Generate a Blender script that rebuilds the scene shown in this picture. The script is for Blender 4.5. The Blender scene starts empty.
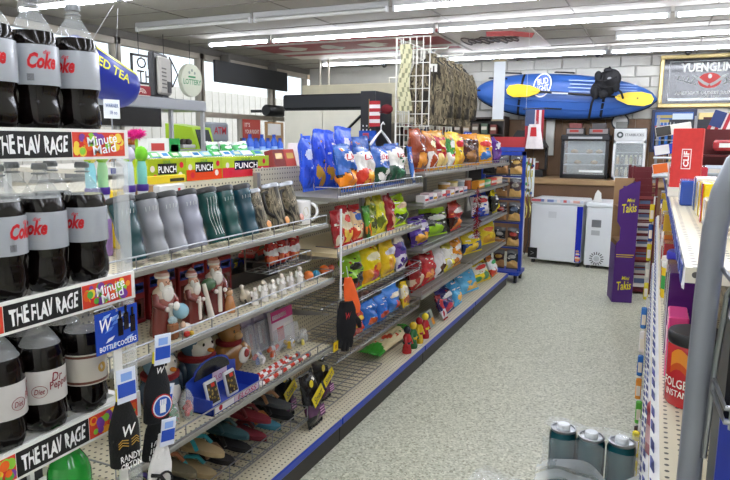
import bpy, math, random
import numpy as np
from mathutils import Vector, Matrix, Euler
random.seed(7)
SC = bpy.context.scene
COL = SC.collection
R = math.radians
PI = math.pi

# ---------------------------------------------------------------- camera
EYE = Vector((0, 0, 1.55))
YAW, PITCH, ROLL, FPX = R(24.3), R(8.9), R(0.5), 637.0
FWD = Vector((-math.sin(YAW)*math.cos(PITCH), math.cos(YAW)*math.cos(PITCH), -math.sin(PITCH)))
_r0 = Vector((math.cos(YAW), math.sin(YAW), 0)); _u0 = _r0.cross(FWD)
RIGHT = _r0*math.cos(ROLL) + _u0*math.sin(ROLL)
UP = -_r0*math.sin(ROLL) + _u0*math.cos(ROLL)
cd = bpy.data.cameras.new('camera'); cam = bpy.data.objects.new('camera', cd); COL.objects.link(cam)
m3 = Matrix((RIGHT, UP, -FWD)).transposed()
cam.matrix_world = Matrix.Translation(EYE) @ m3.to_4x4()
cd.sensor_width = 36; cd.lens = 36*FPX/730; cd.clip_start = .02
SC.camera = cam

# ---------------------------------------------------------------- sky and exposure
SC.view_settings.view_transform = 'Standard'; SC.view_settings.look = 'None'
SC.view_settings.gamma = 1; SC.view_settings.use_curve_mapping = False
SC.view_settings.exposure = 0.42
w = bpy.data.worlds.new('world'); SC.world = w; w.use_nodes = True
nt = w.node_tree; nt.nodes.clear()
wo = nt.nodes.new('ShaderNodeOutputWorld'); wb = nt.nodes.new('ShaderNodeBackground')
sky = nt.nodes.new('ShaderNodeTexSky'); sky.sky_type = 'HOSEK_WILKIE'; sky.turbidity = 6; sky.ground_albedo = .4
sky.sun_direction = (-.3, .2, .9)
wmix = nt.nodes.new('ShaderNodeMixRGB'); wmix.inputs[0].default_value = .7; wmix.inputs[2].default_value = (.9, .95, 1, 1)
nt.links.new(sky.outputs[0], wmix.inputs[1]); nt.links.new(wmix.outputs[0], wb.inputs[0])
wb.inputs[1].default_value = 1.9; nt.links.new(wb.outputs[0], wo.inputs[0])
TUBE_STRENGTH = 34.0

# ---------------------------------------------------------------- placing helpers (authoring)
def pix(p):
    d = Vector(p) - EYE; z = d.dot(FWD)
    return 365+FPX*d.dot(RIGHT)/z, 240-FPX*d.dot(UP)/z
def ray(px, py): return RIGHT*((px-365)/FPX) - UP*((py-240)/FPX) + FWD
def on(px, py, ax, v):
    d = ray(px, py); t = (v-EYE[ax])/d[ax]; return EYE + d*t
def y_at(px, X, Z, lo=.3, hi=30.):
    """depth along the aisle of a point of the plane x=X, height Z, seen in column px"""
    inc = pix((X, hi, Z))[0] > pix((X, lo, Z))[0]
    for _ in range(50):
        m = (lo+hi)/2
        if (pix((X, m, Z))[0] < px) == inc: lo = m
        else: hi = m
    return (lo+hi)/2

# ---------------------------------------------------------------- colours and materials
def lin(c):
    if isinstance(c, str):
        c = c.lstrip('#'); c = tuple(int(c[i:i+2], 16)/255 for i in (0, 2, 4))
    return tuple(x/12.92 if x <= .04045 else ((x+.055)/1.055)**2.4 for x in c)
MATS = {}
def mat(name, col='#888888', rough=.5, metal=0, bump=0, bscale=40, var=.12, vscale=6, emit=0, trans=0, attr=False, alpha=1, coat=0, ior=1.45, sheen=0):
    if name in MATS: return MATS[name]
    m = bpy.data.materials.new(name); m.use_nodes = True; MATS[name] = m
    N, L = m.node_tree.nodes, m.node_tree.links
    b = N['Principled BSDF']
    b.inputs['Roughness'].default_value = rough; b.inputs['Metallic'].default_value = metal
    b.inputs['IOR'].default_value = ior
    if coat: b.inputs['Coat Weight'].default_value = coat; b.inputs['Coat Roughness'].default_value = .15
    if sheen: b.inputs['Sheen Weight'].default_value = sheen
    if trans: b.inputs['Transmission Weight'].default_value = trans
    if alpha < 1: b.inputs['Alpha'].default_value = alpha
    tc = N.new('ShaderNodeTexCoord')
    nz = N.new('ShaderNodeTexNoise'); nz.inputs['Scale'].default_value = vscale; nz.inputs['Detail'].default_value = 3
    L.new(tc.outputs['Object'], nz.inputs['Vector'])
    if attr:
        src = N.new('ShaderNodeVertexColor'); src.layer_name = 'Col'; cs = src.outputs[0]
    else:
        src = N.new('ShaderNodeRGB'); src.outputs[0].default_value = (*lin(col), 1); cs = src.outputs[0]
    hs = N.new('ShaderNodeHueSaturation'); L.new(cs, hs.inputs['Color'])
    mr = N.new('ShaderNodeMapRange'); mr.inputs['To Min'].default_value = 1-var; mr.inputs['To Max'].default_value = 1+var
    L.new(nz.outputs[0], mr.inputs[0]); L.new(mr.outputs[0], hs.inputs['Value'])
    L.new(hs.outputs[0], b.inputs['Base Color'])
    if emit:
        L.new(hs.outputs[0], b.inputs['Emission Color']); b.inputs['Emission Strength'].default_value = emit
    if bump:
        n2 = N.new('ShaderNodeTexNoise'); n2.inputs['Scale'].default_value = bscale; n2.inputs['Detail'].default_value = 2
        L.new(tc.outputs['Object'], n2.inputs['Vector'])
        bp = N.new('ShaderNodeBump'); bp.inputs['Strength'].default_value = bump; bp.inputs['Distance'].default_value = .01
        L.new(n2.outputs[0], bp.inputs['Height']); L.new(bp.outputs[0], b.inputs['Normal'])
    return m
def M_print(): return mat('printed_card', attr=True, rough=.55, var=.05)
def M_gloss(): return mat('glossy_print', attr=True, rough=.22, var=.05, coat=.3)
def M_foil(): return mat('printed_foil', attr=True, rough=.26, var=.1, bump=.8, bscale=28, metal=.0, coat=.2)
def M_cloth(): return mat('printed_cloth', attr=True, rough=.9, var=.12, bump=.4, bscale=220, vscale=30)
def M_ceram(): return mat('glazed_ceramic', attr=True, rough=.15, var=.06, coat=.6)
def M_plast(): return mat('moulded_plastic', attr=True, rough=.4, var=.05)
def M_metal(): return mat('painted_metal', attr=True, rough=.38, var=.06, metal=.15)
def M_chrome(): return mat('chrome_wire', '#9b9ea2', rough=.3, metal=1, var=.05)
def M_clear(): return mat('clear_plastic', '#f4f8fa', rough=.06, trans=.95, ior=1.15, var=.02)
def M_film(): return mat('clear_film', '#eef2f5', rough=.12, alpha=.28, var=.05, bump=.6, bscale=30)

# ---------------------------------------------------------------- mesh builder
class MB:
    def __init__(s): s.v = []; s.f = []; s.c = []; s.T = Matrix.Identity(4)
    def at(s, loc=(0, 0, 0), rot=(0, 0, 0), scale=(1, 1, 1)):
        s.T = Matrix.Translation(loc) @ Euler(rot).to_matrix().to_4x4() @ Matrix.Diagonal((*scale, 1)); return s
    def raw(s, vs, fs, col):
        o = len(s.v); T = s.T
        s.v += [tuple(T @ Vector(p)) for p in vs]
        s.f += [tuple(i+o for i in f) for f in fs]
        s.c += [lin(c) for c in col] if isinstance(col, list) else [lin(col)]*len(fs)
        return s
    def box(s, x0, x1, y0, y1, z0, z1, col='#888888', bev=0):
        if bev:
            b = min(bev, (x1-x0)*.45, (y1-y0)*.45, (z1-z0)*.45)
            pr = [(x0+b, y0), (x1-b, y0), (x1, y0+b), (x1, y1-b), (x1-b, y1), (x0+b, y1), (x0, y1-b), (x0, y0+b)]
            cx, cy = (x0+x1)/2, (y0+y1)/2
            def ring(z, k): return [(x+(b*.7 if x < cx else -b*.7)*k, y+(b*.7 if y < cy else -b*.7)*k, z) for x, y in pr]
            rs = [ring(z0, 1), ring(z0+b, 0), ring(z1-b, 0), ring(z1, 1)]
            return s.loft(rs, col)
        vs = [(x, y, z) for z in (z0, z1) for y in (y0, y1) for x in (x0, x1)]
        return s.raw(vs, [(0, 2, 3, 1), (4, 5, 7, 6), (0, 1, 5, 4), (1, 3, 7, 5), (3, 2, 6, 7), (2, 0, 4, 6)], col)
    def loft(s, rings, col, cap=True, closed=True):
        n = len(rings[0]); vs = [p for r in rings for p in r]; fs = []; cs = []
        for i in range(len(rings)-1):
            for j in range(n if closed else n-1):
                k = (j+1) % n
                fs.append((i*n+j, i*n+k, (i+1)*n+k, (i+1)*n+j)); cs.append(col[i] if isinstance(col, list) else col)
        if cap:
            fs.append(tuple(range(n))[::-1]); cs.append(cs[0])
            fs.append(tuple((len(rings)-1)*n+j for j in range(n))); cs.append(cs[-2])
        return s.raw(vs, fs, cs)
    def lathe(s, prof, n=16, col='#888888', cap=True, sy=1.):
        rings = [[(r*math.cos(2*PI*j/n), sy*r*math.sin(2*PI*j/n), z) for j in range(n)] for r, z in prof]
        return s.loft(rings, col, cap)
    def tube(s, pts, r, col='#888888', n=6, cap=True):
        pts = [Vector(p) for p in pts]; rings = []
        up = None
        for i, p in enumerate(pts):
            a = pts[max(i-1, 0)]; b = pts[min(i+1, len(pts)-1)]
            d = (b-a).normalized()
            if up is None: up = Vector((0, 0, 1)) if abs(d.z) < .9 else Vector((1, 0, 0))
            u = d.cross(up); u = u.normalized() if u.length > 1e-5 else Vector((1, 0, 0)); v = u.cross(d); up = v
            rr = r[i] if isinstance(r, (list, tuple)) else r
            rings.append([tuple(p+u*rr*math.cos(2*PI*k/n)+v*rr*math.sin(2*PI*k/n)) for k in range(n)])
        return s.loft(rings, col, cap)
    def ball(s, c, rx, ry=None, rz=None, col='#888888', n=12, m=8):
        ry = ry or rx; rz = rz or rx
        rings = []
        for i in range(m+1):
            t = -PI/2+PI*i/m; k = max(math.cos(t), .02)
            rings.append([(c[0]+rx*k*math.cos(2*PI*j/n), c[1]+ry*k*math.sin(2*PI*j/n), c[2]+rz*math.sin(t)) for j in range(n)])
        return s.loft(rings, col)
    def poly(s, pts, y0, y1, col):
        """outline in the local x-z plane, given thickness along y"""
        n = len(pts); vs = [(x, y0, z) for x, z in pts]+[(x, y1, z) for x, z in pts]
        fs = [tuple(range(n)), tuple(range(2*n-1, n-1, -1))]+[(i, i+n, (i+1) % n+n, (i+1) % n) for i in range(n)]
        return s.raw(vs, fs, col)
    def grid(s, fn, nu, nv, colfn):
        vs = [fn(i/nu, j/nv) for j in range(nv+1) for i in range(nu+1)]; fs = []; cs = []
        for j in range(nv):
            for i in range(nu):
                a = j*(nu+1)+i; fs.append((a, a+1, a+nu+2, a+nu+1)); cs.append(colfn((i+.5)/nu, (j+.5)/nv) if callable(colfn) else colfn)
        return s.raw(vs, fs, cs)
    def mesh(s, name, material, smooth=False):
        me = bpy.data.meshes.new(name); me.from_pydata(s.v, [], s.f)
        ca = me.color_attributes.new('Col', 'FLOAT_COLOR', 'CORNER')
        arr = np.ones((len(me.loops), 4), np.float32); i = 0
        for f, c in zip(s.f, s.c): arr[i:i+len(f), :3] = c; i += len(f)
        ca.data.foreach_set('color', arr.ravel())
        me.materials.append(material)
        if smooth: me.polygons.foreach_set('use_smooth', [True]*len(me.polygons))
        me.validate(); me.update()
        if smooth: me.set_sharp_from_angle(angle=R(50))
        return me
    def build(s, name, material, parent=None, smooth=False, loc=None, rot=None):
        o = bpy.data.objects.new(name, s.mesh(name, material, smooth)); COL.objects.link(o)
        if parent: o.parent = parent
        if loc is not None: o.location = loc
        if rot is not None: o.rotation_euler = rot
        return o
def tag(o, label, cat, group=None):
    o['label'] = label; o['category'] = cat
    if group: o['group'] = group
    return o
def thing(name, label, cat, loc=(0, 0, 0), rot=(0, 0, 0), group=None):
    o = bpy.data.objects.new(name, None); COL.objects.link(o); o.empty_display_size = .05
    o.location = loc; o.rotation_euler = rot
    return tag(o, label, cat, group)
def struct(o): o['kind'] = 'structure'; return o
def copy_tree(o, parent=None):
    c = o.copy(); COL.objects.link(c); c.parent = parent
    for ch in list(o.children): copy_tree(ch, c)
    return c

# ---------------------------------------------------------------- lettering (flat print)
_TX = {}
def text_verts(body, shear=0, off=.012):
    k = (body, shear, off)
    if k not in _TX:
        cu = bpy.data.curves.new('t', 'FONT'); cu.body = body; cu.size = 1; cu.resolution_u = 2; cu.shear = shear; cu.offset = off
        ob = bpy.data.objects.new('t', cu)
        me = bpy.data.meshes.new_from_object(ob)
        vs = [tuple(v.co) for v in me.vertices]; fs = [tuple(p.vertices) for p in me.polygons]
        bpy.data.objects.remove(ob); bpy.data.curves.remove(cu); bpy.data.meshes.remove(me)
        if vs:
            xs = [v[0] for v in vs]; ys = [v[1] for v in vs]
            x0, x1, y0, y1 = min(xs), max(xs), min(ys), max(ys)
            vs = [((v[0]-x0)/(x1-x0)-.5, (v[1]-y0)/(y1-y0)-.5) for v in vs]
        _TX[k] = (vs, fs)
    return _TX[k]
def letters(parent, body, w, h, c, col='#ffffff', shear=0, bold=0, rough=False, wrap=None, front='-y', name='lettering', m=None, tilt=0, mirror=False):
    """print `body` w x h metres centred at c on a face looking along `front`; wrap = radius of a vertical cylinder"""
    vs, fs = text_verts(body, shear, .012+bold); mb = MB(); rnd = random.Random(body)
    pts = []
    for (u, v) in vs:
        if mirror: u = -u
        x, z = u*w, v*h
        if rough: x += rnd.uniform(-1, 1)*h*.05; z += rnd.uniform(-1, 1)*h*.06 + math.sin(u*17)*h*.06
        x, z = x*math.cos(tilt)-z*math.sin(tilt), x*math.sin(tilt)+z*math.cos(tilt)
        if wrap:
            a = x/wrap+c[0]; pts.append((wrap*math.sin(a), -wrap*math.cos(a), c[2]+z))
        elif front == '-y': pts.append((c[0]+x, c[1], c[2]+z))
        elif front == '+x': pts.append((c[0], c[1]+x, c[2]+z))
        elif front == '-x': pts.append((c[0], c[1]-x, c[2]+z))
        elif front == '+z': pts.append((c[0]+x, c[1]+z, c[2]))
    mb.raw(pts, fs if not mirror else [f[::-1] for f in fs], col)
    return mb.build(name, m or M_print(), parent)
ORD = ['first', 'second', 'third', 'fourth', 'fifth', 'sixth', 'seventh', 'eighth', 'ninth', 'tenth', 'eleventh', 'twelfth',
       'thirteenth', 'fourteenth', 'fifteenth', 'sixteenth', 'seventeenth', 'eighteenth', 'nineteenth', 'twentieth']
# ================================================================ the room
XL, XR, YF, YB, ZC = -5.6, 2.3, -1.6, 10.0, 2.75
def floor_mat():
    m = bpy.data.materials.new('speckled_vinyl'); m.use_nodes = True
    N, L = m.node_tree.nodes, m.node_tree.links; b = N['Principled BSDF']
    tc = N.new('ShaderNodeTexCoord')
    v1 = N.new('ShaderNodeTexVoronoi'); v1.inputs['Scale'].default_value = 105; L.new(tc.outputs['Object'], v1.inputs['Vector'])
    n1 = N.new('ShaderNodeTexNoise'); n1.inputs['Scale'].default_value = 85; n1.inputs['Detail'].default_value = 4; L.new(tc.outputs['Object'], n1.inputs['Vector'])
    n2 = N.new('ShaderNodeTexNoise'); n2.inputs['Scale'].default_value = 1.3; n2.inputs['Detail'].default_value = 3; L.new(tc.outputs['Object'], n2.inputs['Vector'])
    sep = N.new('ShaderNodeSeparateColor'); L.new(v1.outputs['Color'], sep.inputs[0])
    r1 = N.new('ShaderNodeValToRGB'); e = r1.color_ramp; e.interpolation = 'LINEAR'
    e.elements[0].position = .05; e.elements[0].color = (*lin('#a0a28c'), 1); e.elements[1].position = .95; e.elements[1].color = (*lin('#e6e6d4'), 1)
    x = e.elements.new(.3); x.color = (*lin('#c6c8b2'), 1); x = e.elements.new(.62); x.color = (*lin('#cfd0bc'), 1)
    L.new(sep.outputs[0], r1.inputs[0])
    r2 = N.new('ShaderNodeValToRGB'); r2.color_ramp.elements[0].position = .35; r2.color_ramp.elements[0].color = (.52, .51, .46, 1); r2.color_ramp.elements[1].position = .6; r2.color_ramp.elements[1].color = (1, 1, 1, 1)
    L.new(n1.outputs[0], r2.inputs[0])
    mx = N.new('ShaderNodeMixRGB'); mx.blend_type = 'MULTIPLY'; mx.inputs[0].default_value = .45
    L.new(r1.outputs[0], mx.inputs[1]); L.new(r2.outputs[0], mx.inputs[2])
    mx2 = N.new('ShaderNodeMixRGB'); mx2.blend_type = 'MULTIPLY'; mx2.inputs[0].default_value = .12
    L.new(mx.outputs[0], mx2.inputs[1]); L.new(n2.outputs[0], mx2.inputs[2])
    L.new(mx2.outputs[0], b.inputs['Base Color']); b.inputs['Roughness'].default_value = .38
    return m
struct(MB().box(XL, XR, YF, YB, -.1, 0).build('floor', floor_mat()))

def brickmat(): return mat('white_paint', '#c9c7bf', rough=.6, var=.06, bump=.3, bscale=25)
WALL = mat('wall_paint', '#d9d6cc', rough=.7, var=.05)
# ceiling: slab, grid bars and a tile for each cell
ceil = struct(MB().box(XL, XR, YF, YB, ZC+.03, ZC+.13).build('ceiling', mat('ceiling_slab', '#8c8880', rough=.9)))
TX, TY = 1.2, .6
tile_me = MB().box(-TX/2+.008, TX/2-.008, -TY/2+.008, TY/2-.008, 0, .018, '#d6d4cf').mesh('ceiling_tile', mat('ceiling_board', '#ada8a0', rough=.85, var=.05, bump=.25, bscale=60))
i = 0
for a in range(7):
    for b in range(20):
        x, y = -5.05+TX*a+.05, -1.3+TY*b
        if x > XR or y > YB: continue
        o = bpy.data.objects.new('ceiling_tile', tile_me); COL.objects.link(o); o.parent = ceil
        o.location = (x, y, ZC+random.uniform(0, .006))
bar = MB()
for a in range(8): bar.box(-5.6+TX*a-.004, -5.6+TX*a+.004, YF, YB, ZC-.002, ZC+.03, '#6d675f')
bar.build('grid_bar', mat('ceiling_bar', '#7d7870', rough=.6), ceil)
for b in range(20):
    MB().box(XL, XR, -1.6+TY*b-.004, -1.6+TY*b+.004, ZC-.002, ZC+.03, '#6d675f').build('grid_bar', MATS['ceiling_bar'], ceil)

# old painted sign boards re-used as ceiling panels
def sign_board(name, label, x0, x1, y0, y1, words, script):
    z = ZC-.012
    o = thing(name, label, 'sign', ((x0+x1)/2, (y0+y1)/2, z))
    w2, l2 = (x1-x0)/2, (y1-y0)/2
    MB().box(-w2, w2, -l2, l2, 0, .012, '#d8cfc8').build('board', M_print(), o)
    if not script:
        for k, (a, c) in enumerate([(-.92, -.62), (-.45, .18), (.42, .6)]):
            MB().box(-w2, w2*.98, l2*a, l2*c, -.002, 0, '#a03c40').build('stripe', M_print(), o)
        for k, u in enumerate((-.62, -.2, .25, .66)):
            mb = MB(); rn = random.Random(k)
            n = 14; mb.raw([(w2*u+math.cos(2*PI*j/n)*w2*.15*rn.uniform(.5, 1.1), -l2*.12+math.sin(2*PI*j/n)*l2*.26*rn.uniform(.5, 1.1), -.004) for j in range(n)], [tuple(range(n))[::-1]], '#dcd2c4'); mb.build('painted_letter', M_print(), o)
    else:
        MB().box(-w2, w2, -l2*.95, -l2*.7, -.002, 0, '#a8514f').build('stripe', M_print(), o)
        mb = MB(); n = 26
        n = 90; pts = [(-w2*.8+w2*1.3*j/n+.05*math.cos(j*.62), l2*.12+.16*math.sin(j*.62)*(1 if (j//10) % 3 else 1.7), -.006) for j in range(n+1)]
        mb.tube(pts, .008, '#6a5c5a', n=4); mb.build('script_letter', M_print(), o)
        mb = MB(); mb.tube([(w2*.0, -l2*.5, -.006), (w2*.5, -l2*.45, -.006), (w2*.9, -l2*.2, -.006)], .04, '#a8514f', n=4); mb.build('flourish', M_print(), o)
sign_board('painted_sign_panel', 'red and cream painted sign board used as ceiling panel beyond the long light', -4.95, -2.35, 6.75, 8.6, 'x', False)
sign_board('painted_sign_panel', 'white sign board with dark script lettering on ceiling above clothes grid', -2.3, -1.3, 6.75, 8.5, 'x', True)

# back wall : painted block courses above, brown boards below
wb_ = struct(MB().box(XL, XR, YB, YB+.2, 0, ZC+.1).build('wall_back', mat('mortar', '#bab8b0', rough=.9)))
bw, bh = .40, .146
bm = MB().box(-bw/2+.006, bw/2-.006, -.03, 0, .005, bh-.005, '#e4e2da', bev=.008).mesh('block', brickmat())
for r in range(6):
    for c in range(14):
        o = bpy.data.objects.new('block', bm); COL.objects.link(o); o.parent = wb_
        o.location = (-3.35+c*bw+(r % 2)*bw/2, YB-random.uniform(0, .008), 1.88+r*bh)
pm = MB().box(-.098, .098, -.03, 0, 0, .88, '#7a5a3a').mesh('board', mat('brown_panelling', '#75573a', rough=.5, var=.2, vscale=9))
for c in range(22):
    o = bpy.data.objects.new('board', pm); COL.objects.link(o); o.parent = wb_
    o.location = (-2.6+c*.2, YB-random.uniform(0, .004), 1.0)
struct(MB().box(XR, XR+.15, YF, YB, 0, ZC+.1).build('wall_right', WALL))
struct(MB().box(XL, XR, YF-.15, YF, 0, ZC+.1).build('wall_front', WALL))

# left wall with tall shop windows
wl = struct(MB().box(XL-.2, XL, YF, YB, 0, .55).build('wall_left', WALL))
MB().box(XL-.2, XL, YF, 4.1, .55, ZC+.1).build('wall_panel', WALL, wl)
MB().box(XL-.2, XL, 4.1, YB, 2.67, ZC+.1).build('wall_header', mat('header_trim', '#6a6660', rough=.6), wl)
FR = mat('window_frame_paint', '#b3aa9c', rough=.5)
GL = mat('window_glass', '#eef4f6', rough=.03, trans=1, ior=1.02, var=.01)
edges = [4.1, 5.62, 7.10, 8.87, 9.95]
for k in range(4):
    y0, y1 = edges[k], edges[k+1]
    wdo = MB().box(XL-.12, XL-.02, y0-.03, y0+.045, .55, 2.67).box(XL-.12, XL-.02, y1-.045, y1, .55, 2.67).box(XL-.12, XL-.02, y0, y1, 2.6, 2.67).box(XL-.12, XL-.02, y0, y1, .55, .62).build('window_%d' % (k+1), FR)
    struct(wdo)
    hz = (2.12,) if k in (0, 1) else (1.88, 2.1)
    for h in hz[:1] if k > 1 else (): MB().box(XL-.11, XL-.03, y0, y1, h-.035, h+.035).build('transom', FR, wdo)
    if k == 2: MB().box(XL-.11, XL-.03, 7.98, 8.06, .62, 1.85).build('stile', FR, wdo)
    MB().box(XL-.075, XL-.068, y0+.045, y1-.045, .62, 2.6).build('pane', GL, wdo)
# outside: street ground, pale board siding on the far side
struct(MB().box(-14, XL-.2, -3, 40, -.2, -.05).build('ground_outside', mat('asphalt', '#9a9894', rough=.9)))
sd = tag(MB().box(-9.3, -9.1, 2, 22, -.05, 2.6).build('outside_building', mat('siding', '#dcd2c6', rough=.8)), 'pale board building seen outside through shop windows', 'building')
pl = MB().box(-.02, .02, -.11, .11, 0, 2.65).mesh('siding_board', mat('siding_board', '#e6dcd0', rough=.8, var=.15))
for k in range(70):
    o = bpy.data.objects.new('siding_board', pl); COL.objects.link(o); o.parent = sd; o.location = (-9.08, 3+k*.24, -.05)

tag(MB().box(-6.5, XL-.21, 2, 12, 2.75, 2.85).build('outside_canopy', mat('canopy_wood', '#b9a184', rough=.8, var=.15)), 'tan canopy roof outside above the shop windows', 'canopy')
# tube lights in rows
TUBE = mat('lit_tube', '#eef3ff', rough=.3, emit=TUBE_STRENGTH, var=0)
def tube_light(x0, x1, y, lit, label):
    o = thing('ceiling_light', label, 'light', ((x0+x1)/2, y, 2.68), group='tube lights on the ceiling')
    L2 = (x1-x0)/2
    MB().box(-L2, L2, -.018, .018, .02, .072, '#a8a8a6', bev=.006).build('housing', M_metal(), o)
    mb = MB(); mb.T = Matrix.Rotation(PI/2, 4, 'Y')
    mb.lathe([(.016, -L2+.03), (.016, L2-.03)], 8, '#f0f2f4')
    mb.build('tube', TUBE if lit else mat('unlit_tube', '#d8d8d4', rough=.3), o)
    for s in (-1, 1): MB().box(s*(L2-.015)-.012, s*(L2-.015)+.012, -.018, .018, -.02, .03, '#cfcfcf').build('end_cap', M_plast(), o)
rows = [(6.55, [(-5.08, -4.2), (-4.17, -2.18), (-2.15, .03), (.06, 2.2)], 'the row before the painted boards'),
        (5.37, [(-2.18, 0), (.03, 2.2)], 'the row above clothes grid'),
        (7.72, [(-.5, 1.1), (1.13, 2.2)], 'the short freezer row'),
        (8.87, [(-4.75, -3.3), (-2.75, -.66), (-.62, 1.4)], 'the farthest row'),
        (4.15, [(-5.3, -4.1), (-4.07, -1.95), (-1.92, .2), (.23, 2.2)], 'the row beyond the cola rack'),
        (2.95, [(-4.5, -2.4), (-2.37, -.25), (-.22, 1.9)], 'the row over near shelves'),
        (1.75, [(-4.5, -2.4), (-2.37, -.25), (-.22, 1.9)], 'the second nearest row'),
        (.55, [(-4.5, -2.4), (-2.37, -.25), (-.22, 1.9)], 'the row overhead'),
        (-.65, [(-4.5, -2.4), (-2.37, -.25), (-.22, 1.9)], 'the row at the shop front')]
for y, segs, d in rows:
    for k, (a, b) in enumerate(segs): tube_light(a, b, y, True, 'white tube light, %s from windows in %s' % (ORD[k], d))
tube_light(-5.1, -3.65, 5.37, False, 'unlit tube light nearest the shop windows')
tube_light(-3.62, -2.22, 5.37, False, 'unlit tube light beside the lit row by clothes grid')
for nm, lb, x, y in (('security_camera', 'small dome camera on ceiling above the life vest', -.79, 9.1), ('security_camera', 'dark dome camera on ceiling near the mirror sign', .28, 9.3), ('security_camera', 'dark dome camera on ceiling above the long beam', -3.9, 9.3)):
    o = thing(nm, lb, 'camera', (x, y, ZC))
    MB().lathe([(.05, 0), (.05, -.03), (.045, -.04)], 12, '#e8e8e6').build('mount', M_plast(), o)
    MB().ball((0, 0, -.06), .038, col='#1c1c20').build('lens_dome', M_gloss(), o, True)
# ================================================================ the long shelving run on the left of the aisle
def pegmat():
    if 'perforated_metal' in MATS: return MATS['perforated_metal']
    m = mat('perforated_metal', '#d3cbb2', rough=.45, var=.05)
    N, L = m.node_tree.nodes, m.node_tree.links; b = N['Principled BSDF']
    tc = N.new('ShaderNodeTexCoord'); vm = N.new('ShaderNodeVectorMath'); vm.operation = 'SCALE'; vm.inputs['Scale'].default_value = 1/.026
    L.new(tc.outputs['Object'], vm.inputs[0])
    fr = N.new('ShaderNodeVectorMath'); fr.operation = 'FRACTION'; L.new(vm.outputs[0], fr.inputs[0])
    sb = N.new('ShaderNodeVectorMath'); sb.operation = 'SUBTRACT'; sb.inputs[1].default_value = (.5, .5, .5); L.new(fr.outputs[0], sb.inputs[0])
    # the face is flat along one axis: hole where the two in-plane coordinates are both near the cell centre
    sx = N.new('ShaderNodeSeparateXYZ'); L.new(sb.outputs[0], sx.inputs[0])
    ge = N.new('ShaderNodeNewGeometry'); sn = N.new('ShaderNodeSeparateXYZ'); L.new(ge.outputs['True Normal'], sn.inputs[0])
    def mth(op, a, b_=None):
        n = N.new('ShaderNodeMath'); n.operation = op
        for i_, q in enumerate((a, b_)):
            if q is None: continue
            if isinstance(q, (int, float)): n.inputs[i_].default_value = q
            else: L.new(q, n.inputs[i_])
        return n.outputs[0]
    tot = None
    for ax in range(3):
        inpl = mth('SUBTRACT', 1, mth('ABSOLUTE', sn.outputs[ax]))
        t = mth('MULTIPLY', mth('MULTIPLY', sx.outputs[ax], sx.outputs[ax]), inpl)
        tot = t if tot is None else mth('ADD', tot, t)
    hole = mth('LESS_THAN', tot, .03)
    mx = N.new('ShaderNodeMixRGB'); mx.inputs[2].default_value = (*lin('#4d4a42'), 1)
    old = b.inputs['Base Color'].links[0].from_socket
    L.new(hole, mx.inputs[0]); L.new(old, mx.inputs[1]); L.new(mx.outputs[0], b.inputs['Base Color'])
    return m
XF = -1.42
gon = thing('shelf_run', 'long cream metal shelving run with blue edge strip beside the aisle', 'shelving', (XF, 2.0, 0))
def gpart(mb, name, m, smooth=False):
    mb.v = [(x-XF, y-2.0, z) for x, y, z in mb.v]; return mb.build(name, m, gon, smooth)
secs = [1.3, 2.78, 4.08, 5.45, 6.85]
STEEL = mat('shelf_steel', '#a19f97', rough=.35, metal=.6, var=.05)
for k in range(4):
    a, b = secs[k], secs[k+1]
    gpart(MB().box(-1.405, -1.39, a+.004, b-.004, 0, .1), 'kick_plate', mat('kick_paint', '#2c2724', rough=.5))
    gpart(MB().box(-1.88, -1.385, a+.003, b-.003, .1, .13), 'base_deck', pegmat())
    gpart(MB().box(-1.383, -1.372, a+.006, b-.006, .098, .132, '#1b3fb0', bev=.003), 'edge_strip', mat('blue_strip', '#1d3fae', rough=.3))
    top = 1.36 if k == 0 else 1.40
    gpart(MB().box(-1.90, -1.885, a+.004, b-.004, .13, top), 'back_panel', pegmat())
    gpart(MB().box(-1.885, -1.86, b-.015, b+.015, 0, top+.02), 'upright', STEEL)
gpart(MB().box(-1.885, -1.86, 1.29, 1.32, 0, 1.38), 'upright', STEEL)
gpart(MB().box(-2.32, -1.9, 1.3, 4.08, 1.33, 1.357), 'top_shelf', pegmat())
gpart(MB().box(-2.30, -1.9, 1.3, 6.85, 0, .1), 'rear_base', mat('kick_paint'))
gpart(MB().box(-1.915, -1.90, 1.3, 6.85, .1, 1.33), 'rear_panel', pegmat())
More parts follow.
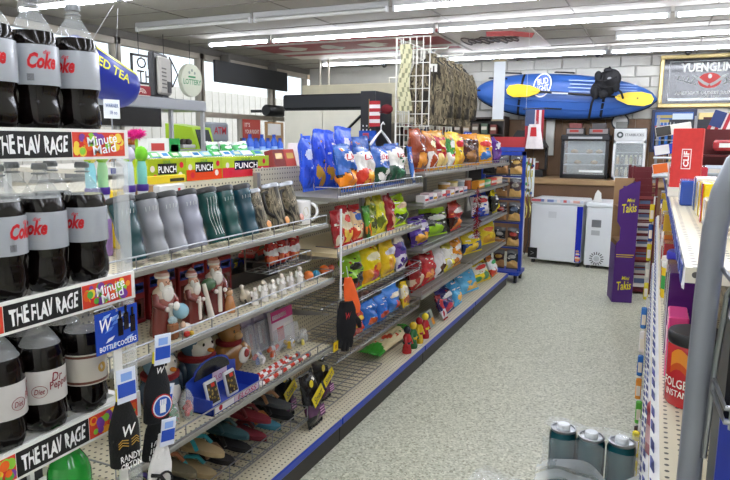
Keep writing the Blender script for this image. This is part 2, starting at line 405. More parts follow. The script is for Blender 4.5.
# brackets holes strip, wire fence
def wire_front(mb, x, a, b, z0, h, step, r=.0022):
    for zz in (z0+.006, z0+h): mb.tube([(x, a, zz), (x, b, zz)], r*1.35, '#c9ccd0', 6)
    n = max(2, int((b-a)/step))
    for i_ in range(n+1):
        y = a+(b-a)*i_/n; mb.tube([(x, y, z0), (x, y, z0+h)], r, '#c9ccd0', 5)
def shelf(name, label, a, b, z, xf=XF, depth=.40, style='lip', fence=.045, step=.15, deckcol=None):
    o = thing(name, label, 'shelf', (xf, (a+b)/2, z))
    def bp(mb, nm, m): mb.v = [(x-xf, y-(a+b)/2, zz-z) for x, y, zz in mb.v]; return mb.build(nm, m, o)
    if style == 'lip':
        bp(MB().box(xf-depth, xf, a, b, z-.02, z), 'deck', mat(deckcol[0], deckcol[1], rough=.45) if deckcol else pegmat())
        bp(MB().box(xf, xf+.012, a, b, z-.018, z+.002, '#c8c6bd', bev=.003), 'front_lip', mat('lip_grey', '#8d8b84', rough=.4, metal=.3))
    else:
        mb = MB(); n = int((b-a)/.055)
        for i_ in range(n+1):
            y = a+(b-a)*i_/n; mb.tube([(xf-depth, y, z-.004), (xf, y, z-.004)], .0025, '#c9ccd0', 5)
        for k in range(5): mb.tube([(xf-depth*k/4, a, z-.008), (xf-depth*k/4, b, z-.008)], .0032, '#c9ccd0', 5)
        bp(mb, 'wire_deck', M_chrome())
    if fence:
        mb = MB(); wire_front(mb, xf+.003, a+.005, b-.005, z, fence, step); 
        for y in (a+.005, b-.005): mb.tube([(xf+.003, y, z+fence), (xf-.12, y, z+fence)], .003, '#c9ccd0', 5)
        bp(mb, 'wire_fence', M_chrome())
    for y in (a+.012, b-.012) if z > .18 else ():
        bp(MB().poly([(max(xf-depth-.06, -1.882), z-.02), (xf-.05, z-.02), (xf-.05, z-.028), (max(xf-depth-.06, -1.882), z-.075)], y-.004, y+.004, '#b9b7ae'), 'bracket', STEEL)
    return o
def poly_fix(): pass
shelf('gondola_shelf', 'metal shelf with wire rail holding the row of tumblers', 1.32, 2.76, 1.14, xf=-1.455, depth=.36)
shelf('gondola_shelf', 'metal shelf with wire rail holding bearded figurines and toy cars', 1.32, 2.76, .868)
shelf('gondola_shelf', 'metal shelf with wire rail holding penguins and bagged candy canes', 1.32, 2.76, .525)
shelf('wire_shelf', 'low wire shelf holding a jumble of flip-flops', 1.45, 2.55, .215, xf=-1.45, depth=.37, style='wire', fence=.06)
shelf('wire_shelf', 'top wire shelf holding blue topped chip bags', 2.80, 4.06, 1.265, style='lip', fence=.05, step=.03, deckcol=('deck_grey', '#77746d'))
shelf('gondola_shelf', 'slatted cream shelf holding yellow and lime snack bags', 2.80, 4.06, .985, fence=.03, step=.055, deckcol=('slat_cream', '#d9c9a0'))
shelf('wire_shelf', 'third snack shelf with double wire rail under lime bags', 2.80, 4.06, .69, style='wire', fence=.05)
shelf('wire_shelf', 'fourth snack shelf with double wire rail above green snack bag', 2.80, 4.06, .425, style='wire', fence=.05)
shelf('wire_shelf', 'low wire rack on the base deck beside the black popcorn bags', 2.82, 3.6, .146, xf=-1.5, depth=.36, style='wire', fence=0)
for (a, b, w_) in ((4.10, 5.43, 'nearer'), (5.47, 6.83, 'farther')):
    shelf('gondola_shelf', 'top metal shelf below camo jackets, %s half' % w_, a, b, 1.325, fence=.04, step=.1, deckcol=('deck_grey', '#77746d'))
    shelf('gondola_shelf', 'small box shelf under the large snack bags, %s half' % w_, a, b, 1.11, fence=.02, step=.2, deckcol=('deck_grey', '#77746d'))
    shelf('gondola_shelf', 'middle snack shelf with purple and black bags, %s half' % w_, a, b, .80, fence=.035, step=.2, deckcol=('deck_grey', '#77746d'))
    shelf('gondola_shelf', 'lower snack shelf with red and orange bags, %s half' % w_, a, b, .475, fence=.035, step=.2, deckcol=('deck_grey', '#77746d'))

# ---------------------------------------------------------------- snack bags
def bag_mesh(mb, w_, h, t, cf, rn, nx=24, ny=32, puff=1.):
    ph = [rn.uniform(0, 6.3) for _ in range(6)]
    def prof(u, v):
        a = max(0, 1-abs(2*u-1)**2.1)**.52; e = min(v, 1-v)/.5
        k = min(1, max(0, (e-.07)/.5)); b = (k*k*(3-2*k))**.5
        return a*b
    def edge(v): return 1-.07*math.sin(v*PI)-.035*math.sin(v*9+ph[0])-.05*max(0, v-.75)/.25*abs(math.sin(ph[1]))
    def surf(side):
        def fn(u, v):
            x = (u-.5)*w_*edge(v); p = prof(u, v)
            wr = .13*math.sin(6*u+10*v+ph[1])+.10*math.sin(14*u-8*v+ph[2])+.09*math.sin(21*v+6*u+ph[3])+.05*math.sin(31*u+17*v+ph[5])
            crimp = .004*math.sin(u*60) if min(v, 1-v) < .06 else 0
            y = side*(t/2*p*puff*(1+wr)+.0008)+crimp+.012*math.sin(u*5+ph[4])*(1-p)*(v if v > .5 else .3)
            return (x, y, v*h*(1-.03*math.sin(u*4+ph[5])*v))
        return fn
    f = surf(-1)
    mb.grid(f, nx, ny, cf)
    g = surf(1); mb.grid(lambda u, v: g(1-u, v), nx, ny, lambda u, v: cf(1-u, v))
    return f
def design(base, top=None, logo=None, low=None, acc=None, seed=0, ly=.66, lr=(.34, .10), band=.42):
    rn = random.Random(seed); bl = [(rn.uniform(.15, .85), rn.uniform(.08, band-.04), rn.uniform(.09, .2)) for _ in range(5)]
    fl = [(rn.uniform(.1, .9), rn.uniform(.1, .9), rn.uniform(.03, .1), rn.uniform(.012, .026), rn.choice([logo or '#f0ece4', acc or base, top or base, '#f4f0e8', '#2a2a30'])) for _ in range(13)]
    def cf(u, v):
        if min(v, 1-v) < .055: return top or base
        if logo and ((u-.5)/lr[0])**2+((v-ly)/lr[1])**2 < 1: return logo
        if low and v < band+.06*math.sin(u*6+seed):
            if acc:
                for x, y, r in bl:
                    if (u-x)**2+((v-y)*1.3)**2 < r*r: return acc
            return low
        for x, y, a, b_, c in fl:
            if abs(u-x) < a and abs(v-y+.15*(u-x)) < b_: return c
        if top and v > .82+.03*math.sin(u*9+seed): return top
        return base
    return cf
BN = [0]
def snack_bag(loc, rot, w_, h, t, cols, label, group, text=None, name='snack_bag', **kw):
    BN[0] += 1; rn = random.Random(BN[0]*17)
    cf = design(*cols, seed=BN[0], **kw)
    mb = MB(); f = bag_mesh(mb, w_, h, t, cf, rn)
    o = mb.build(name, M_foil(), None, True, loc, rot); tag(o, label, 'snack bag', group)
    for z0, z1 in ((0, .045), (.957, .998)):
        sl = MB()
        n = 12
        pts = [((i_/n-.5)*w_*.97, f(i_/n, z0)[1]-.0012+.0012*(-1)**i_) for i_ in range(n+1)]
        sl.raw([(x, y, z*h) for z in (z0, z1) for x, y in pts], [(i_, i_+1, i_+n+2, i_+n+1) for i_ in range(n)], cols[1] or cols[0])
        sl.build('crimped_seal', M_foil(), o)
    if text:
        for (tx, tw, th, cz, tc, sh) in text:
            vs, fs = text_verts(tx, sh); tm = MB(); pts = []
            for (u, v) in vs:
                uu, vv = .5+u*tw, cz+v*th; p = f(uu, vv); pts.append((p[0], p[1]-.003, p[2]))
            tm.raw(pts, fs, tc); tm.build('lettering', M_gloss(), o)
    return o
def bag_row(phrase, X, z, items, group, lean=9, t=.10, segs=((2.83, 4.03),), xf=XF-.006, zmax=9., pack=True):
    """stand bags side by side: each keeps to its own stretch of the shelf, behind the rail and below the shelf above"""
    data = []
    for k, it in enumerate(items):
        l, r, h, cols, desc = it[:5]; kw = dict(it[5]) if len(it) > 5 else {}
        lab = kw.pop('label', None) or '%s, %s from left on %s' % (desc, ORD[k], phrase)
        for q in ('dx', 'dz', 'roll', 'turn'): kw.pop(q, None)
        ya, yb = y_at(l, X, z+h*.5), y_at(r, X, z+h*.5); c = (ya+yb)/2
        sg = min(segs, key=lambda q: 0 if q[0] <= c <= q[1] else min(abs(c-q[0]), abs(c-q[1])))
        data.append([max(sg[0], min(ya, sg[1]-.06)), min(sg[1], max(yb, sg[0]+.06)), sg, h, cols, lab, kw])
    data.sort(key=lambda d: d[0]+d[1])
    for i_ in range(len(data)-1):
        d, e = data[i_], data[i_+1]
        if d[2] == e[2] and d[1] > e[0]: m = (d[1]+e[0])/2; d[1] = m; e[0] = m
    for ya, yb, sg, h, cols, lab, kw in data:
        sp = max(.05, yb-ya-.006); ln = kw.pop('lean', lean+random.uniform(-2, 2)); tw = 0
        if sp > .42: tw = -12
        tt = kw.pop('t', min(t, sp*.5)); thick = tt*1.4
        w_ = min(.38, (sp-thick*abs(math.sin(R(tw))))/(math.cos(R(tw))*1.045))
        h = min(h, (zmax-z-.014)/1.04)
        x = xf-.004-thick/2*math.cos(R(tw))-w_/2*abs(math.sin(R(tw)))-.012
        snack_bag((x, (ya+yb)/2, z+.003), (R(-ln), 0, PI/2+R(tw)), w_, h, tt, cols, lab, group, **kw)
BSEG = ((4.13, 5.40), (5.50, 6.80))
UT = [('Utz', .5, .13, .70, '#c5202c', .25)]
B = '#2858a8'
# tall bright blue bags behind the white mug (near section)
blu = ('#1d46cf', '#2a57dd', None, '#2450d8', '#c79a3a')
bag_row('top shelf behind white mug', -1.72, 1.27, [
    (299, 311, .30, ('#2a55d6', '#3a66e0', '#c8d2f0', '#2450d8', '#1c3fb8'), 'smaller bright blue crumpled bag'),
    (311, 323, .33, blu, 'tall shiny blue bag with gold print'),
    (323, 334, .325, blu, 'tall shiny blue bag with gold letters'),
    (334, 350, .35, ('#1d46cf', '#2f60e0', '#c9d0e6', '#2450d8', '#d0a54a'), 'widest tall blue bag with white badge', dict(lr=(.2, .1), ly=.72))],
    'tall blue bags', lean=4, t=.06, xf=-1.645)
# top snack shelf
bag_row('top wire snack shelf', -1.462, 1.27, [
    (349, 367, .255, (B, '#3b6bbb', '#f0eef0', '#2a2220', '#f08a1e'), 'blue bag with white badge and orange chips', dict(text=UT, lr=(.32, .1), ly=.7)),
    (361, 384, .25, ('#e9e6e0', B, '#f4f2f2', '#d8402c', '#f0a830'), 'blue topped bag with red lower half', dict(text=UT, ly=.72, lr=(.3, .1), dx=.02)),
    (381, 398, .245, (B, B, '#f0eef0', '#1e4a32', '#e8e8e0'), 'blue bag with dark green lower half', dict(text=UT, ly=.7)),
    (396, 418, .26, ('#e8e6dc', B, '#eeeaea', '#1f4d36', '#2c6a48'), 'white and blue bag with green lower half', dict(text=UT, ly=.8, dx=.01)),
    (414, 426, .24, ('#3c6fc0', B, '#f0eef0', '#3a74c8', '#e8e2d8'), 'narrow blue and white bag', dict(text=UT, dx=-.02)),
], 'chip bags on the top wire shelf')
bag_row('top wire snack shelf', -1.68, 1.27, [
    (364, 380, .30, (B, '#2c5cae', '#ece8ea', '#3566b4', '#8c5a44'), 'back', dict(label='blue bag standing behind the front row of white badge bags')),
    (401, 420, .30, (B, '#2c5cae', '#e9e4e6', '#e6e2da', '#c9a24a'), 'back', dict(label='blue bag with two white badges behind the dark green bags')),
], 'chip bags on the top wire shelf', lean=3, t=.05, xf=-1.70)
bag_row('top shelf below camo jackets', -1.462, 1.33, [
    (421, 436, .30, ('#8c3a1c', '#a2481f', None, '#6e2614', '#d88a2a'), 'rust brown chip bag'),
    (432, 444, .29, ('#a34a1e', '#c9862e', '#f0e2b0', '#e6e0d4', '#b04a22'), 'orange brown bag with cream patch', dict(dx=-.03)),
    (440, 454, .30, ('#a81c24', '#c8922c', '#e0b040', '#b8222a', '#e8c878'), 'dark red chip bag'),
    (451, 460, .285, ('#3e8c3c', '#d9b038', '#e9e9e0', '#e8e6d8', '#c62828'), 'green and white chip bag', dict(dx=-.03)),
    (457, 471, .29, ('#f2c80c', '#f0d21c', '#d22a24', '#f0c818', '#e8a81a'), 'bright yellow chip bag with red badge'),
    (470, 487, .285, ('#4a2416', '#e0942a', None, '#3e1c12', '#9a6a34'), 'dark brown bag with orange top'),
    (485, 500, .285, ('#e8a81e', '#eeb424', '#d8302c', '#e8ac28', '#3c78c0'), 'golden bag with red badge'),
    (499, 513, .26, ('#4e1c78', '#5a2488', '#e8e4ee', '#4a1a70', '#7c48a8'), 'purple chip bag with white word'),
], 'large bags below the jackets', segs=BSEG)
bag_row('slatted snack shelf', -1.462, .99, [
    (337, 347, .20, ('#a81c22', '#b4262c', None, '#8c161c', '#d8c8b0'), 'dark red snack bag'),
    (344, 358, .21, ('#e6d6b8', '#b8242a', '#d83a30', '#c8302c', '#e8c050'), 'red and cream snack bag'),
    (355, 369, .205, ('#e8c89a', '#b02428', '#3a62b0', '#d8482c', '#f0d8a8'), 'tan snack bag with red foot', dict(dx=.01)),
    (366, 374, .19, ('#5aa02c', '#3c8a34', None, '#e8801e', '#2c5a20'), 'narrow green and orange bag', dict(dx=-.02)),
    (370, 382, .23, ('#6a7c20', '#d8c848', None, '#b8c030', '#3e4a1a'), 'olive green corn snack bag'),
    (379, 394, .23, ('#dcd428', '#c8c02a', '#b8c828', '#e0dc38', '#6a7a1e'), 'yellow green corn snack bag'),
    (388, 401, .225, ('#a8242c', '#b42e34', None, '#8c1c24', '#d8a878'), 'maroon snack bag', dict(dx=-.05)),
    (397, 417, .205, ('#b8e01c', '#c4e828', '#e8c8a0', '#a8d418', '#2a3c18'), 'vivid lime snack bag'),
], 'bags on the slatted shelf', zmax=1.245)
bag_row('third snack shelf', -1.462, .695, [
    (352, 370, .235, ('#8cc428', '#9ad030', '#2a2a24', '#1c1c1a', '#a8301e'), 'black and lime snack bag'),
    (370, 389, .245, ('#ecd414', '#e8d820', '#f4ecc0', '#e89c1c', '#c8201c'), 'yellow bag with red lower band', dict(roll=0)),
    (387, 402, .24, ('#f0cc28', '#f0d038', '#e8e4f0', '#e8c020', '#d89018'), 'yellow cheese puff bag with white badge', dict(dx=.0)),
    (401, 411, .23, ('#6a4a9c', '#e8e4e8', '#3c3c90', '#d8d4e0', '#4a2c80'), 'white and purple snack bag'),
], 'bags on the third shelf', zmax=.965)
bag_row('fourth snack shelf', -1.462, .43, [
    (355, 372, .15, ('#b8281e', '#c8342a', '#e8c040', '#d89c30', '#c02c22'), 'small red and yellow bag', dict(dx=.03)),
    (368, 383, .16, ('#2a6cc4', '#3478cc', None, '#2464bc', '#c85a2c'), 'small blue bag'),
    (382, 393, .165, ('#2a6cc4', '#3478cc', None, '#2464bc', '#b84a34'), 'narrow small blue bag', dict(dx=-.03)),
    (391, 408, .175, ('#2c74cc', '#3c80d0', '#ece4c8', '#2a6cc8', '#d8482c'), 'blue bag with cream badge'),
    (403, 419, .17, ('#e4d8b8', '#e8c828', '#d8ccb8', '#e8c420', '#b0603c'), 'cream and yellow chip bag', dict(dx=-.06, dz=.0)),
], 'small bags on the fourth shelf', zmax=.675)
bag_row('middle shelf below jackets', -1.462, .805, [
    (418, 436, .205, ('#5a3c9c', '#4c2c8c', '#d8d4e4', '#3c2474', '#e0a030'), 'purple and white snack bag'),
    (434, 456, .22, ('#20241c', '#a8d828', '#d8dcd0', '#2a3020', '#9cd020'), 'black and lime snack bag'),
    (456, 478, .24, ('#a82420', '#c8402a', '#e8e0d8', '#3a1a14', '#e07c28'), 'dark red bag with orange flames'),
    (482, 498, .24, ('#e8e4e4', '#2444b8', '#c82c30', '#dcd8dc', '#2c4cc0'), 'white bag with blue top'),
    (496, 509, .23, ('#1c1e1a', '#e8d81c', '#e8e4e0', '#2a2c24', '#e8d81c'), 'black bag with yellow top'),
], 'bags on the middle shelf', segs=BSEG, zmax=1.09)
bag_row('lower shelf below jackets', -1.462, .48, [
    (417, 430, .24, ('#8c1c20', '#9c2428', None, '#d0b498', '#a83028'), 'dark red snack bag with pale window', dict(dx=-.05)),
    (427, 442, .25, ('#c4202a', '#d02c30', None, '#b81c24', '#e8944c'), 'tall red snack bag'),
    (440, 452, .225, ('#eceaea', '#e4e0e0', None, '#f0eeee', '#5a3424'), 'white bag with brown cookie'),
    (448, 460, .235, ('#e8e6dc', '#d8cc50', None, '#e8d840', '#f0f0e8'), 'white bag with yellow foot', dict(dx=-.03)),
    (457, 474, .25, ('#e8942a', '#eca030', '#f0ece4', '#e8e4dc', '#d0802c'), 'orange and white snack bag'),
    (473, 492, .25, ('#e8cc28', '#e8d438', '#ece8e0', '#30508c', '#e8c428'), 'yellow bag with blue foot'),
    (489, 507, .24, ('#ecd01c', '#f0d828', '#e8722c', '#e8c820', '#d8a020'), 'plain yellow snack bag'),
], 'bags on the lower shelf', segs=BSEG, zmax=.78)
bag_row('base deck near blue rack', -1.425, .132, [
    (436, 452, .20, ('#2c2a5c', '#a82c38', '#c02c38', '#d8d4dc', '#a8283c'), 'navy bag with red oval', dict(lr=(.42, .2), ly=.6, dx=-.04, lean=25)),
    (449, 464, .215, ('#2c2464', '#34307c', '#e4e0e4', '#382c78', '#b02c44'), 'dark purple snack bag', dict(lean=25, dx=-.05)),
    (460, 476, .27, ('#3c9cd4', '#48a8dc', None, '#4cacdc', '#e8b854'), 'light blue corn chip bag', dict(text=[('TO', .6, .09, .8, '#14202c', 0)], lean=25)),
    (473, 488, .27, ('#44a4d8', '#50b0e0', None, '#54b0e0', '#e8bc5c'), 'light blue chip bag with orange chips', dict(text=[('TO', .6, .09, .8, '#14202c', 0)], lean=25)),
    (484, 499, .22, ('#e8e4d0', '#e4cc28', '#d83c34', '#e8d428', '#3c8c4c'), 'white and yellow mixed snack bag', dict(lean=25)),
    (496, 510, .21, ('#e8e8e4', '#e8862c', '#3c9c5c', '#d84c38', '#f0f0ec'), 'white bag with green and red shapes', dict(lean=25)),
], 'bags on the base deck', lean=16, segs=((4.74, 5.40), (5.50, 6.80)), zmax=.455, xf=-1.395)
# green and cream bag lying on the base deck
ya, yb = y_at(374, -1.52, .16), y_at(424, -1.52, .16)
snack_bag((-1.61, max(ya, 3.64), .176), (R(-90), 0, 0), .16, (yb-ya)*.72, .06, ('#e4d2a4', '#3c9c34', '#d8482c', '#3c9c34', None), 'green ended cream snack bag lying flat on the base deck', 'bags on the base deck', band=.2, ly=.45, lr=(.25, .08))
# ================================================================ cola rack at the left edge
CX = -1.135
SODA_D = mat('dark_cola', '#0b0605', rough=.12, var=.05)
SODA_G = mat('green_bottle', '#1f9a34', rough=.1, var=.05, coat=.5)
PETS = mat('bottle_plastic', '#e6ecee', rough=.08, alpha=.22, var=.03)
rack = thing('bottle_rack', 'white wire cola rack with black name strips at the left edge', 'rack', (CX, .9, 0))
def rp(mb, n, m, s=False): mb.v = [(x-CX, y-.9, z) for x, y, z in mb.v]; return mb.build(n, m, rack, s)
CZ = [1.555, 1.218, .912, .61]
WH = mat('white_enamel', '#e2e2de', rough=.4)
Y0, Y1 = .66, 1.152
for k, z in enumerate(CZ):
    mb = MB()
    for q in range(5): mb.box(CX-.36+q*.075, CX-.335+q*.075, Y0, Y1, z-.012, z)
    for q in range(9): mb.box(CX-.37, CX-.01, Y0+q*(Y1-Y0-.02)/8, Y0+q*(Y1-Y0-.02)/8+.02, z-.014, z-.002)
    rp(mb, 'slotted_shelf', WH)
    top = z+.014
    st = rp(MB().box(CX-.006, CX, Y0, Y1, z-.052, top, '#e8e8e4'), 'name_strip', M_print())
    c0 = 1.205 if k < 2 else (1.115 if k == 2 else 1.06)
    if k == 2 or k == 3:
        pass
    # black field and bright fruit patch
    yb0 = y_at([-12, 4, 17, 20][k], CX+.001, z-.02, .15); yb1 = y_at([72, 82, 89, 90][k], CX+.001, z-.02, .15)
    zz = (z-.046, top-.007)
    def onst(mb, n, m): mb.v = [(x-CX, y-.9, q) for x, y, q in mb.v]; o = mb.build(n, m, rack); return o
    o = onst(MB().box(CX, CX+.0008, yb0, yb1, zz[0], zz[1], '#121212'), 'black_panel', M_print())
    for (fy0, fy1) in ((yb1+.002, Y1-.012), (Y0+.008, yb0-.002)):
        rn = random.Random(k*7+int(fy0*100)); n = 9
        onst(MB().box(CX, CX+.0008, fy0, fy1, zz[0], zz[1], '#d8402a'), 'fruit_panel', M_print())
        mb = MB()
        for q in range(46):
            cy, cz = rn.uniform(fy0+.008, fy1-.008), rn.uniform(zz[0]+.008, zz[1]-.008); rr = rn.uniform(.006, .013)
            col = rn.choice(['#f0a020', '#8cc83c', '#7a3c9c', '#d82c28', '#f0d040', '#e8641e', '#5aa838'])
            mb.raw([(CX+.001+q*.00004, cy+min(rr, fy1-cy, cy-fy0)*math.cos(2*PI*j/9), cz+min(rr, zz[1]-cz, cz-zz[0])*math.sin(2*PI*j/9)) for j in range(9)], [tuple(range(9))], col)
        onst(mb, 'fruit_print', M_print())
    letters(rack, 'THE FLAV RAGE', (yb1-yb0)*.88, .036, (.0015, (yb0+yb1)/2-.9, (zz[0]+zz[1])/2), '#f2f2f2', rough=True, front='+x', bold=.015)
    if k < 2:
        letters(rack, 'Minute', .085, .021, (.0045, (yb1+Y1)/2-.9, zz[0]+.037), '#ffffff', front='+x', tilt=.12)
        letters(rack, 'Maid', .066, .021, (.0045, (yb1+Y1)/2-.895, zz[0]+.017), '#ffffff', front='+x', tilt=.12)
CLR = mat('clear_acrylic', '#f2f5f6', rough=.05, alpha=.2, var=.02)
rp(MB().box(CX-.05, CX-.005, Y1-.006, Y1, .4, 1.5, '#ffffff'), 'clear_side_post', CLR)
rp(MB().box(CX-.012, CX-.004, Y1-.03, Y1, .4, 1.5, '#ffffff'), 'clear_side_post', CLR)
for y in (Y0, Y1-.05):
    rp(MB().box(CX-.375, CX-.36, y, y+.012, 0, 1.56), 'rear_post', WH)
rp(MB().box(CX-.375, CX-.02, Y0, Y1-.01, .02, .12), 'rack_foot', WH)
rp(MB().box(CX-.385, CX-.376, Y0, Y1, .12, 1.2), 'back_panel', mat('added_dark_backing', '#2a2a2c', rough=.6))  # added dark sheet, its colour gives the darkness behind the lower bottles

def bottle(loc, rz, label, kind, H=.315, name='soda_bottle'):
    o = thing(name, label, 'bottle', loc, (0, 0, rz), 'two litre soda bottles')
    rr = .055
    prof = [(.030, 0), (.046, .006), (.053, .025), (.054, .05), (.049, .075), (.0475, .09), (.052, .105), (.0545, .12), (.0545, .20), (.053, .212), (.047, .232), (.034, .256), (.020, .277), (.0145, .287), (.0145, .30)]
    prof = [(r*.885, z*H/.315) for r, z in prof]; k0 = 11
    n = 20; rings = []
    for i_, (r, z) in enumerate(prof):
        pet = .18*max(0, 1-z/.06)
        rings.append([((r*(1-pet*(.5+.5*math.cos(5*2*PI*j/n))))*math.cos(2*PI*j/n), (r*(1-pet*(.5+.5*math.cos(5*2*PI*j/n))))*math.sin(2*PI*j/n), z) for j in range(n)])
    liq = SODA_G if kind == 'green' else SODA_D
    MB().loft(rings[:k0], '#160a07').build('filled_body', liq, o, True)
    MB().loft(rings[k0-1:], '#e6ecee', cap=False).build('clear_neck', PETS if kind != 'green' else SODA_G, o, True)
    cc = {'coke': '#8d9093', 'pepper': '#8a1c2c', 'root': '#c8c8c8', 'green': '#2cae3e'}[kind]
    mb = MB().lathe([(.0152, H*.952), (.0152, H-.004), (.0135, H)], 16, cc)
    for j in range(16): mb.at((0, 0, 0), (0, 0, 2*PI*j/16)).box(.0149, .0158, -.0015, .0015, H*.953, H-.005, cc)
    mb.build('cap', M_plast(), o)
    MB().lathe([(.0165, H*.915), (.0165, H*.925)], 16, cc).build('neck_ring', M_plast(), o)
    if kind != 'green':
        lc = {'coke': '#a4a9b0', 'pepper': '#c4c1be', 'root': '#bdb7ad'}[kind]
        z0, z1 = (H*.35, H*.635) if kind == 'coke' else (H*.27, H*.55)
        MB().lathe([(.0488, z0), (.0492, z0+.002), (.0492, z1-.002), (.0488, z1)], 24, lc, cap=False).build('label_band', M_gloss(), o, True)
        root = o; o = o.children[-1] if o.children[-1].name.startswith('label_band') else [c for c in o.children if c.name.startswith('label_band')][0]
        Rw = .0498
        if kind == 'coke':
            letters(o, 'Coke', .058, .032, (0, 0, (z0+z1)/2+.008), '#c4101e', shear=.35, wrap=Rw, bold=.03)
            letters(o, 'diet', .016, .008, (.2, 0, (z0+z1)/2+.026), '#d01c2a', shear=.3, wrap=Rw)
            mb = MB()
            for q in range(9):
                a = -.62+q*.03; mb.raw([(Rw*math.sin(b_), -Rw*math.cos(b_), z) for b_, z in ((a, z0+.008), (a+.014, z0+.008), (a+.014, z0+.022), (a, z0+.022))], [(0, 1, 2, 3)], '#3a3a3a')
            mb.build('barcode', M_print(), o)
        elif kind == 'pepper':
            letters(o, 'Dr', .026, .020, (.28, 0, (z0+z1)/2+.020), '#7c1626', shear=.2, wrap=Rw)
            letters(o, 'Pepper', .052, .022, (.42, 0, (z0+z1)/2+.002), '#7c1626', shear=.2, wrap=Rw, tilt=.12)
            letters(o, 'Diet', .022, .012, (-.5, 0, (z0+z1)/2-.008), '#7c1626', shear=.3, wrap=Rw)
            mb = MB(); mb.tube([(Rw*math.sin(-.5+.32*math.cos(q*PI/8)), -Rw*math.cos(-.5+.32*math.cos(q*PI/8)), (z0+z1)/2-.008+.013*math.sin(q*PI/8)) for q in range(17)], .0006, '#7c1626', 4)
            mb.build('oval_print', M_print(), o)
        else:
            MB().lathe([(.0494, z0+.003), (.0494, z0+.009)], 24, '#5a2c1c', cap=False).build('label_stripe', M_print(), o)
            MB().lathe([(.0494, z1-.009), (.0494, z1-.003)], 24, '#5a2c1c', cap=False).build('label_stripe', M_print(), o)
            mb = MB(); mb.raw([(Rw*math.sin(.3+.24*math.cos(q*PI/8)), -Rw*math.cos(.3+.24*math.cos(q*PI/8)), (z0+z1)/2+.012*math.sin(q*PI/8)) for q in range(16)], [tuple(range(16))], '#b08a3c'); mb.build('emblem', M_print(), o)
        o = root
    return o
LASTY = {}
def cola(px, x, k, label, kind='coke', rz=PI/2, H=.282):
    z = CZ[k]; y = y_at(px, x, z+.15, .15)
    y = min(y, 1.068); key = (k, round(x, 3))
    if key in LASTY: y = min(y, LASTY[key]-.0995)
    LASTY[key] = y; bottle((x, y, z+.002), rz, label, kind, H)
XB = CX-.06
cola(76, XB, 0, 'cola bottle beside the blue inflatable can on the top rack shelf', rz=PI/2-1.35)
cola(34, XB, 0, 'middle cola bottle of three on the top rack shelf', rz=PI/2-.35)
cola(-8, XB, 0, 'cola bottle cut by the left edge on the top rack shelf', rz=PI/2-.6)
cola(-52, XB, 0, 'cola bottle at the near end of the top rack shelf', rz=PI/2-.4)
cola(86, XB, 1, 'cola bottle beside clear post on the second rack shelf', rz=PI/2-1.35, H=.276)
cola(43, XB, 1, 'middle cola bottle of the second rack shelf', rz=PI/2-1.1, H=.276)
cola(0, XB, 1, 'cola bottle cut by the left edge on second rack shelf', rz=PI/2+.3, H=.276)
cola(-46, XB, 1, 'cola bottle at the near end of the second rack shelf', rz=PI/2-.3, H=.276)
cola(70, XB-.102, 1, 'cola bottle in second row behind the second rack shelf front', rz=PI/2, H=.276)
cola(27, XB-.102, 1, 'leftmost cola bottle in second row of second rack shelf', rz=PI/2, H=.276)
cola(84, XB, 2, 'soda bottle with gold emblem and brown striped label', 'root', rz=PI/2-.2, H=.262)
cola(41, XB, 2, 'soda bottle with dark red script label on third rack shelf', 'pepper', rz=PI/2-.30, H=.262)
cola(0, XB, 2, 'soda bottle cut by the left edge on third rack shelf', 'pepper', rz=PI/2+.6, H=.262)
cola(-42, XB, 2, 'soda bottle at the near end of the third rack shelf', 'root', rz=PI/2-.3, H=.262)
cola(104, XB-.102, 2, 'rightmost dark soda bottle in second row of third rack shelf', 'root', rz=PI/2, H=.262)
cola(66, XB-.102, 2, 'dark soda bottle in second row of the third rack shelf', 'root', rz=PI/2, H=.262)
cola(26, XB-.102, 2, 'leftmost dark soda bottle in second row of third rack shelf', 'pepper', rz=PI/2, H=.262)
cola(70, XB, 3, 'green soda bottle at the bottom of the rack', 'green', H=.262)

# ---------------------------------------------------------------- hanging bottle sleeves beside the rack
KX = -1.10
ky = y_at(117, KX, 1.1)
kd = thing('sleeve_display', 'blue hanging display card with bottle pictures beside the rack', 'display card', (KX, ky, 1.0))
MB().box(0, .003, -.062, .062, .07, .165, '#2348b0').build('card', M_gloss(), kd)
mb = MB(); rn = random.Random(3)
for q in range(14):
    a, b_ = rn.uniform(-.06, .03), rn.uniform(.075, .15); mb.raw([(.0035, a, b_), (.0035, a+.02, b_+.004), (.0035, a+.028, b_+.012), (.0035, a+.008, b_+.009)], [(0, 1, 2, 3)], rn.choice(['#9cc0f0', '#5c8ae0', '#dce8fa']))
mb.build('sky_print', M_gloss(), kd)
letters(kd, 'W', .036, .03, (.0042, -.034, .135), '#f4f6fa', shear=.2, front='+x')
for q, (a, b_) in enumerate(((.008, .1), (.026, .11), (.046, .1))):
    MB().at((.004, a, b_), (0, 0, 0)).poly([(0, 0)]*0 or [(-.001, 0), (.001, 0), (.001, .04), (-.001, .04)], -.007, .007, '#14161c').build('bottle_print', M_gloss(), kd)
    MB().at((.004, a, b_+.037)).poly([(-.001, 0), (.001, 0), (.001, .022), (-.001, .022)], -.003, .003, '#14161c').build('bottle_print', M_gloss(), kd)
letters(kd, 'BOTTLE COOLERS', .11, .012, (.0042, .0, .082), '#f0f4fa', front='+x', tilt=.0)
MB().tube([(-.034, -.03, .16), (-.01, 0, .17), (.004, 0, .16)], .003, '#c9ccd0').build('hook', M_chrome(), kd)
MB().box(-.004, 0, -.012, .012, -.42, .07, '#c8ccd2').build('back_strip', mat('white_enamel'), kd)
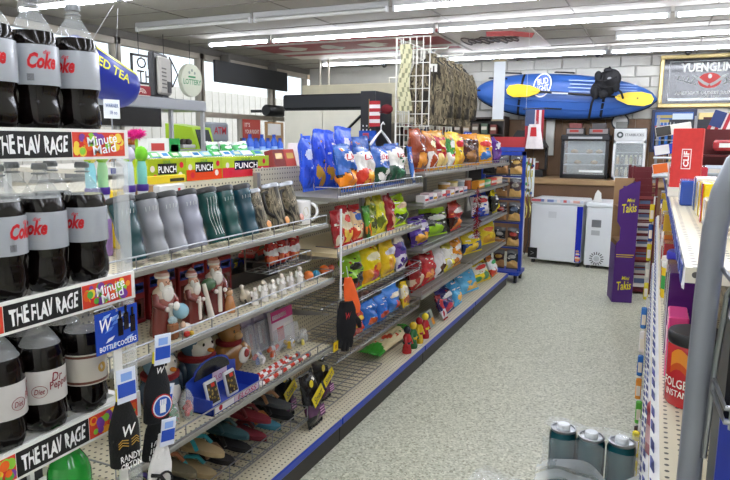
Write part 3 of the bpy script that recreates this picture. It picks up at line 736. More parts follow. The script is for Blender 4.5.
def sleeve(px, py, label, body, kind, tilt=0, dx=0.02, s=1.):
    p = on(px, py, 0, KX+dx)
    o = thing('bottle_sleeve', label, 'bottle sleeve', p, (0, R(tilt), PI/2+R(-12)), 'hanging bottle sleeves')
    prof = [(.034, -.085), (.040, -.08), (.041, 0), (.039, .02), (.028, .055), (.017, .085), (.016, .115)]
    MB().lathe([(r*s, z*s) for r, z in prof], 18, [body]*5+['#e8d81c' if kind != 'white' else body], sy=.55).build('sleeve_body', M_cloth(), o, True)
    yy = -.0235*s
    if kind == 'rko':
        letters(o, 'W', .034, .026, (0, yy-.001, .012), '#f0f0f0', shear=.2)
        mb = MB()
        for q in (-1, 1):
            for w_ in range(3): mb.tube([(q*.004, yy-.001, -.012-w_*.007), (q*.018, yy+.001, -.008-w_*.006), (q*.026, yy+.004, -.016-w_*.006)], .0012, '#b08c3c', 4)
        mb.build('gold_emblem', M_cloth(), o)
        letters(o, 'RANDY', .052, .016, (0, yy-.002, -.052), '#f0f0f0', rough=True); letters(o, 'ORTON', .052, .016, (0, yy-.002, -.071), '#f0f0f0', rough=True)
    elif kind == 'badge':
        letters(o, 'W', .022, .016, (0, -.013, .058), '#f0f0f0', shear=.2)
        for r_, c_, d in ((.030, '#c02830', .0), (.027, '#e8eaf0', .001), (.024, '#2c5cb8', .002)):
            MB().raw([(r_*math.cos(q*PI/10), yy-.001-d, -.03+r_*math.sin(q*PI/10)) for q in range(20)], [tuple(range(20))[::-1]], c_).build('badge_print', M_cloth(), o)
        mb = MB().box(-.008, .008, yy-.0045, yy-.004, -.046, -.026, '#f0f2f6')
        for q in range(4): mb.box(-.009+q*.005, -.0055+q*.005, yy-.0045, yy-.004, -.026, -.012, '#f0f2f6')
        mb.build('hand_print', M_cloth(), o)
    elif kind == 'name':
        mb = MB(); rn_ = random.Random(8)
        for q in range(22): a_, b_ = -.024+.0072*(q % 8), -.018-.017*(q//8); mb.tube([(a_, yy-.002, b_+a_*.3), (a_+rn_.uniform(-.002, .003), yy-.002, b_+a_*.3+.012)], .0013, '#e8e8e8', 4)
        mb.build('scrawl_print', M_cloth(), o)
    else:
        mb = MB()
        mb.tube([(.022*math.cos(q*PI/8), yy-.002, -.02+.022*math.sin(q*PI/8)) for q in range(17)], .003, '#1c1c1e', 5)
        mb.tube([(-.034, yy+.006, .0), (-.014, yy-.003, -.004), (.005, yy-.004, -.03), (.014, yy-.003, -.07)], .005, '#1c1c1e', 5)
        mb.build('line_print', M_cloth(), o)
    # paper tag hung on the neck
    tg = MB().box(-.026*s, .026*s, -.02, -.018, .085*s, .17*s, '#dfe6f6'); tg.box(-.024*s, .024*s, -.0206, -.02, .10*s, .135*s, '#2f55c0'); tg.box(-.015*s, .015*s, -.021, -.0205, .14*s, .16*s, '#8cb0f0')
    tg.build('neck_tag', M_gloss(), o)
    return o
sleeve(124, 432, 'black bottle sleeve with white W and gold emblem', '#161616', 'rko', 0, .035, .92)
sleeve(157, 392, 'black bottle sleeve with round blue and red badge', '#17181c', 'badge', 4, .02, .88)
sleeve(156, 434, 'black bottle sleeve with slanted white name lettering', '#141416', 'name', 12, -.032, .8)
sleeve(160, 470, 'white bottle sleeve with black line drawing', '#e4e2e0', 'white', 8, .034, .8)

for (dz_, c_) in ((-.02, 0), (-.12, 1), (-.2, 2), (-.3, 3)):
    MB().tube([(0, 0, dz_), (.009, 0, dz_+.002)], .002, '#c9ccd0', 5).build('peg', M_chrome(), kd)
# ================================================================ tumblers and mugs
def camo_mat():
    if 'camo' in MATS: return MATS['camo']
    m = mat('camo', '#6a6048', rough=.35, var=.1)
    N, L = m.node_tree.nodes, m.node_tree.links; b = N['Principled BSDF']
    tc = N.new('ShaderNodeTexCoord'); mp = N.new('ShaderNodeMapping'); mp.inputs['Scale'].default_value = (1, 1, .35); L.new(tc.outputs['Object'], mp.inputs[0])
    v = N.new('ShaderNodeTexNoise'); v.inputs['Scale'].default_value = 38; v.inputs['Detail'].default_value = 4; v.inputs['Distortion'].default_value = 1.2
    L.new(mp.outputs[0], v.inputs['Vector'])
    r = N.new('ShaderNodeValToRGB'); r.color_ramp.interpolation = 'CONSTANT'; e = r.color_ramp
    e.elements[0].color = (*lin('#2a261e'), 1); e.elements[1].position = .42; e.elements[1].color = (*lin('#6b6350'), 1)
    for p_, c_ in ((.5, '#938770'), (.56, '#4a4434'), (.62, '#b0a48c'), (.68, '#7c5a3c')):
        x = e.elements.new(p_); x.color = (*lin(c_), 1)
    L.new(v.outputs[0], r.inputs[0]); L.new(r.outputs[0], b.inputs['Base Color'])
    return m
def tumbler(pxt, label, col, H=.215, rt=.044, rb=.036, camo=False, X=-1.52, lean=17, handle=None, wav=False):
    z = 1.142; y = y_at(pxt, X-.02, z+H*.5)
    o = thing('tumbler', label, 'tumbler', (X, y, z+.012), (R(-lean), 0, PI/2), 'tumblers on the rail shelf')
    n = 18; rings = []
    for q in range(11):
        t = q/10; r = rb+(rt-rb)*t+ (.0028*math.sin(t*PI*5) if not camo else 0)
        rings.append([(r*math.cos(2*PI*j/n), r*math.sin(2*PI*j/n), t*H*.9) for j in range(n)])
    m = camo_mat() if camo else mat('tumbler_'+col[1:], col, rough=.22, var=.05, coat=.4)
    MB().loft(rings, col).build('cup', m, o, True)
    MB().lathe([(rt+.001, H*.9), (rt+.004, H*.905), (rt+.004, H*.975), (rt-.002, H), (rt-.012, H*.985)], 18, '#20201f' if not camo else '#bfc1c2').build('lid', M_plast() if not camo else M_chrome(), o, True)
    if not camo:
        mb = MB()
        for k in range(4):
            a = -.9+k*.28; rr = rt
            mb.tube([((rb+(rt-rb)*t+.0032*math.sin(t*PI*5)+.0012)*math.sin(a+.1*math.sin(t*9)), -(rb+(rt-rb)*t+.0032*math.sin(t*PI*5)+.0012)*math.cos(a+.1*math.sin(t*9)), t*H*.9) for t in [(.9-.75*q/10 if wav else .86-.07*q/10) for q in range(11)]], .0011, '#d8dcdc', 4)
        mb.build('line_print', M_plast(), o)
    if camo:
        MB().lathe([(.013, 0), (.014, .003)], 14, '#d88a40' if pxt > 270 else '#c09a80').at()
        bd = MB(); bd.at((.01, -rt-.001, H*.14), (PI/2, 0, 0)).lathe([(.016, 0), (.017, .002), (.001, .004)], 14, '#dc9a58' if pxt < 280 else '#cf8f7c'); bd.build('badge', M_gloss(), o)
    if handle:
        s = handle
        MB().tube([(s*rt*.9, -.01, H*.82), (s*(rt+.03), -.012, H*.8), (s*(rt+.042), -.012, H*.6), (s*(rt+.035), -.012, H*.38), (s*rt*.86, -.01, H*.28)], .008, '#1c1b1a', 8).build('handle', M_plast(), o, True)
    return o
T1, T2 = '#143f44', '#8f8f98'
tumbler(130.5, 'teal tumbler leftmost, beside clear rack post', T1)
tumbler(153, 'silver grey tumbler next to the leftmost teal one', '#8d8f94')
tumbler(173, 'middle silver grey tumbler of three', '#93959c')
tumbler(193, 'silver grey tumbler next to the wavy teal one', '#9395a2')
tumbler(213, 'dark teal tumbler with white wavy lines', '#12453f', wav=True)
tumbler(230, 'dark teal tumbler second from the camouflage cup', '#154a48')
tumbler(247, 'blue teal tumbler beside the camouflage cup', '#1a4452')
tumbler(258.5, 'slim camouflage cup with dark lid beside teal tumblers', '#5a5040', H=.19, rt=.034, rb=.032, camo=True)
tumbler(275.5, 'camouflage travel mug with orange badge and black handle', '#6a6050', H=.205, rt=.043, rb=.038, camo=True, handle=-1)
tumbler(291, 'camouflage travel mug beside the white mug', '#7a6a5c', H=.205, rt=.040, rb=.036, camo=True, handle=-1)
# white mug
y = 2.678; mg = thing('mug', 'white ceramic mug at the end of the tumbler shelf', 'mug', (-1.56, y, 1.1425), (0, 0, R(40))); mg.scale = (1.05, 1.05, 1.1)
MB().lathe([(.044, 0), (.05, .003), (.052, .02), (.052, .105), (.0485, .105), (.0475, .012), (.002, .01)], 28, '#eeeeec').build('cup', M_ceram(), mg, True)
MB().tube([(.05+.034*math.sin(q*PI/10), 0, .055+.036*math.cos(q*PI/10)) for q in range(11)], .007, '#eeeeec', 8).build('handle', M_ceram(), mg, True)
mb = MB(); mb.raw([(.0525*math.sin(.45+.3*math.cos(q*PI/8)), -.0525*math.cos(.45+.3*math.cos(q*PI/8)), .06+.022*math.sin(q*PI/8)) for q in range(16)], [tuple(range(16))], '#dcd8c8'); mb.build('gold_print', M_ceram(), mg)
# small green bottle behind the camouflage mugs
y = y_at(288, -1.66, 1.3); gb = thing('green_bottle', 'small green soda bottle behind the camouflage mugs', 'bottle', (-1.665, y, 1.142))
MB().lathe([(.03, 0), (.033, .01), (.033, .12), (.026, .15), (.012, .175), (.012, .185)], 16, '#2cae4a').build('body', mat('green_bottle'), gb, True)
MB().lathe([(.034, .06), (.034, .11)], 16, '#1c8c34', cap=False).build('label_band', M_gloss(), gb)
MB().lathe([(.0145, .183), (.0145, .2)], 14, '#22a040').build('cap', M_plast(), gb)

# ---------------------------------------------------------------- boxes and packs above the back panel
def punch_box(l, r, top, low, label, X=-1.93, z=1.3585, h=.105):
    ya, yb = y_at(l, X, z+.05), y_at(r, X, z+.05); w_ = yb-ya-.004
    o = thing('candy_box', label, 'candy box', (X-.06, (ya+yb)/2, z), (0, 0, PI/2), 'sour candy boxes')
    MB().box(-w_/2, w_/2, -.06, .06, 0, h, top).build('carton', M_gloss(), o)
    MB().box(-w_/2+.001, w_/2-.001, -.0608, -.06, .001, h*.48, low).build('lower_print', M_gloss(), o)
    mb = MB().box(-w_*.26, w_*.24, -.0612, -.0606, h*.36, h*.80, '#18181a'); mb.build('word_panel', M_gloss(), o)
    letters(o, 'PUNCH', w_*.48, h*.28, (-.01*w_, -.0618, h*.56), '#ffffff')
    letters(o, 'SOUR', w_*.2, h*.13, (-.02*w_, -.0618, h*.86), '#2c7a2c')
    for q, (u, v) in enumerate(((-.4, .6), (.38, .72), (.34, .3), (-.34, .25))):
        mb = MB(); mb.raw([(u*w_+.014*math.cos(j*PI/6), -.0613, v*h+.014*math.sin(j*PI/6)) for j in range(12)], [tuple(range(12))], '#d8283a' if q % 2 else '#f0e4d0'); mb.build('fruit_print', M_gloss(), o)
punch_box(148, 186, '#a8bc20', '#98b01c', 'lime sour candy box, leftmost of three above the tumblers')
punch_box(186, 222, '#b4cc2c', '#e0481c', 'green and orange sour candy box in the middle of three')
punch_box(222, 269, '#b8d02c', '#d83040', 'green and red sour candy box, widest of three')
def card_box(name, label, cat, l, r, X, z, h, d, col, parts=(), rz=PI/2, lean=0, group=None, m=None, dz=0):
    ya, yb = y_at(l, X, z+h/2), y_at(r, X, z+h/2); w_ = abs(yb-ya)
    for lo_, hi_ in ((2.735, 2.83), (4.04, 4.125), (5.405, 5.495)):
        if X > -1.88 and ya < hi_ and yb > lo_ and X < -1:
            sh_ = lo_-yb if (ya+yb)/2 < (lo_+hi_)/2 else hi_-ya
            ya += sh_; yb += sh_
    o = thing(name, label, cat, (X, (ya+yb)/2, z+dz+d*math.sin(R(lean))+.0005), (R(-lean), 0, rz), group)
    MB().box(-w_/2, w_/2, 0, d, 0, h, col, bev=.003).build('body', m or M_print(), o)
    for (nm, x0, x1, z0, z1, c) in parts:
        MB().box(x0*w_, x1*w_, -.0012, .0002, z0*h, z1*h, c).build(nm, M_gloss(), o)
    return o, w_
card_box('snack_pouch', 'bright yellow carton behind the leftmost tumblers', 'carton', 118, 137, -1.79, 1.142, .215, .05, '#ecc80e', [('print_panel', -.4, .4, .6, .9, '#e0b80c')])
card_box('cardboard_box', 'open brown cardboard tray behind silver tumblers', 'cardboard box', 138, 160, -1.795, 1.142, .225, .08, '#9c7c58', [('flap', -.5, .5, .86, .98, '#b08e66')])
o_, w_ = card_box('snack_pouch', 'white candy pouch with yellow print behind silver tumblers', 'pouch', 161, 186, -1.70, 1.142, .23, .035, '#e6e6e2', [('yellow_print', -.42, .35, .72, .88, '#d8bc20'), ('black_print', -.3, .4, .62, .72, '#2c2a24'), ('red_dot', .2, .3, .88, .94, '#c82c30')])
card_box('snack_pouch', 'yellow candy tray lid in front of the lime box', 'carton', 144, 186, -1.904, 1.358, .035, .02, '#e8cc18', [('black_print', .1, .45, .2, .6, '#3a3418')])

# candy wands standing behind the clear rack post
def wand(px, label, c1, c2, X=-1.735, h=.30):
    z = 1.142; y = y_at(px, X, z+.2); o = thing('candy_wand', label, 'candy toy', (X, y, z), group='candy wands beside the cola rack')
    MB().lathe([(.02, 0), (.022, .01), (.022, .13)], 12, '#b890d0').build('base_cup', M_plast(), o, True)
    MB().lathe([(.019, .13), (.019, .215)], 12, '#dfe4e8').build('tube', M_plast(), o, True)
    MB().lathe([(.0215, .215), (.0225, .22), (.0225, .236), (.0215, .24)], 12, '#4a2c8c').build('purple_band', M_plast(), o, True)
    MB().lathe([(.018, .24), (.018, .30), (.013, .325)], 12, c1).build('upper_tube', M_plast(), o, True)
    MB().ball((0, 0, .35), .026, .022, .03, c2, 10, 6).build('topper', M_cloth(), o, True)
    MB().ball((.0, 0, .335), .019, .019, .014, '#9ad02c', 10, 5).build('collar', M_plast(), o, True)
for k, (px, c1, c2, d) in enumerate(((92, '#8cd0d8', '#f0e070', 'yellow'), (104, '#a8d8a0', '#b8e070', 'lime'), (130, '#cfe0e8', '#d8d4e4', 'pale lilac'), (143, '#7cc8b8', '#7ccc30', 'green'))):
    wand(px, 'candy wand with %s topper standing beside the clear post' % d, c1, c2)
pf = thing('fluffy_toy', 'hot pink fluffy pompom above the candy wands', 'toy', on(136, 134, 0, -1.80))
rn = random.Random(5); mb = MB()
for q in range(260):
    d = Vector((rn.gauss(0, 1), rn.gauss(0, 1), rn.gauss(0, 1))).normalized(); e = Vector((d.x*.028, d.y*.048, d.z*.024))
    a = d.cross(Vector((rn.random(), rn.random(), rn.random()))).normalized()*.004
    mb.raw([tuple(e*.5-a), tuple(e*.5+a), tuple(e*rn.uniform(.9, 1.2))], [(0, 1, 2)], rn.choice(['#f02c9c', '#e0208c', '#f850b0']))
mb.ball((0, 0, 0), .022, .036, .018, '#e0208c', 10, 6); mb.build('fluff', M_cloth(), pf)
MB().tube([(0, 0, -.01), (0, 0, -.2)], .006, '#9ad02c', 6).build('stick', M_plast(), pf)

# ================================================================ figurines
FZ = .87
def fig(name, label, cat, px, X, z, rz=PI/2, group=None, yz=.08):
    return thing(name, label, cat, (X, y_at(px, X, z+yz), z), (0, 0, rz), group)
def santa(px, X, H, label, rz, coat, extra):
    o = fig('bearded_figurine', label, 'figurine', px, X, FZ, rz, 'bearded ceramic figurines', H/2); s = H/.2
    n = 16; prof = [(.040, 0), (.042, .01), (.038, .05), (.033, .09), (.034, .115), (.030, .135), (.014, .148)]
    rings = [[(s*r*(1+.10*math.sin(6*2*PI*j/n)*(1-z/.16))*math.cos(2*PI*j/n), s*r*.8*(1+.10*math.sin(6*2*PI*j/n)*(1-z/.16))*math.sin(2*PI*j/n), s*z) for j in range(n)] for r, z in prof]
    MB().loft(rings, [coat, coat, coat, '#a8685c', '#d8c4b4', '#d8c4b4']).build('robe', M_ceram(), o, True)
    MB().ball((0, -.006*s, .158*s), .019*s, .019*s, .022*s, '#e0b096', 12, 8).build('head', M_ceram(), o, True)
    mb = MB(); mb.ball((0, -.022*s, .128*s), .021*s, .012*s, .026*s, '#e9e4dc', 12, 8); mb.ball((-.015*s, -.014*s, .146*s), .007*s, .010*s, .018*s, '#e9e4dc', 8, 6); mb.ball((.015*s, -.014*s, .146*s), .007*s, .010*s, .018*s, '#e9e4dc', 8, 6)
    mb.ball((0, -.028*s, .146*s), .011*s, .004*s, .004*s, '#f4f0ea', 8, 5); mb.build('beard', M_ceram(), o, True)
    MB().ball((0, -.026*s, .158*s), .004*s, .005*s, .004*s, '#d89a80', 8, 5).build('nose', M_ceram(), o, True)
    MB().ball((-.007*s, -.0245*s, .163*s), .0022*s, col='#2a2422', n=6, m=4).ball((.007*s, -.0245*s, .163*s), .0022*s, col='#2a2422', n=6, m=4).build('eyes', M_ceram(), o)
    MB().lathe([(.0205*s, .172*s), (.0225*s, .179*s), (.019*s, .188*s), (.012*s, .198*s), (.002*s, .206*s)], 14, ['#efe9e0', '#d8b8b0', '#b06a60', '#e6dcd2']).build('hood', M_ceram(), o, True)
    for q in (-1, 1):
        MB().tube([(q*.026*s, 0, .125*s), (q*.036*s, -.012*s, .10*s), (q*.022*s, -.034*s, .088*s)], [.012*s, .012*s, .009*s], coat, 8).build('sleeve', M_ceram(), o, True)
        MB().ball((q*.018*s, -.038*s, .086*s), .008*s, col='#e8e0d8', n=8, m=6).build('mitten', M_ceram(), o, True)
    MB().box(-.008*s, .008*s, -.037*s, -.028*s, .01*s, .10*s, '#eae2d6', bev=.003).build('fur_trim', M_ceram(), o)
    extra(o, s)
def ex_globe(o, s):
    MB().ball((.02*s, -.05*s, .075*s), .024*s, col='#86b0c0', n=14, m=10).build('globe', M_ceram(), o, True)
    MB().ball((0, -.055*s, .095*s), .012*s, .008*s, .014*s, '#f0ece4', 8, 6).build('dove', M_ceram(), o, True)
    mb = MB().box(-.03*s, .002*s, -.065*s, -.04*s, 0, .05*s, '#8a5a3c', bev=.006*s).ball((-.014*s, -.052*s, .055*s), .016*s, .012*s, .012*s, '#9cb0b4', 8, 6); mb.build('gift_sack', M_ceram(), o)
def ex_basket(o, s):
    MB().lathe([(.012*s, .07*s), (.016*s, .085*s)], 10, '#a87c3c').build('basket', M_ceram(), o)
    MB().tube([(.035*s, -.03*s, .14*s), (.04*s, -.045*s, .06*s), (.05*s, -.05*s, .005*s)], [.008*s, .011*s, .014*s], '#e8e0d4', 8).build('scarf', M_ceram(), o, True)
def ex_child(o, s):
    MB().lathe([(.018*s, 0), (.02*s, .02*s), (.012*s, .05*s)], 10, '#a8743c').at((0, 0, 0))
    mb = MB(); mb.at((.045*s, -.025*s, 0)).lathe([(.02*s, 0), (.021*s, .02*s), (.012*s, .055*s), (.006*s, .06*s)], 10, '#b07848').ball((0, 0, .07*s), .013*s, col='#d8a878', n=10, m=6).ball((0, .003*s, .076*s), .014*s, .013*s, .01*s, '#7a5230', 8, 5)
    mb.build('child', M_ceram(), o, True)
    MB().ball((-.035*s, -.02*s, .11*s), .03*s, .02*s, .022*s, '#4c6c4c', 10, 6).build('green_sack', M_ceram(), o, True)
santa(163, -1.525, .238, 'bearded figurine with a globe, leftmost on its shelf', PI/2-.1, '#7c342f', ex_globe)
santa(192, -1.545, .20, 'smaller bearded figurine with white scarf in the middle', PI/2+.1, '#74302c', ex_basket)
santa(214, -1.545, .228, 'tall bearded figurine with a child at its side', PI/2-.3, '#6c2a28', ex_child)
# low crib group in front
o = fig('resting_figurine', 'low cream figurine group lying between the bearded figurines', 'figurine', 185, -1.462, FZ, PI/2, None, .03); o.scale = (.62, .62, .7)
mb = MB().ball((0, 0, .03), .05, .03, .03, '#e2d8cc', 12, 8); mb.build('blanket', M_ceram(), o, True)
MB().ball((-.03, -.01, .06), .018, col='#e4c0a4', n=10, m=8).build('head', M_ceram(), o, True)
MB().box(-.04, -.01, -.045, -.02, 0, .025, '#c03430', bev=.004).build('red_gift', M_ceram(), o); MB().box(.0, .025, -.045, -.022, 0, .02, '#d8b440', bev=.004).build('gold_gift', M_ceram(), o)
# cream animal figurine
o = fig('cream_deer_figurine', 'cream and grey reclining animal figurine beside the white angels', 'figurine', 245, -1.53, FZ, PI/2, None, .03); o.scale = (.72, .8, .85)
MB().ball((0, 0, .035), .05, .025, .032, '#d8cdb8', 12, 8).build('body', M_ceram(), o, True)
MB().tube([(-.03, -.01, .05), (-.045, -.012, .075), (-.05, -.014, .085)], [.016, .011, .009], '#dcd2be', 8).build('neck', M_ceram(), o, True)
MB().ball((-.056, -.016, .092), .017, .012, .012, '#e0d6c4', 10, 6).build('head', M_ceram(), o, True)
for q in (-1, 1): MB().tube([(q*.03, -.02, .02), (q*.045, -.035, .01), (q*.02, -.045, .006)], .007, '#4a4844', 6).build('leg', M_ceram(), o, True)
def angel(px, X, H, label, c='#e8e4de'):
    o = fig('angel_figurine', label, 'figurine', px, X, FZ, PI/2+random.uniform(-.15, .1), 'white angel figurines', H/2); s = H/.12
    MB().lathe([(.026*s, 0), (.027*s, .008*s), (.018*s, .05*s), (.014*s, .08*s), (.006*s, .09*s)], 14, c).build('gown', M_ceram(), o, True)
    MB().ball((0, 0, .102*s), .012*s, .012*s, .0135*s, '#f0e4d8', 10, 8).build('head', M_ceram(), o, True)
    MB().ball((0, .004*s, .106*s), .0135*s, .012*s, .012*s, '#e4dac8', 10, 6).build('hair', M_ceram(), o, True)
    for q in (-1, 1):
        MB().poly([(0, .045*s), (q*.03*s, .06*s), (q*.036*s, .085*s), (q*.024*s, .095*s), (0, .08*s)] if q > 0 else [(0, .045*s), (0, .08*s), (q*.024*s, .095*s), (q*.036*s, .085*s), (q*.03*s, .06*s)], .008*s, .013*s, '#f2f0ec').build('wing', M_ceram(), o)
    MB().tube([(-.014*s, 0, .075*s), (-.012*s, -.016*s, .06*s), (0, -.02*s, .062*s), (.012*s, -.016*s, .06*s), (.014*s, 0, .075*s)], .005*s, c, 6).build('arms', M_ceram(), o, True)
for k, (px, h_, n_) in enumerate(((255, .075, 'short white angel figurine, leftmost of the angels'), (264, .092, 'white angel figurine, second along the rail'), (273, .082, 'white angel figurine, third along the rail'), (282, .094, 'white angel figurine, fourth along the rail'), (291, .088, 'white angel figurine beside the tallest one'), (300, .098, 'rightmost tallest white angel figurine'))):
    angel(px, -1.478, h_, n_)
# toy cars at the back of that shelf
def toy_car(px, X, z, label, col, num, L=.19, rz=R(100)):
    o = thing('toy_car', label, 'toy car', (X, px, z), (0, 0, rz), 'toy race cars'); s = L/.19
    side = [(-.095, .018), (-.092, .035), (-.04, .042), (-.02, .064), (.03, .064), (.055, .045), (.092, .04), (.095, .018)]
    mb = MB(); mb.poly([(x*s, q*s) for x, q in side], -.036*s, .036*s, col); mb.build('body', M_gloss(), o)
    MB().poly([(x*s, q*s) for x, q in [(-.030, .044), (-.016, .06), (.027, .06), (.044, .046)]], -.0365*s, .0365*s, '#15181c').build('windows', M_gloss(), o)
    for x in (-.06, .058):
        for q in (-1, 1):
            w = MB(); w.at((x*s, q*.033*s, .018*s), (PI/2, 0, 0)).lathe([(.018*s, -.007*s), (.018*s, .007*s)], 14, '#1a1a1a'); w.build('wheel', M_plast(), o)
    if num: letters(o, num, .035*s, .024*s, (.0, -.0375*s, .032*s), '#f0d018', shear=.2)
    MB().box(-.097*s, -.088*s, -.034*s, .034*s, .05*s, .054*s, col).build('spoiler', M_gloss(), o)
toy_car(2.41, -1.79, .937, 'blue toy race car with yellow number', '#1c2f86', '24')
toy_car(2.622, -1.79, .9635, 'red toy race car beside the blue one', '#b02622', None, .2)
tray = tag(MB().box(-1.86, -1.72, 2.31, 2.73, FZ+.001, .935, '#2a2826').build('display_riser', M_plast()), 'dark riser under the toy race cars', 'riser')
tag(MB().box(-1.85, -1.73, 2.52, 2.725, .9355, .962, '#34302e').build('display_riser', M_plast()), 'thin dark block under the red toy car', 'riser')
# red gift boxes at the back
for k, px in enumerate((140, 156, 171, 186, 200, 213, 226.2)):
    o, w_ = card_box('red_gift_box', 'dark red boxed ornament with blue label, %s from left behind the bearded figurines' % ORD[k], 'boxed ornament', px-7.0, px+5.4, -1.70, FZ, .17+.012*(k % 3), .06, '#8c1a20', [('window', -.35, .35, .1, .55, '#5a2420'), ('blue_label', -.38, .38, .68, .9, '#3448a0'), ('white_print', -.3, .3, .74, .84, '#d8d8e8'), ('trinket', -.12, .1, .15, .45, ['#e0b020', '#3c8a4c', '#d8482c'][k % 3])], group='boxed ornaments')
# small bits at the far end of the shelf
for px, c, lb, r_ in ((308.5, '#e07a3c', 'orange round toy beside the white angels', .026), (316, '#3a94b8', 'small teal ball at the shelf end', .02), (324, '#d86a30', 'orange fruit shaped toy in wire tray', .026), (331, '#c85a48', 'coral round toy in wire tray', .020)):
    o = fig('round_toy', lb, 'toy', px, -1.475 if px < 308 else -1.50, FZ, PI/2, None, .03)
    MB().ball((0, 0, r_), r_, r_, r_*.95, c, 12, 8).build('body', M_ceram(), o, True); MB().tube([(0, 0, r_*1.8), (.004, 0, r_*2.2)], .003, '#4a6a2c', 5).build('stem', M_plast(), o)
# wire tray behind, with blue-red-white snack packs
ya, yb = 2.36, 2.75
tr = thing('wire_tray', 'small chrome wire tray holding red white and navy packs', 'tray', (-1.665, (ya+yb)/2, .955))
mb = MB()
for x in (0, .045, .09, .13): mb.tube([(x, -.19, .0), (x, .19, .0)], .0025, n=5)
for q in range(9): mb.tube([(0, -.19+.0475*q, 0), (.13, -.19+.0475*q, 0), (.13, -.19+.0475*q, .05)], .002, n=5)
mb.tube([(0, -.19, .05), (.13, -.19, .05), (.13, .19, .05), (0, .19, .05)], .003, n=5); mb.build('wire_frame', M_chrome(), tr)
for s_ in (-1, 1): MB().box(-.006, .0, s_*.185-.003, s_*.185+.003, .0, .162).build('bracket', STEEL, tr)
rwb = ('#b02a28', '#1c2444', '#e8e4e4', '#a82420', '#d86a3c')
bag_row('small wire tray', -1.585, .958, [
    (268, 279, .158, rwb, 'red bag with white band', dict(lr=(.6, .12), ly=.5, lean=2, t=.05)),
    (279, 290, .158, rwb, 'red and white bag with navy top', dict(lr=(.6, .12), ly=.5, lean=2, t=.05)),
    (290, 301, .158, ('#b02a28', '#e4e0e0', '#ece8ea', '#b84a30', '#d88a4c'), 'largest red and white bag', dict(lr=(.6, .14), ly=.45, lean=2, t=.05))], 'red and white bags under the mug', segs=((2.38, 2.73),), xf=-1.545, zmax=1.118, lean=2, t=.05)

# ================================================================ penguin shelf
PZ = .527
def penguin(px, X, H, label):
    o = fig('penguin_figurine', label, 'figurine', px, X, PZ, PI/2-.15, 'penguin figurines', H/2); s = H/.18
    MB().lathe([(.035*s, 0), (.05*s, .01*s), (.058*s, .05*s), (.05*s, .09*s), (.042*s, .1*s)], 18, '#3a4c60').build('body', M_ceram(), o, True)
    MB().ball((0, -.02*s, .05*s), .044*s, .042*s, .045*s, '#e8e6e2', 14, 8).build('belly', M_ceram(), o, True)
    MB().ball((0, 0, .132*s), .046*s, .045*s, .046*s, '#5c7c94', 16, 10).build('head', M_ceram(), o, True)
    MB().ball((0, -.014*s, .128*s), .040*s, .037*s, .038*s, '#ece8e2', 16, 10).build('face', M_ceram(), o, True)
    MB().ball((0, -.055*s, .124*s), .009*s, .012*s, .006*s, '#e0882c', 8, 6).build('beak', M_ceram(), o, True)
    for q in (-1, 1): MB().ball((q*.015*s, -.045*s, .14*s), .0045*s, .003*s, .005*s, '#1c1c1e', 6, 5).build('eye', M_ceram(), o, True)
    MB().lathe([(.045*s, .088*s), (.052*s, .093*s), (.052*s, .104*s), (.044*s, .108*s)], 18, '#8c2428').build('scarf', M_cloth(), o, True)
    for q in (-1, 1): MB().ball((q*.058*s, -.005*s, .06*s), .012*s, .02*s, .036*s, '#34485c', 8, 6).build('flipper', M_ceram(), o, True)
penguin(160, -1.66, .25, 'ceramic penguin with red scarf, left of the pair')
penguin(197, -1.66, .265, 'ceramic penguin with red scarf beside the brown bear')
o = fig('bear_figurine', 'brown gingerbread bear figurine on the penguin shelf', 'figurine', 229, -1.645, PZ, PI/2-.1, None, .1); o.scale = (1.22, 1.22, 1.22)
MB().ball((0, 0, .065), .062, .055, .066, '#9a6a34', 16, 10).build('body', M_ceram(), o, True)
MB().ball((0, -.004, .16), .046, .043, .043, '#a4743c', 16, 10).build('head', M_ceram(), o, True)
for q in (-1, 1):
    MB().ball((q*.038, .002, .195), .016, .01, .016, '#946430', 10, 6).build('ear', M_ceram(), o, True)
    MB().ball((q*.016, -.042, .168), .005, .003, .006, '#1c1a18', 6, 5).build('eye', M_ceram(), o, True)
    MB().tube([(q*.05, -.01, .10), (q*.065, -.03, .075), (q*.045, -.052, .06)], [.018, .017, .014], '#9a6a34', 8).build('arm', M_ceram(), o, True)
MB().ball((0, -.045, .15), .02, .016, .014, '#caa06a', 10, 6).build('muzzle', M_ceram(), o, True)
MB().ball((.018, -.055, .075), .028, .012, .03, '#e4dfd6', 12, 8).build('white_heart', M_ceram(), o, True); MB().ball((.02, -.066, .085), .014, .006, .016, '#a02c2c', 8, 6).build('red_patch', M_ceram(), o, True)
MB().lathe([(.040, .112), (.046, .116), (.046, .126), (.04, .13)], 16, '#8c2428').build('scarf', M_cloth(), o, True)
card_box('red_gift_box', 'tall red card box behind the brown bear', 'box', 238, 257, -1.79, PZ, .21, .05, '#8e1c26', [('window', -.3, .3, .2, .6, '#c8b4ac'), ('white_oval', .0, .3, .12, .3, '#d8d4cc')])
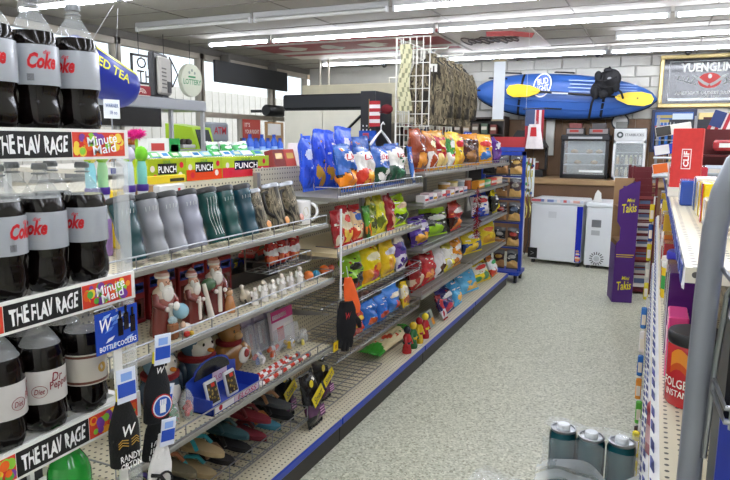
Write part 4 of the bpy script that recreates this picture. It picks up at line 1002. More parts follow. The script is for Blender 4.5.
# clear packs with pale cards
for k, (l, r) in enumerate(((246, 257), (258.5, 269), (270.5, 280))):
    o, w_ = card_box('ornament_pack', 'clear ornament pack with lilac card, %s from left' % ORD[k], 'pack', l, r, -1.67, PZ, .215, .03, '#8c86a8', [('dark_window', -.42, .42, .06, .7, '#6a6478'), ('trinket', -.25, .0, .2, .6, '#c8c4cc'), ('red_trinket', .05, .25, .15, .5, '#a84850'), ('header', -.45, .45, .74, .96, '#b8b4cc')], lean=10, group='clear ornament packs')
    MB().box(-w_/2, w_/2, -.02, -.002, .01, .15).build('plastic_blister', M_film(), o)
o, w_ = card_box('ornament_pack', 'pink and white headed plastic pack above the candy canes', 'pack', 283, 303, -1.62, PZ, .19, .02, '#dcd4d8', [('pink_header', -.5, .5, .72, 1, '#c0387c'), ('white_stripe', -.45, .2, .78, .9, '#ecdfe8'), ('red_sweets', -.3, .0, .2, .55, '#b8323c'), ('white_sweets', .05, .35, .25, .6, '#f0ece8')], lean=8, group=None)
MB().box(-w_/2, w_/2, -.025, -.002, .005, .1).build('plastic_blister', M_film(), o)
# bagged candy canes
def cane(p, q, label):
    o = thing('candy_cane', label, 'candy cane', p, group='striped candy canes'); d = Vector(q)-Vector(p); n = 12
    mb = MB()
    for k in range(n):
        a, b_ = d*(k/n), d*((k+1)/n); mb.tube([tuple(a), tuple(b_)], .009, ['#e8e6e4', '#c03a2c', '#e8e6e4', '#34487c' if k == 2 else '#c03a2c'][k % 4], 8)
    mb.build('stick', M_gloss(), o); MB().ball(tuple(d), .014, col='#b8bcc4', n=8, m=6).build('foil_tip', M_chrome(), o)
for k, (a, b_, lb) in enumerate((((258, 395), (307, 352), 'frontmost striped candy cane lying along the rail'), ((243, 362), (268, 340), 'striped candy cane leaning by the brown bear'), ((250, 372), (280, 348), 'striped candy cane in the middle of the heap'), ((275, 372), (300, 352), 'short striped candy cane under the plastic bags'))):
    yA = 2.12+.02*k; pa, pb = Vector((-1.435-.024*k, yA, PZ+.0105)), Vector((-1.435-.024*k, yA+(.42, .3, .36, .28)[k], PZ+.0155)); cane(pa, pb, lb)
def film_bag(px, X, z, w_, d, h, label, cols, rz=PI/2, n=7):
    o = fig('clear_bag', label, 'candy bag', px, X, z, rz, 'clear bags of candy', h/2); rn = random.Random(px)
    mb = MB()
    def sf(u, v):
        a = 2*PI*u; k = .8+.25*math.sin(5*a+v*9+px)*.5; e = math.sin(PI*min(max(v, .02), .98))**.5
        return (w_/2*k*e*math.cos(a), d/2*k*e*math.sin(a), h*v)
    mb.grid(sf, 18, 10, '#f0f4f8'); mb.build('film', M_film(), o, True)
    for q in range(n):
        MB().at((rn.uniform(-.28, .28)*w_, rn.uniform(-.25, .2)*d, h*rn.uniform(.2, .62)), (rn.random()*3, rn.random()*3, 0)).box(-.016, .016, -.008, .008, -.007, .007, rn.choice(cols), bev=.003).build('sweet', M_gloss(), o)
film_bag(258, -1.575, PZ, .085, .06, .085, 'clear candy bag with blue and red sweets, left of heap', ['#c83c34', '#e8e4e4', '#3c58a8', '#d8d4d4'])
film_bag(274, -1.575, PZ, .085, .06, .085, 'clear candy bag with red sweets in the middle', ['#c8402c', '#e4e0e0', '#d8603c', '#e8e8e8'])
film_bag(289, -1.575, PZ, .085, .06, .075, 'clear candy bag with yellow sweets', ['#d8b030', '#e8e4e0', '#c85a3c', '#b8bcc8'])
film_bag(303, -1.56, PZ, .08, .055, .085, 'clear bag with pale sweets at the rail end', ['#d8d8d4', '#c8c4b8', '#e0d060'])
film_bag(172, -1.49, PZ, .06, .06, .13, 'tall clear bag with red and green sweets by the badge sleeve', ['#b83434', '#3c7c4c', '#d8d8d8'], n=10)
film_bag(187, -1.50, PZ, .055, .06, .12, 'clear bag of silver wrapped sweets beside the blue tray', ['#c8ccd0', '#3c7c4c', '#b83434'], n=8)
# blue counter tray
X = -1.50; ya, yb = y_at(198, X, PZ+.05), y_at(246, X, PZ+.05); w_ = yb-ya
o = thing('counter_tray', 'blue counter display tray with curved black header', 'display tray', (-1.435, (ya+yb)/2, PZ), (0, 0, PI/2))
MB().box(-w_/2, w_/2, 0, .12, 0, .006, '#2a44b0').box(-w_/2, w_/2, 0, .004, 0, .035, '#2c48b8').box(-w_/2, -w_/2+.004, 0, .12, 0, .06, '#2a44b0').box(w_/2-.004, w_/2, 0, .12, 0, .06, '#2a44b0').build('tray', M_gloss(), o)
MB().poly([(-w_*.5, 0), (w_*.5, 0), (w_*.5, .11)]+[(w_*.36*math.cos(q*PI/10), .12+.045*math.sin(q*PI/10)) for q in range(11)]+[(-w_*.5, .11)], .118, .122, '#2440a4').build('header_card', M_gloss(), o)
MB().poly([(w_*.36*math.cos(q*PI/10), .10+.06*math.sin(q*PI/10)) for q in range(11)], .115, .1175, '#1c1c22').build('black_arch', M_gloss(), o)
MB().box(0, w_*.3, .116, .1175, .05, .10, '#d8c4d4').build('pink_print', M_gloss(), o)
letters(o, 'FLOSS', w_*.25, .02, (w_*.15, .1155, .073), '#b03a6c')
MB().box(-w_*.05, w_*.48, -.0008, 0, .004, .031, '#dccadc').build('pink_panel', M_gloss(), o); letters(o, 'FLOSS', w_*.42, .02, (w_*.22, -.0016, .017), '#b02c6c', shear=.2)
MB().box(-w_*.46, -w_*.06, -.0008, 0, .004, .031, '#e6e6ec').build('white_panel', M_gloss(), o)
mb = MB(); mb.raw([(-w_*.34+.011*math.cos(j*PI/6), -.0014, .018+.011*math.sin(j*PI/6)) for j in range(12)], [tuple(range(12))], '#c8283a'); mb.build('red_dot', M_gloss(), o)
for k, u in enumerate((-.26, .12)):
    b_ = thing('candy_packet', 'black packet with gold contents, %s in the blue tray' % ('left' if k == 0 else 'right'), 'packet', (-1.475, (ya+yb)/2+u*w_, PZ+.0105), (R(-14), 0, PI/2), 'packets in the blue tray')
    MB().box(-.036, .036, 0, .012, 0, .1, '#c4c6ca', bev=.004).build('packet_frame', M_gloss(), b_)
    MB().box(-.028, .028, -.001, .0, .01, .088, '#3c3428').build('window', M_gloss(), b_)
    mb = MB(); rn = random.Random(k)
    for q in range(16): mb.ball((rn.uniform(-.024, .024), -.002, rn.uniform(.014, .07)), .005, .002, .005, rn.choice(['#8c7434', '#a88c40', '#5c5030']), 6, 4)
    mb.build('gold_pieces', M_gloss(), b_)
    MB().box(-.004, .016, -.0016, -.001, .072, .086, '#c83428').build('red_seal', M_gloss(), b_)
# little yellow price tag on the shelf end
o = tag(MB().box(-1.405, -1.402, 2.735, 2.785, .495, .545, '#e8c818', bev=.001).build('price_tag', M_print()), 'yellow square price tag at the end of the penguin shelf', 'price tag')
MB().box(-1.4018, -1.401, 2.748, 2.772, .51, .53, '#b8841c').build('mark', M_print(), o)

# ================================================================ flip-flops
def flip_flop(px, py, z, label, sole, strap, rz, tilt=(0, 0), L=.25, foot=None, at=None):
    p = Vector((at[0], at[1], z)) if at else on(px, py, 2, z+.02)
    o = thing('flip_flop', label, 'flip-flop', (p.x, p.y, z+.012), (R(tilt[0]), R(tilt[1]), R(rz)), 'flip-flops on the wire shelf')
    n = 22; out = []
    for q in range(n):
        a = 2*PI*q/n; y = -math.cos(a)*.5; wd = .040+.012*(y+.2) - .008*math.exp(-((y-.0)/.16)**2)
        out.append((math.sin(a)*wd*(1.12 if y > 0 else .9), y*L))
    rings = [[(x*1.0, y, 0) for x, y in out], [(x*1.02, y, .006) for x, y in out], [(x*1.02, y, .016) for x, y in out], [(x*.97, y, .02) for x, y in out]]
    MB().loft(rings, [foot or sole, foot or sole, sole]).build('sole', mat('foam_'+sole[1:], sole, rough=.85, var=.15, bump=.2, bscale=80), o, True)
    mb = MB()
    for s_ in (-1, 1): mb.tube([(0, L*.30, .02), (s_*.012, L*.2, .042), (s_*.034, L*.03, .044), (s_*.042, -L*.08, .018)], [.005, .008, .009, .008], strap, 7)
    mb.build('strap', M_plast(), o, True)
    MB().ball((0, L*.27, .034), .012, .016, .008, '#b08a4c' if strap != '#e4e0d8' else '#e4e0d8', 8, 6).build('ornament', M_gloss(), o, True)
SZ = .217
ff = [(243, 455, .035, 'teal and tan flip-flop, nearest of the teal pair', '#b09a74', '#2f9cae', 62, (20, -38), '#8c7a58'),
      (233, 462, .02, 'tan flip-flop lying under the teal one', '#a08c68', '#3aa4b0', 66, (18, -38), '#6c604a'),
      (284, 424, .035, 'blue flip-flop with a gold ornament', '#3c7488', '#c07c40', 66, (18, -30), None),
      (318, 398, .035, 'charcoal grey flip-flop nearest the popcorn bags', '#4a4c50', '#b0805a', 70, (18, -26), None),
      (272, 396, .05, 'dark red flip-flop at the back', '#7c2430', '#6c2028', 70, (14, -10), None),
      (258, 408, .03, 'second dark red flip-flop against the back panel', '#6c1e2a', '#5c1820', 78, (12, -12), None),
      (243, 420, .03, 'black flip-flop with brown ornament in the middle', '#1f1d1e', '#2a2624', 75, (14, -18), None),
      (225, 432, .035, 'black flip-flop lying across the heap', '#262223', '#7c5c44', 52, (14, -14), None),
      (210, 448, .03, 'olive flip-flop with beaded strap', '#6c6450', '#a86a4c', 60, (18, -20), None),
      (196, 462, .02, 'dark blue flip-flop beside the white strapped one', '#2c3648', '#4c3c8c', 64, (16, -24), None),
      (180, 460, .03, 'black flip-flop with a white strap', '#1c1b1c', '#e4e0d8', 70, (16, -26), None),
      (190, 476, .01, 'grey flip-flop with a white flower strap', '#38383a', '#e4e0d8', 50, (14, -20), None),
      (213, 476, .0, 'dark grey flip-flop at the front of the wire shelf', '#34363a', '#2a2a2c', 62, (12, -22), None),
      (302, 405, .01, 'black flip-flop beside the charcoal one', '#1e1e20', '#26262a', 72, (16, -26), None),
      (262, 440, .0, 'dark teal flip-flop beneath the blue one', '#2c4c54', '#23424a', 66, (16, -26), None)]
ff.sort(key=lambda f: f[0]-f[1]*.6)
low_, up_ = ff[0::5]+ff[1::5]+ff[3::5], ff[2::5]+ff[4::5]
low_.sort(key=lambda f: f[0]-f[1]*.6); up_.sort(key=lambda f: f[0]-f[1]*.6)
for k, f in enumerate(low_): flip_flop(0, 0, SZ+.006, f[3], f[4], f[5], 84, (0, 0), .25, f[8], (-1.60, 1.535+k*.118))
for k, f in enumerate(up_): flip_flop(0, 0, SZ+.072, f[3], f[4], f[5], 84, (0, 0), .25, f[8], (-1.60, 1.60+k*.17))
# black popcorn bags
pc = ('#1a1a1c', '#222224', None, '#1a1a1c', '#5c3a5c')
def popcorn(l, r, X, z, h, label, lean, roll):
    ya, yb = l, r
    o = snack_bag((X, (ya+yb)/2, z), (R(-lean), 0, PI/2), (yb-ya)/1.05, h, .06, pc, label, 'black popcorn bags')
    return o
def smart(o, w_, h, yy=-.047):
    MB().at((0, yy, h*.56), (0, R(-22), 0)).box(-w_*.42, w_*.42, -.001, .001, -h*.1, h*.1, '#e8d020').build('yellow_band', M_gloss(), o)
    letters(o, 'Smart', w_*.66, h*.12, (0, yy-.002, h*.56), '#1a1a1a', shear=.25, tilt=R(22))
    mb = MB(); mb.raw([(-w_*.2+w_*.13*math.cos(j*PI/8), yy+.008, h*.82+w_*.13*math.sin(j*PI/8)) for j in range(16)], [tuple(range(16))], '#d8c020'); mb.build('yellow_badge', M_gloss(), o)
    MB().box(-w_*.02, w_*.34, yy+.006, yy+.008, h*.16, h*.36, '#5a3458').build('purple_panel', M_gloss(), o)
    for q in range(3): MB().box(w_*.01, w_*.31, yy+.004, yy+.006, h*(.2+.05*q), h*(.22+.05*q), '#c890b8').build('text_line', M_gloss(), o)
for l, r, X, z, h, lb, ln, ro in ((2.58, 2.735, -1.46, .134, .27, 'black popcorn bag with yellow band at the shelf gap', 12, 0), (2.58, 2.735, -1.63, .134, .27, 'black popcorn bag farther back beside flip-flops', 8, 0), (2.85, 3.0, -1.55, .150, .225, 'black popcorn bag with pink panel under hanging glove', 10, 0)):
    o = popcorn(l, r, X, z, h, lb, ln, ro); smart(o, .145, h, -.044)
# hanging clip strip with orange and black knit glove
p = on(341, 215, 0, -1.385)
cs = thing('clip_strip', 'white plastic clip strip hanging at the shelf joint', 'clip strip', (p.x, p.y, p.z))
MB().box(-.002, .002, -.008, .008, -.42, .03, '#e4e4e2').build('strip', M_plast(), cs)
for q in range(6): MB().tube([(.002, 0, -.05-.06*q), (.014, 0, -.052-.06*q), (.016, 0, -.044-.06*q)], .002, '#e4e4e2', 5).build('hook', M_plast(), cs)
p = on(352, 300, 0, -1.365)
gl = thing('knit_glove', 'orange and black knit glove with tag on the clip strip', 'glove', (p.x, p.y, p.z), (0, 0, PI/2-.5)); gl.scale = (1.2, 1.15, 1.2)
MB().loft([[(x+dx, y*.6, z) for x, y in ((-w_, 0), (-w_*.6, -.014), (w_*.6, -.014), (w_, 0), (w_*.6, .012), (-w_*.6, .012))] for w_, z, dx in ((.018, .10, -.022), (.026, .075, -.018), (.036, .02, -.006), (.040, -.03, .006), (.028, -.06, .014))], '#f0662c').build('orange_cuff', M_cloth(), gl, True)
MB().loft([[(x+dx, y, z) for x, y in ((-w_, 0), (-w_*.6, -.018), (w_*.6, -.018), (w_, 0), (w_*.6, .016), (-w_*.6, .016))] for w_, z, dx in ((.034, .0, -.03), (.05, -.04, -.026), (.054, -.1, -.028), (.048, -.15, -.03), (.03, -.175, -.03))], '#16161a').build('black_palm', M_cloth(), gl, True)
for q, (x, l_) in enumerate(((-.062, .05), (-.043, .065), (-.024, .068), (-.006, .055))):
    MB().tube([(x, 0, -.15), (x-.003, -.004, -.15-l_*.6), (x-.004, -.002, -.15-l_)], [.013, .012, .009], '#17171b', 8).build('finger', M_cloth(), gl, True)
MB().tube([(.015, 0, -.08), (.034, -.005, -.1), (.038, -.006, -.125)], [.015, .013, .009], '#17171b', 8).build('thumb', M_cloth(), gl, True)
letters(gl, 'W', .03, .03, (-.03, -.02, -.06), '#c82c34', shear=.3, rough=True)
MB().tube([(-.02, 0, .10), (-.03, .0, .15)], .0015, '#e4e4e2', 4).build('tag_loop', M_plast(), gl)
# toy figures on the base deck
for k, (px, c1, c2) in enumerate(((407, '#b02024', '#2a2a30'), (419, '#d8b020', '#a01c24'), (425, '#b82428', '#e0c830'), (413, '#2c6a34', '#d8b428'))):
    X = -1.44; o = fig('toy_figure', '%s candy toy figure on base deck, %s from the green bag' % (['red and black', 'yellow and red', 'red and yellow', 'green and yellow'][k], ORD[[0, 2, 3, 1][k]]), 'toy', px, X, .132, PI/2, 'candy toy figures', .07)
    MB().lathe([(.024, 0), (.026, .01), (.018, .05), (.022, .085), (.012, .1)], 12, c1).build('body', M_gloss(), o, True)
    MB().ball((0, 0, .118), .02, col=c2, n=10, m=8).build('head', M_gloss(), o, True)
    for q in (-1, 1): MB().tube([(q*.02, 0, .085), (q*.036, -.008, .06), (q*.03, -.018, .04)], .007, c1, 6).build('arm', M_gloss(), o, True)
    MB().lathe([(.024, .05), (.025, .06)], 12, c2).build('belt', M_gloss(), o); o.scale = (1.3, 1.3, 1.35)
card_box('snack_carton', 'grey carton with orange picture on the base deck', 'carton', 430.5, 436.5, -1.45, .133, .13, .05, '#8a9486', [('orange_print', .05, .4, .1, .5, '#e8962c'), ('dark_print', -.4, .1, .55, .9, '#4a545c')], lean=22)
# small boxes on the second shelf below the jackets
rn = random.Random(11)
for k in range(10):
    l = 425+k*4.3; c = ['#e4dede', '#d8c0c4', '#e8e4e0', '#c8b0b4', '#dcd6d0', '#b84c4c'][k % 6]
    card_box('small_carton', 'small %s carton, %s from left on the narrow box shelf' % (['white', 'pink', 'cream', 'dusty pink', 'grey white', 'red'][k % 6], ORD[k]), 'carton', l, l+3.7, -1.452, 1.112, .055+.012*(k % 3 == 1), .07, c, [('stripe', -.45, .45, .3, .6, ['#c83c44', '#4a6ca8', '#e0b040', '#3c3c48'][k % 4])], group='small cartons under the large bags')
for k, px in enumerate((444, 452, 459, 466)):
    X = -1.56; o = fig('snack_tub', 'round snack tub, %s from left behind the small cartons' % ORD[k], 'tub', px, X, 1.112, PI/2, 'round snack tubs', .05)
    MB().lathe([(.045, 0), (.048, .005), (.048, .09)], 16, ['#c89a54', '#e0d4b0', '#a8b4b8', '#b85a3c'][k]).build('body', M_gloss(), o, True); MB().lathe([(.05, .088), (.05, .102), (.046, .104)], 16, ['#e4e0d8', '#d0b860', '#d8d8d8', '#e4dcd0'][k]).build('lid', M_plast(), o, True)
for k, px in enumerate((482, 488, 494, 499.5)):
    card_box('small_carton', 'bright small carton, %s from the blue rack on the box shelf' % ORD[3-k], 'carton', px-2.8, px+2.8, -1.452, 1.112, .075, .07, ['#d8942c', '#4c9c58', '#c84838', '#d8c0a0'][k], [('stripe', -.45, .45, .4, .7, '#e8e4d8')], group='small cartons under the large bags')
# dark red tinsel strip hanging
p = on(478, 188, 0, -1.355); o = thing('tinsel_strip', 'dark red tinsel strip hanging between snack shelves', 'tinsel', p)
MB().tube([(0, 0, .01), (-.004, .01, -.2), (0, .02, -.42)], .004, '#5c1418', 5).build('cord', M_cloth(), o)
mb = MB(); rn = random.Random(9)
for q in range(420):
    t = rn.random(); a = rn.uniform(0, 6.28); r_ = rn.uniform(.02, .045)*(1 if t > .15 else .5); z = -.42*t; b_ = a+.25
    mb.raw([(0, .02*t, z), (r_*math.cos(a), .02*t+r_*math.sin(a), z-.02), (r_*math.cos(b_), .02*t+r_*math.sin(b_), z-.024)], [(0, 1, 2)], rn.choice(['#7c1a22', '#5c1016', '#941f2a']))
mb.build('fringe', M_gloss(), o)
# ================================================================ candy counter beyond the shelving run
cr = thing('candy_counter', 'cream candy counter with blue price tags beyond the tumblers', 'counter', (-2.6, 4.0, 0))
MB().box(-.75, -.02, -1.55, 1.6, 0, 1.30, '#cfc6b2').build('counter_body', M_metal(), cr)
MB().box(-.78, 0, -1.6, 1.65, 1.365, 1.39, '#d8d2c4').build('counter_top', M_metal(), cr)
MB().box(0, .004, -1.6, 1.65, 1.36, 1.398, '#e6e6e6').build('tag_rail', M_plast(), cr)
for k in range(38): MB().box(.004, .006, -1.58+k*.085, -1.545+k*.085, 1.364, 1.394, '#2a3290').build('price_tag', M_print(), cr)
cl = ['#e4e8ea', '#5c9cc8', '#e0ecec', '#6cc06c', '#dfe8e0', '#3c9c4c', '#c8e0d0', '#d8dcd0', '#8cc0d8', '#46b058']
cn = ['white', 'blue', 'pale mint', 'light green', 'off white', 'green', 'mint', 'cream', 'sky blue', 'bright green']
for k in range(16):
    px = 130+k*10.2; X = -2.68
    o, w_ = card_box('gum_pack', '%s gum pack, %s from left along the candy counter' % (cn[k % 10], ORD[k]), 'gum pack', px-4.6, px+4.4, X, 1.391, .085, .03, cl[k % 10], [('stripe', -.5, .5, .25, .45, ['#3c6cb0', '#e8e8e8', '#3c8c4c'][k % 3]), ('badge', -.3, .3, .55, .85, ['#f0f0ec', '#4c8cc8', '#d8e0c0'][k % 3])], lean=48, group='gum packs on the candy counter')
o, w_ = card_box('candy_carton', 'white and green carton behind the gum packs', 'carton', 148, 180, -2.95, 1.391, .16, .1, '#dfe0dc', [('green_end', .15, .5, 0, 1, '#2c9c50'), ('red_print', -.4, .0, .5, .8, '#c84a48'), ('white_tag', .2, .45, .4, .75, '#e8ece8')])
for k, (px, c, n_) in enumerate(((216, '#58c470', 'pale green'), (230, '#3cae54', 'green'), (244, '#6cd080', 'light green'))):
    ya, yb = y_at(px-6.4, -2.88, 1.46), y_at(px+6.4, -2.88, 1.46)
    snack_bag((-2.88, (ya+yb)/2, 1.397), (R(-20), 0, PI/2), yb-ya, .14, .05, (c, '#e8f0e8', '#e4f0e8', c, '#2c8c44'), '%s candy bag above the gum packs, %s of three' % (n_, ORD[k]), 'green candy bags')
for k in range(7):
    px = 244+k*6; X = -3.0; y = y_at(px, X, 1.5); o = thing('blue_pack', 'bright blue drink shot, %s from left behind the gum packs' % ORD[k], 'bottle', (X, y, 1.391), (0, 0, PI/2), 'blue drink shots')
    hh = .17+.03*(k % 2)
    MB().lathe([(.028, 0), (.03, .01), (.03, hh*.7), (.014, hh*.86)], 12, '#2458c4').build('body', M_gloss(), o, True); MB().lathe([(.015, hh*.86), (.015, hh)], 10, '#1c3c98').build('cap', M_plast(), o)
    MB().lathe([(.0305, hh*.25), (.0305, hh*.5)], 12, '#8cb4ec', cap=False).build('label_band', M_gloss(), o)
o, w_ = card_box('tissue_carton', 'white carton with red picture above the blue bags', 'carton', 304, 331, -2.05, 1.358, .17, .12, '#e4e0e2', [('red_print', -.1, .36, .25, .75, '#c04a4c'), ('dots', -.42, -.15, .4, .6, '#a8a4b0'), ('dots', -.35, -.2, .7, .85, '#b87880')])
for k, (l, r, c) in enumerate(((276, 287, '#7c2420'), (287, 298, '#b03c34'))):
    card_box('snack_carton', 'dark red carton behind the blue bags, %s of two' % ORD[k], 'carton', l, r, -2.1, 1.358, .12, .06, c, [('print', -.3, .3, .5, .8, '#c8a050')], lean=15)
# ================================================================ food warmer and till area
fw = thing('food_warmer', 'grey food warmer cabinet with glass front left of the till', 'food warmer', (-3.6, 4.05, 0))
MB().box(-.5, .0, -.55, .52, 0, 1.3, '#8a8c8e').build('cabinet', M_metal(), fw)
MB().box(-.5, .02, -.5, .52, 1.78, 1.87, '#9a9da2', bev=.01).build('hood', M_metal(), fw)
MB().box(-.5, .02, -.85, -.05, 1.64, 1.78, '#1c1c1e').build('black_fascia', M_gloss(), fw)
for y in (-.48, .1, .5): MB().box(-.03, .0, y-.012, y+.012, 1.3, 1.8, '#b8babc').build('post', M_metal(), fw)
MB().box(-.48, -.02, -.5, .5, 1.45, 1.46, '#a8aaac').build('rack_shelf', M_metal(), fw)
for k, (y, z, c) in enumerate(((-.4, 1.47, '#d88a3c'), (-.2, 1.47, '#c8682c'), (.0, 1.47, '#7c8c5c'), (.25, 1.31, '#5c3424'), (.2, 1.47, '#a8442c'), (.4, 1.47, '#3c3430'), (-.3, 1.31, '#b87c3c'))):
    o = thing('food_box', 'food tray of %s items in warmer, %s from left' % (['orange', 'rust', 'olive', 'brown', 'red', 'dark', 'tan'][k], ORD[[0, 2, 3, 4, 5, 6, 1][k]]), 'food tray', (-3.8, 4.05+y, z), group='trays in the food warmer')
    MB().box(-.12, .12, -.08, .08, 0, .03, '#c8c8c4', bev=.005).build('tray', M_metal(), o)
    rn = random.Random(k); mb = MB()
    for q in range(7): mb.ball((rn.uniform(-.08, .1), rn.uniform(-.06, .06), .05), .035, .03, .03, c, 8, 6)
    mb.build('food', M_gloss(), o, True)
o = tag(MB().box(-3.55, -3.545, y_at(131, -3.55, 1.9), y_at(150, -3.55, 1.9), 1.871, 1.94, '#8c2028').build('red_card', M_print()), 'small dark red card on top of food warmer', 'card')
mb = MB(); yc = y_at(140.5, -3.55, 1.9)
for q in (.02, .035, .05): mb.tube([(-3.544, yc+q*math.cos(j*PI/8), 1.885+q*.7*math.sin(j*PI/8)) for j in range(9)], .003, '#e8d8d0', 4)
mb.build('arc_print', M_print(), o)
# white handwritten card
p = on(112, 109, 0, -2.66); o = thing('price_card', 'white handwritten price card on a stand beneath the inflatable can', 'sign', (p.x, p.y, p.z))
MB().box(-.003, .0, -.055, .055, -.05, .05, '#e8ecf0').build('card', M_print(), o); MB().tube([(-.005, 0, -.04), (-.005, 0, p.z*-1+1.391)], .004, '#b8b8b8').build('stem', M_chrome(), o)
letters(o, 'WARNER', .09, .02, (.001, 0, .018), '#3a5c9c', front='+x'); letters(o, '18 oo', .05, .02, (.001, .01, -.018), '#3a5c9c', front='+x')
# inflatable can
p = on(98, 73, 0, -3.05)
o = thing('inflatable_can', 'blue inflatable drink can with yellow stripe hanging near ceiling', 'inflatable', p, (R(68), 0, R(0))); o.scale = (.88, .88, .9)
MB().lathe([(.02, -.30), (.10, -.285), (.135, -.25), (.145, -.2), (.145, .2), (.135, .25), (.10, .285), (.02, .30)], 24, '#1c2c98').build('body', mat('inflatable_blue', '#1b2c90', rough=.3, var=.06), o, True)
for a in (-.9, 2.35):
    mb = MB(); mb.grid(lambda u, v: ((.147)*math.sin(a+.22*(u-.5)), -(.147)*math.cos(a+.22*(u-.5)), -.22+.44*v), 4, 2, '#d8dc20')
    mb.build('yellow_stripe', M_plast(), o)
vs, fs = text_verts('ICED TEA'); tm = MB()
tm.raw([(.1475*math.cos(.12+v*.42), .1475*math.sin(.12+v*.42), .04-u*.36) for u, v in vs], fs, '#e4e020'); tm.build('lettering', M_plast(), o)
for q in (-1, 1): MB().tube([(0, .14, q*.12), (0, .5, q*.02)], .0015, '#d0d0d0', 4).build('string', M_plast(), o)
# back of a television on the warmer
o = thing('television', 'back of an old grey television standing on the food warmer', 'television', (-3.75, y_at(161, -3.72, 2.0), 1.872), (0, 0, R(20)))
MB().box(-.02, .03, -.15, .15, .01, .36, '#2c2c2e', bev=.01).build('screen_frame', M_plast(), o)
MB().box(.03, .07, -.12, .12, .03, .33, '#a8a49c', bev=.015).build('rear_shell', M_plast(), o)
for q in range(6): MB().box(.069, .073, -.09, .0, .08+.03*q, .09+.03*q, '#4a4844').build('vent_slot', M_plast(), o)
MB().box(.069, .074, .02, .1, .05, .14, '#1c1c1c').build('socket_panel', M_plast(), o); MB().box(-.06, .08, -.12, .12, 0, .012, '#2c2c2e').build('foot', M_plast(), o)
MB().tube([(.09, .08, .1), (.13, .1, .2), (.11, .05, .28), (.1, .0, .33)], .006, '#1c1c1c', 6).build('cable', M_plast(), o)
# cash machine
o = thing('cash_machine', 'cash machine with lime edge and grey lit top sign', 'cash machine', (-4.2, y_at(220, -4.15, 1.63)-.18, 0))
MB().box(-.25, .2, -.30, -.02, 0, 1.25, '#8c9094', bev=.02).build('pedestal', M_metal(), o)
MB().poly([(-.25, 1.25), (.2, 1.25), (.08, 1.66), (-.25, 1.70)], -.30, -.02, '#a9d024').build('lime_housing', M_plast(), o)
MB().poly([(.165, 1.36), (.19, 1.36), (.09, 1.64), (.07, 1.64)], -.26, -.06, '#3a4248').build('screen', M_gloss(), o)
MB().box(-.1, .1, .0, .40, 0, 1.5, '#9a9ea4', bev=.02).build('side_column', M_metal(), o)
MB().box(-.05, .05, .02, .34, 1.52, 1.72, '#9298a0', bev=.02).build('top_sign', M_plast(), o)
letters(o, 'ATM', .20, .075, (.052, .18, 1.635), '#c42434', front='+x')
# red notice and frames standing on the candy counter
o = thing('red_notice', 'red notice board with white capitals near the entrance', 'sign', (-4.2, y_at(252, -4.2, 1.67), 1.30))
MB().box(-.01, .0, -.17, .17, .26, .47, '#a83c30').build('board', M_print(), o); MB().box(-.06, .04, -.15, .15, -1.3, .262, '#5a5048').build('stand', M_metal(), o)
letters(o, "IT'S", .1, .045, (.002, -.09, .41), '#f0e4dc', front='+x'); letters(o, 'YOUR RIGHT', .28, .045, (.002, 0, .335), '#f0e4dc', front='+x')
o = thing('notice_frame', 'tan framed white notice beside the red notice', 'notice', (-4.3, y_at(275, -4.3, 1.6), 1.30))
MB().box(-.02, .0, -.2, .2, .14, .46, '#a8865c').build('frame', M_print(), o); MB().box(0, .003, -.16, .13, .30, .44, '#e8e8e6').build('paper', M_print(), o); MB().box(-.06, .02, -.18, .18, -1.3, .14, '#5a5048').build('stand', M_metal(), o)
# neon sign, lottery disc, black valance in the windows
o = thing('neon_sign', 'dark framed neon window sign hanging behind the television', 'sign', (-5.3, 5.80, 2.31))
mb = MB()
for a, b_ in (((-.31, -.15), (.31, -.15)), ((.31, -.15), (.31, .15)), ((.31, .15), (-.31, .15)), ((-.31, .15), (-.31, -.15))): mb.box(-.01, .01, min(a[0], b_[0])-.012, max(a[0], b_[0])+.012, min(a[1], b_[1])-.012, max(a[1], b_[1])+.012, '#16161a')
mb.build('frame', M_plast(), o)
letters(o, 'OPEN', .50, .125, (.012, .0, .07), '#141416', front='+x'); letters(o, 'TH', .24, .125, (.012, -.13, -.075), '#141416', front='+x')
for q in (-.2, .2): MB().tube([(0, q, .15), (0, q, .43)], .004, '#3a3a3c', 5).build('chain', M_plast(), o)
o = thing('lottery_sign', 'round white lottery sign with green lettering hanging in window', 'sign', (-5.3, 6.46, 2.26))
mb = MB(); mb.T = Matrix.Rotation(PI/2, 4, 'Y'); mb.lathe([(.195, -.03), (.2, -.02), (.2, .02), (.195, .03)], 30, '#d8dcc8'); mb.build('disc', M_plast(), o, True)
letters(o, 'LOTTERY', .33, .065, (.032, 0, -.02), '#1c8c50', front='+x'); MB().box(.03, .0325, -.07, .06, .03, .05, '#1c8c50').build('green_bar', M_plast(), o)
for q, (y, z) in enumerate(((-.05, .09), (0, .12), (.05, .09))):
    MB().ball((.03, y, z), .006, .018, .018, '#9aa89c', 10, 6).build('star', M_plast(), o)
MB().tube([(0, 0, .2), (0, 0, .48)], .003, '#3a3a3c', 5).build('chain', M_plast(), o)
o = thing('window_valance', 'long black board hung across the upper entrance window', 'board', (-5.48, 8.1, 2.45))
MB().box(-.02, .02, -.93, .93, -.14, .15, '#17191d', bev=.008).build('board', mat('black_board', '#16181c', rough=.5), o)
for q in (-.6, .6): MB().box(-.13, .015, q-.02, q+.02, .1, .25, '#6a6660').build('bracket', M_metal(), o)
o = thing('hanging_sleeve', 'black cylindrical basket fixed beside the entrance door', 'basket', on(274, 111, 0, -5.2))
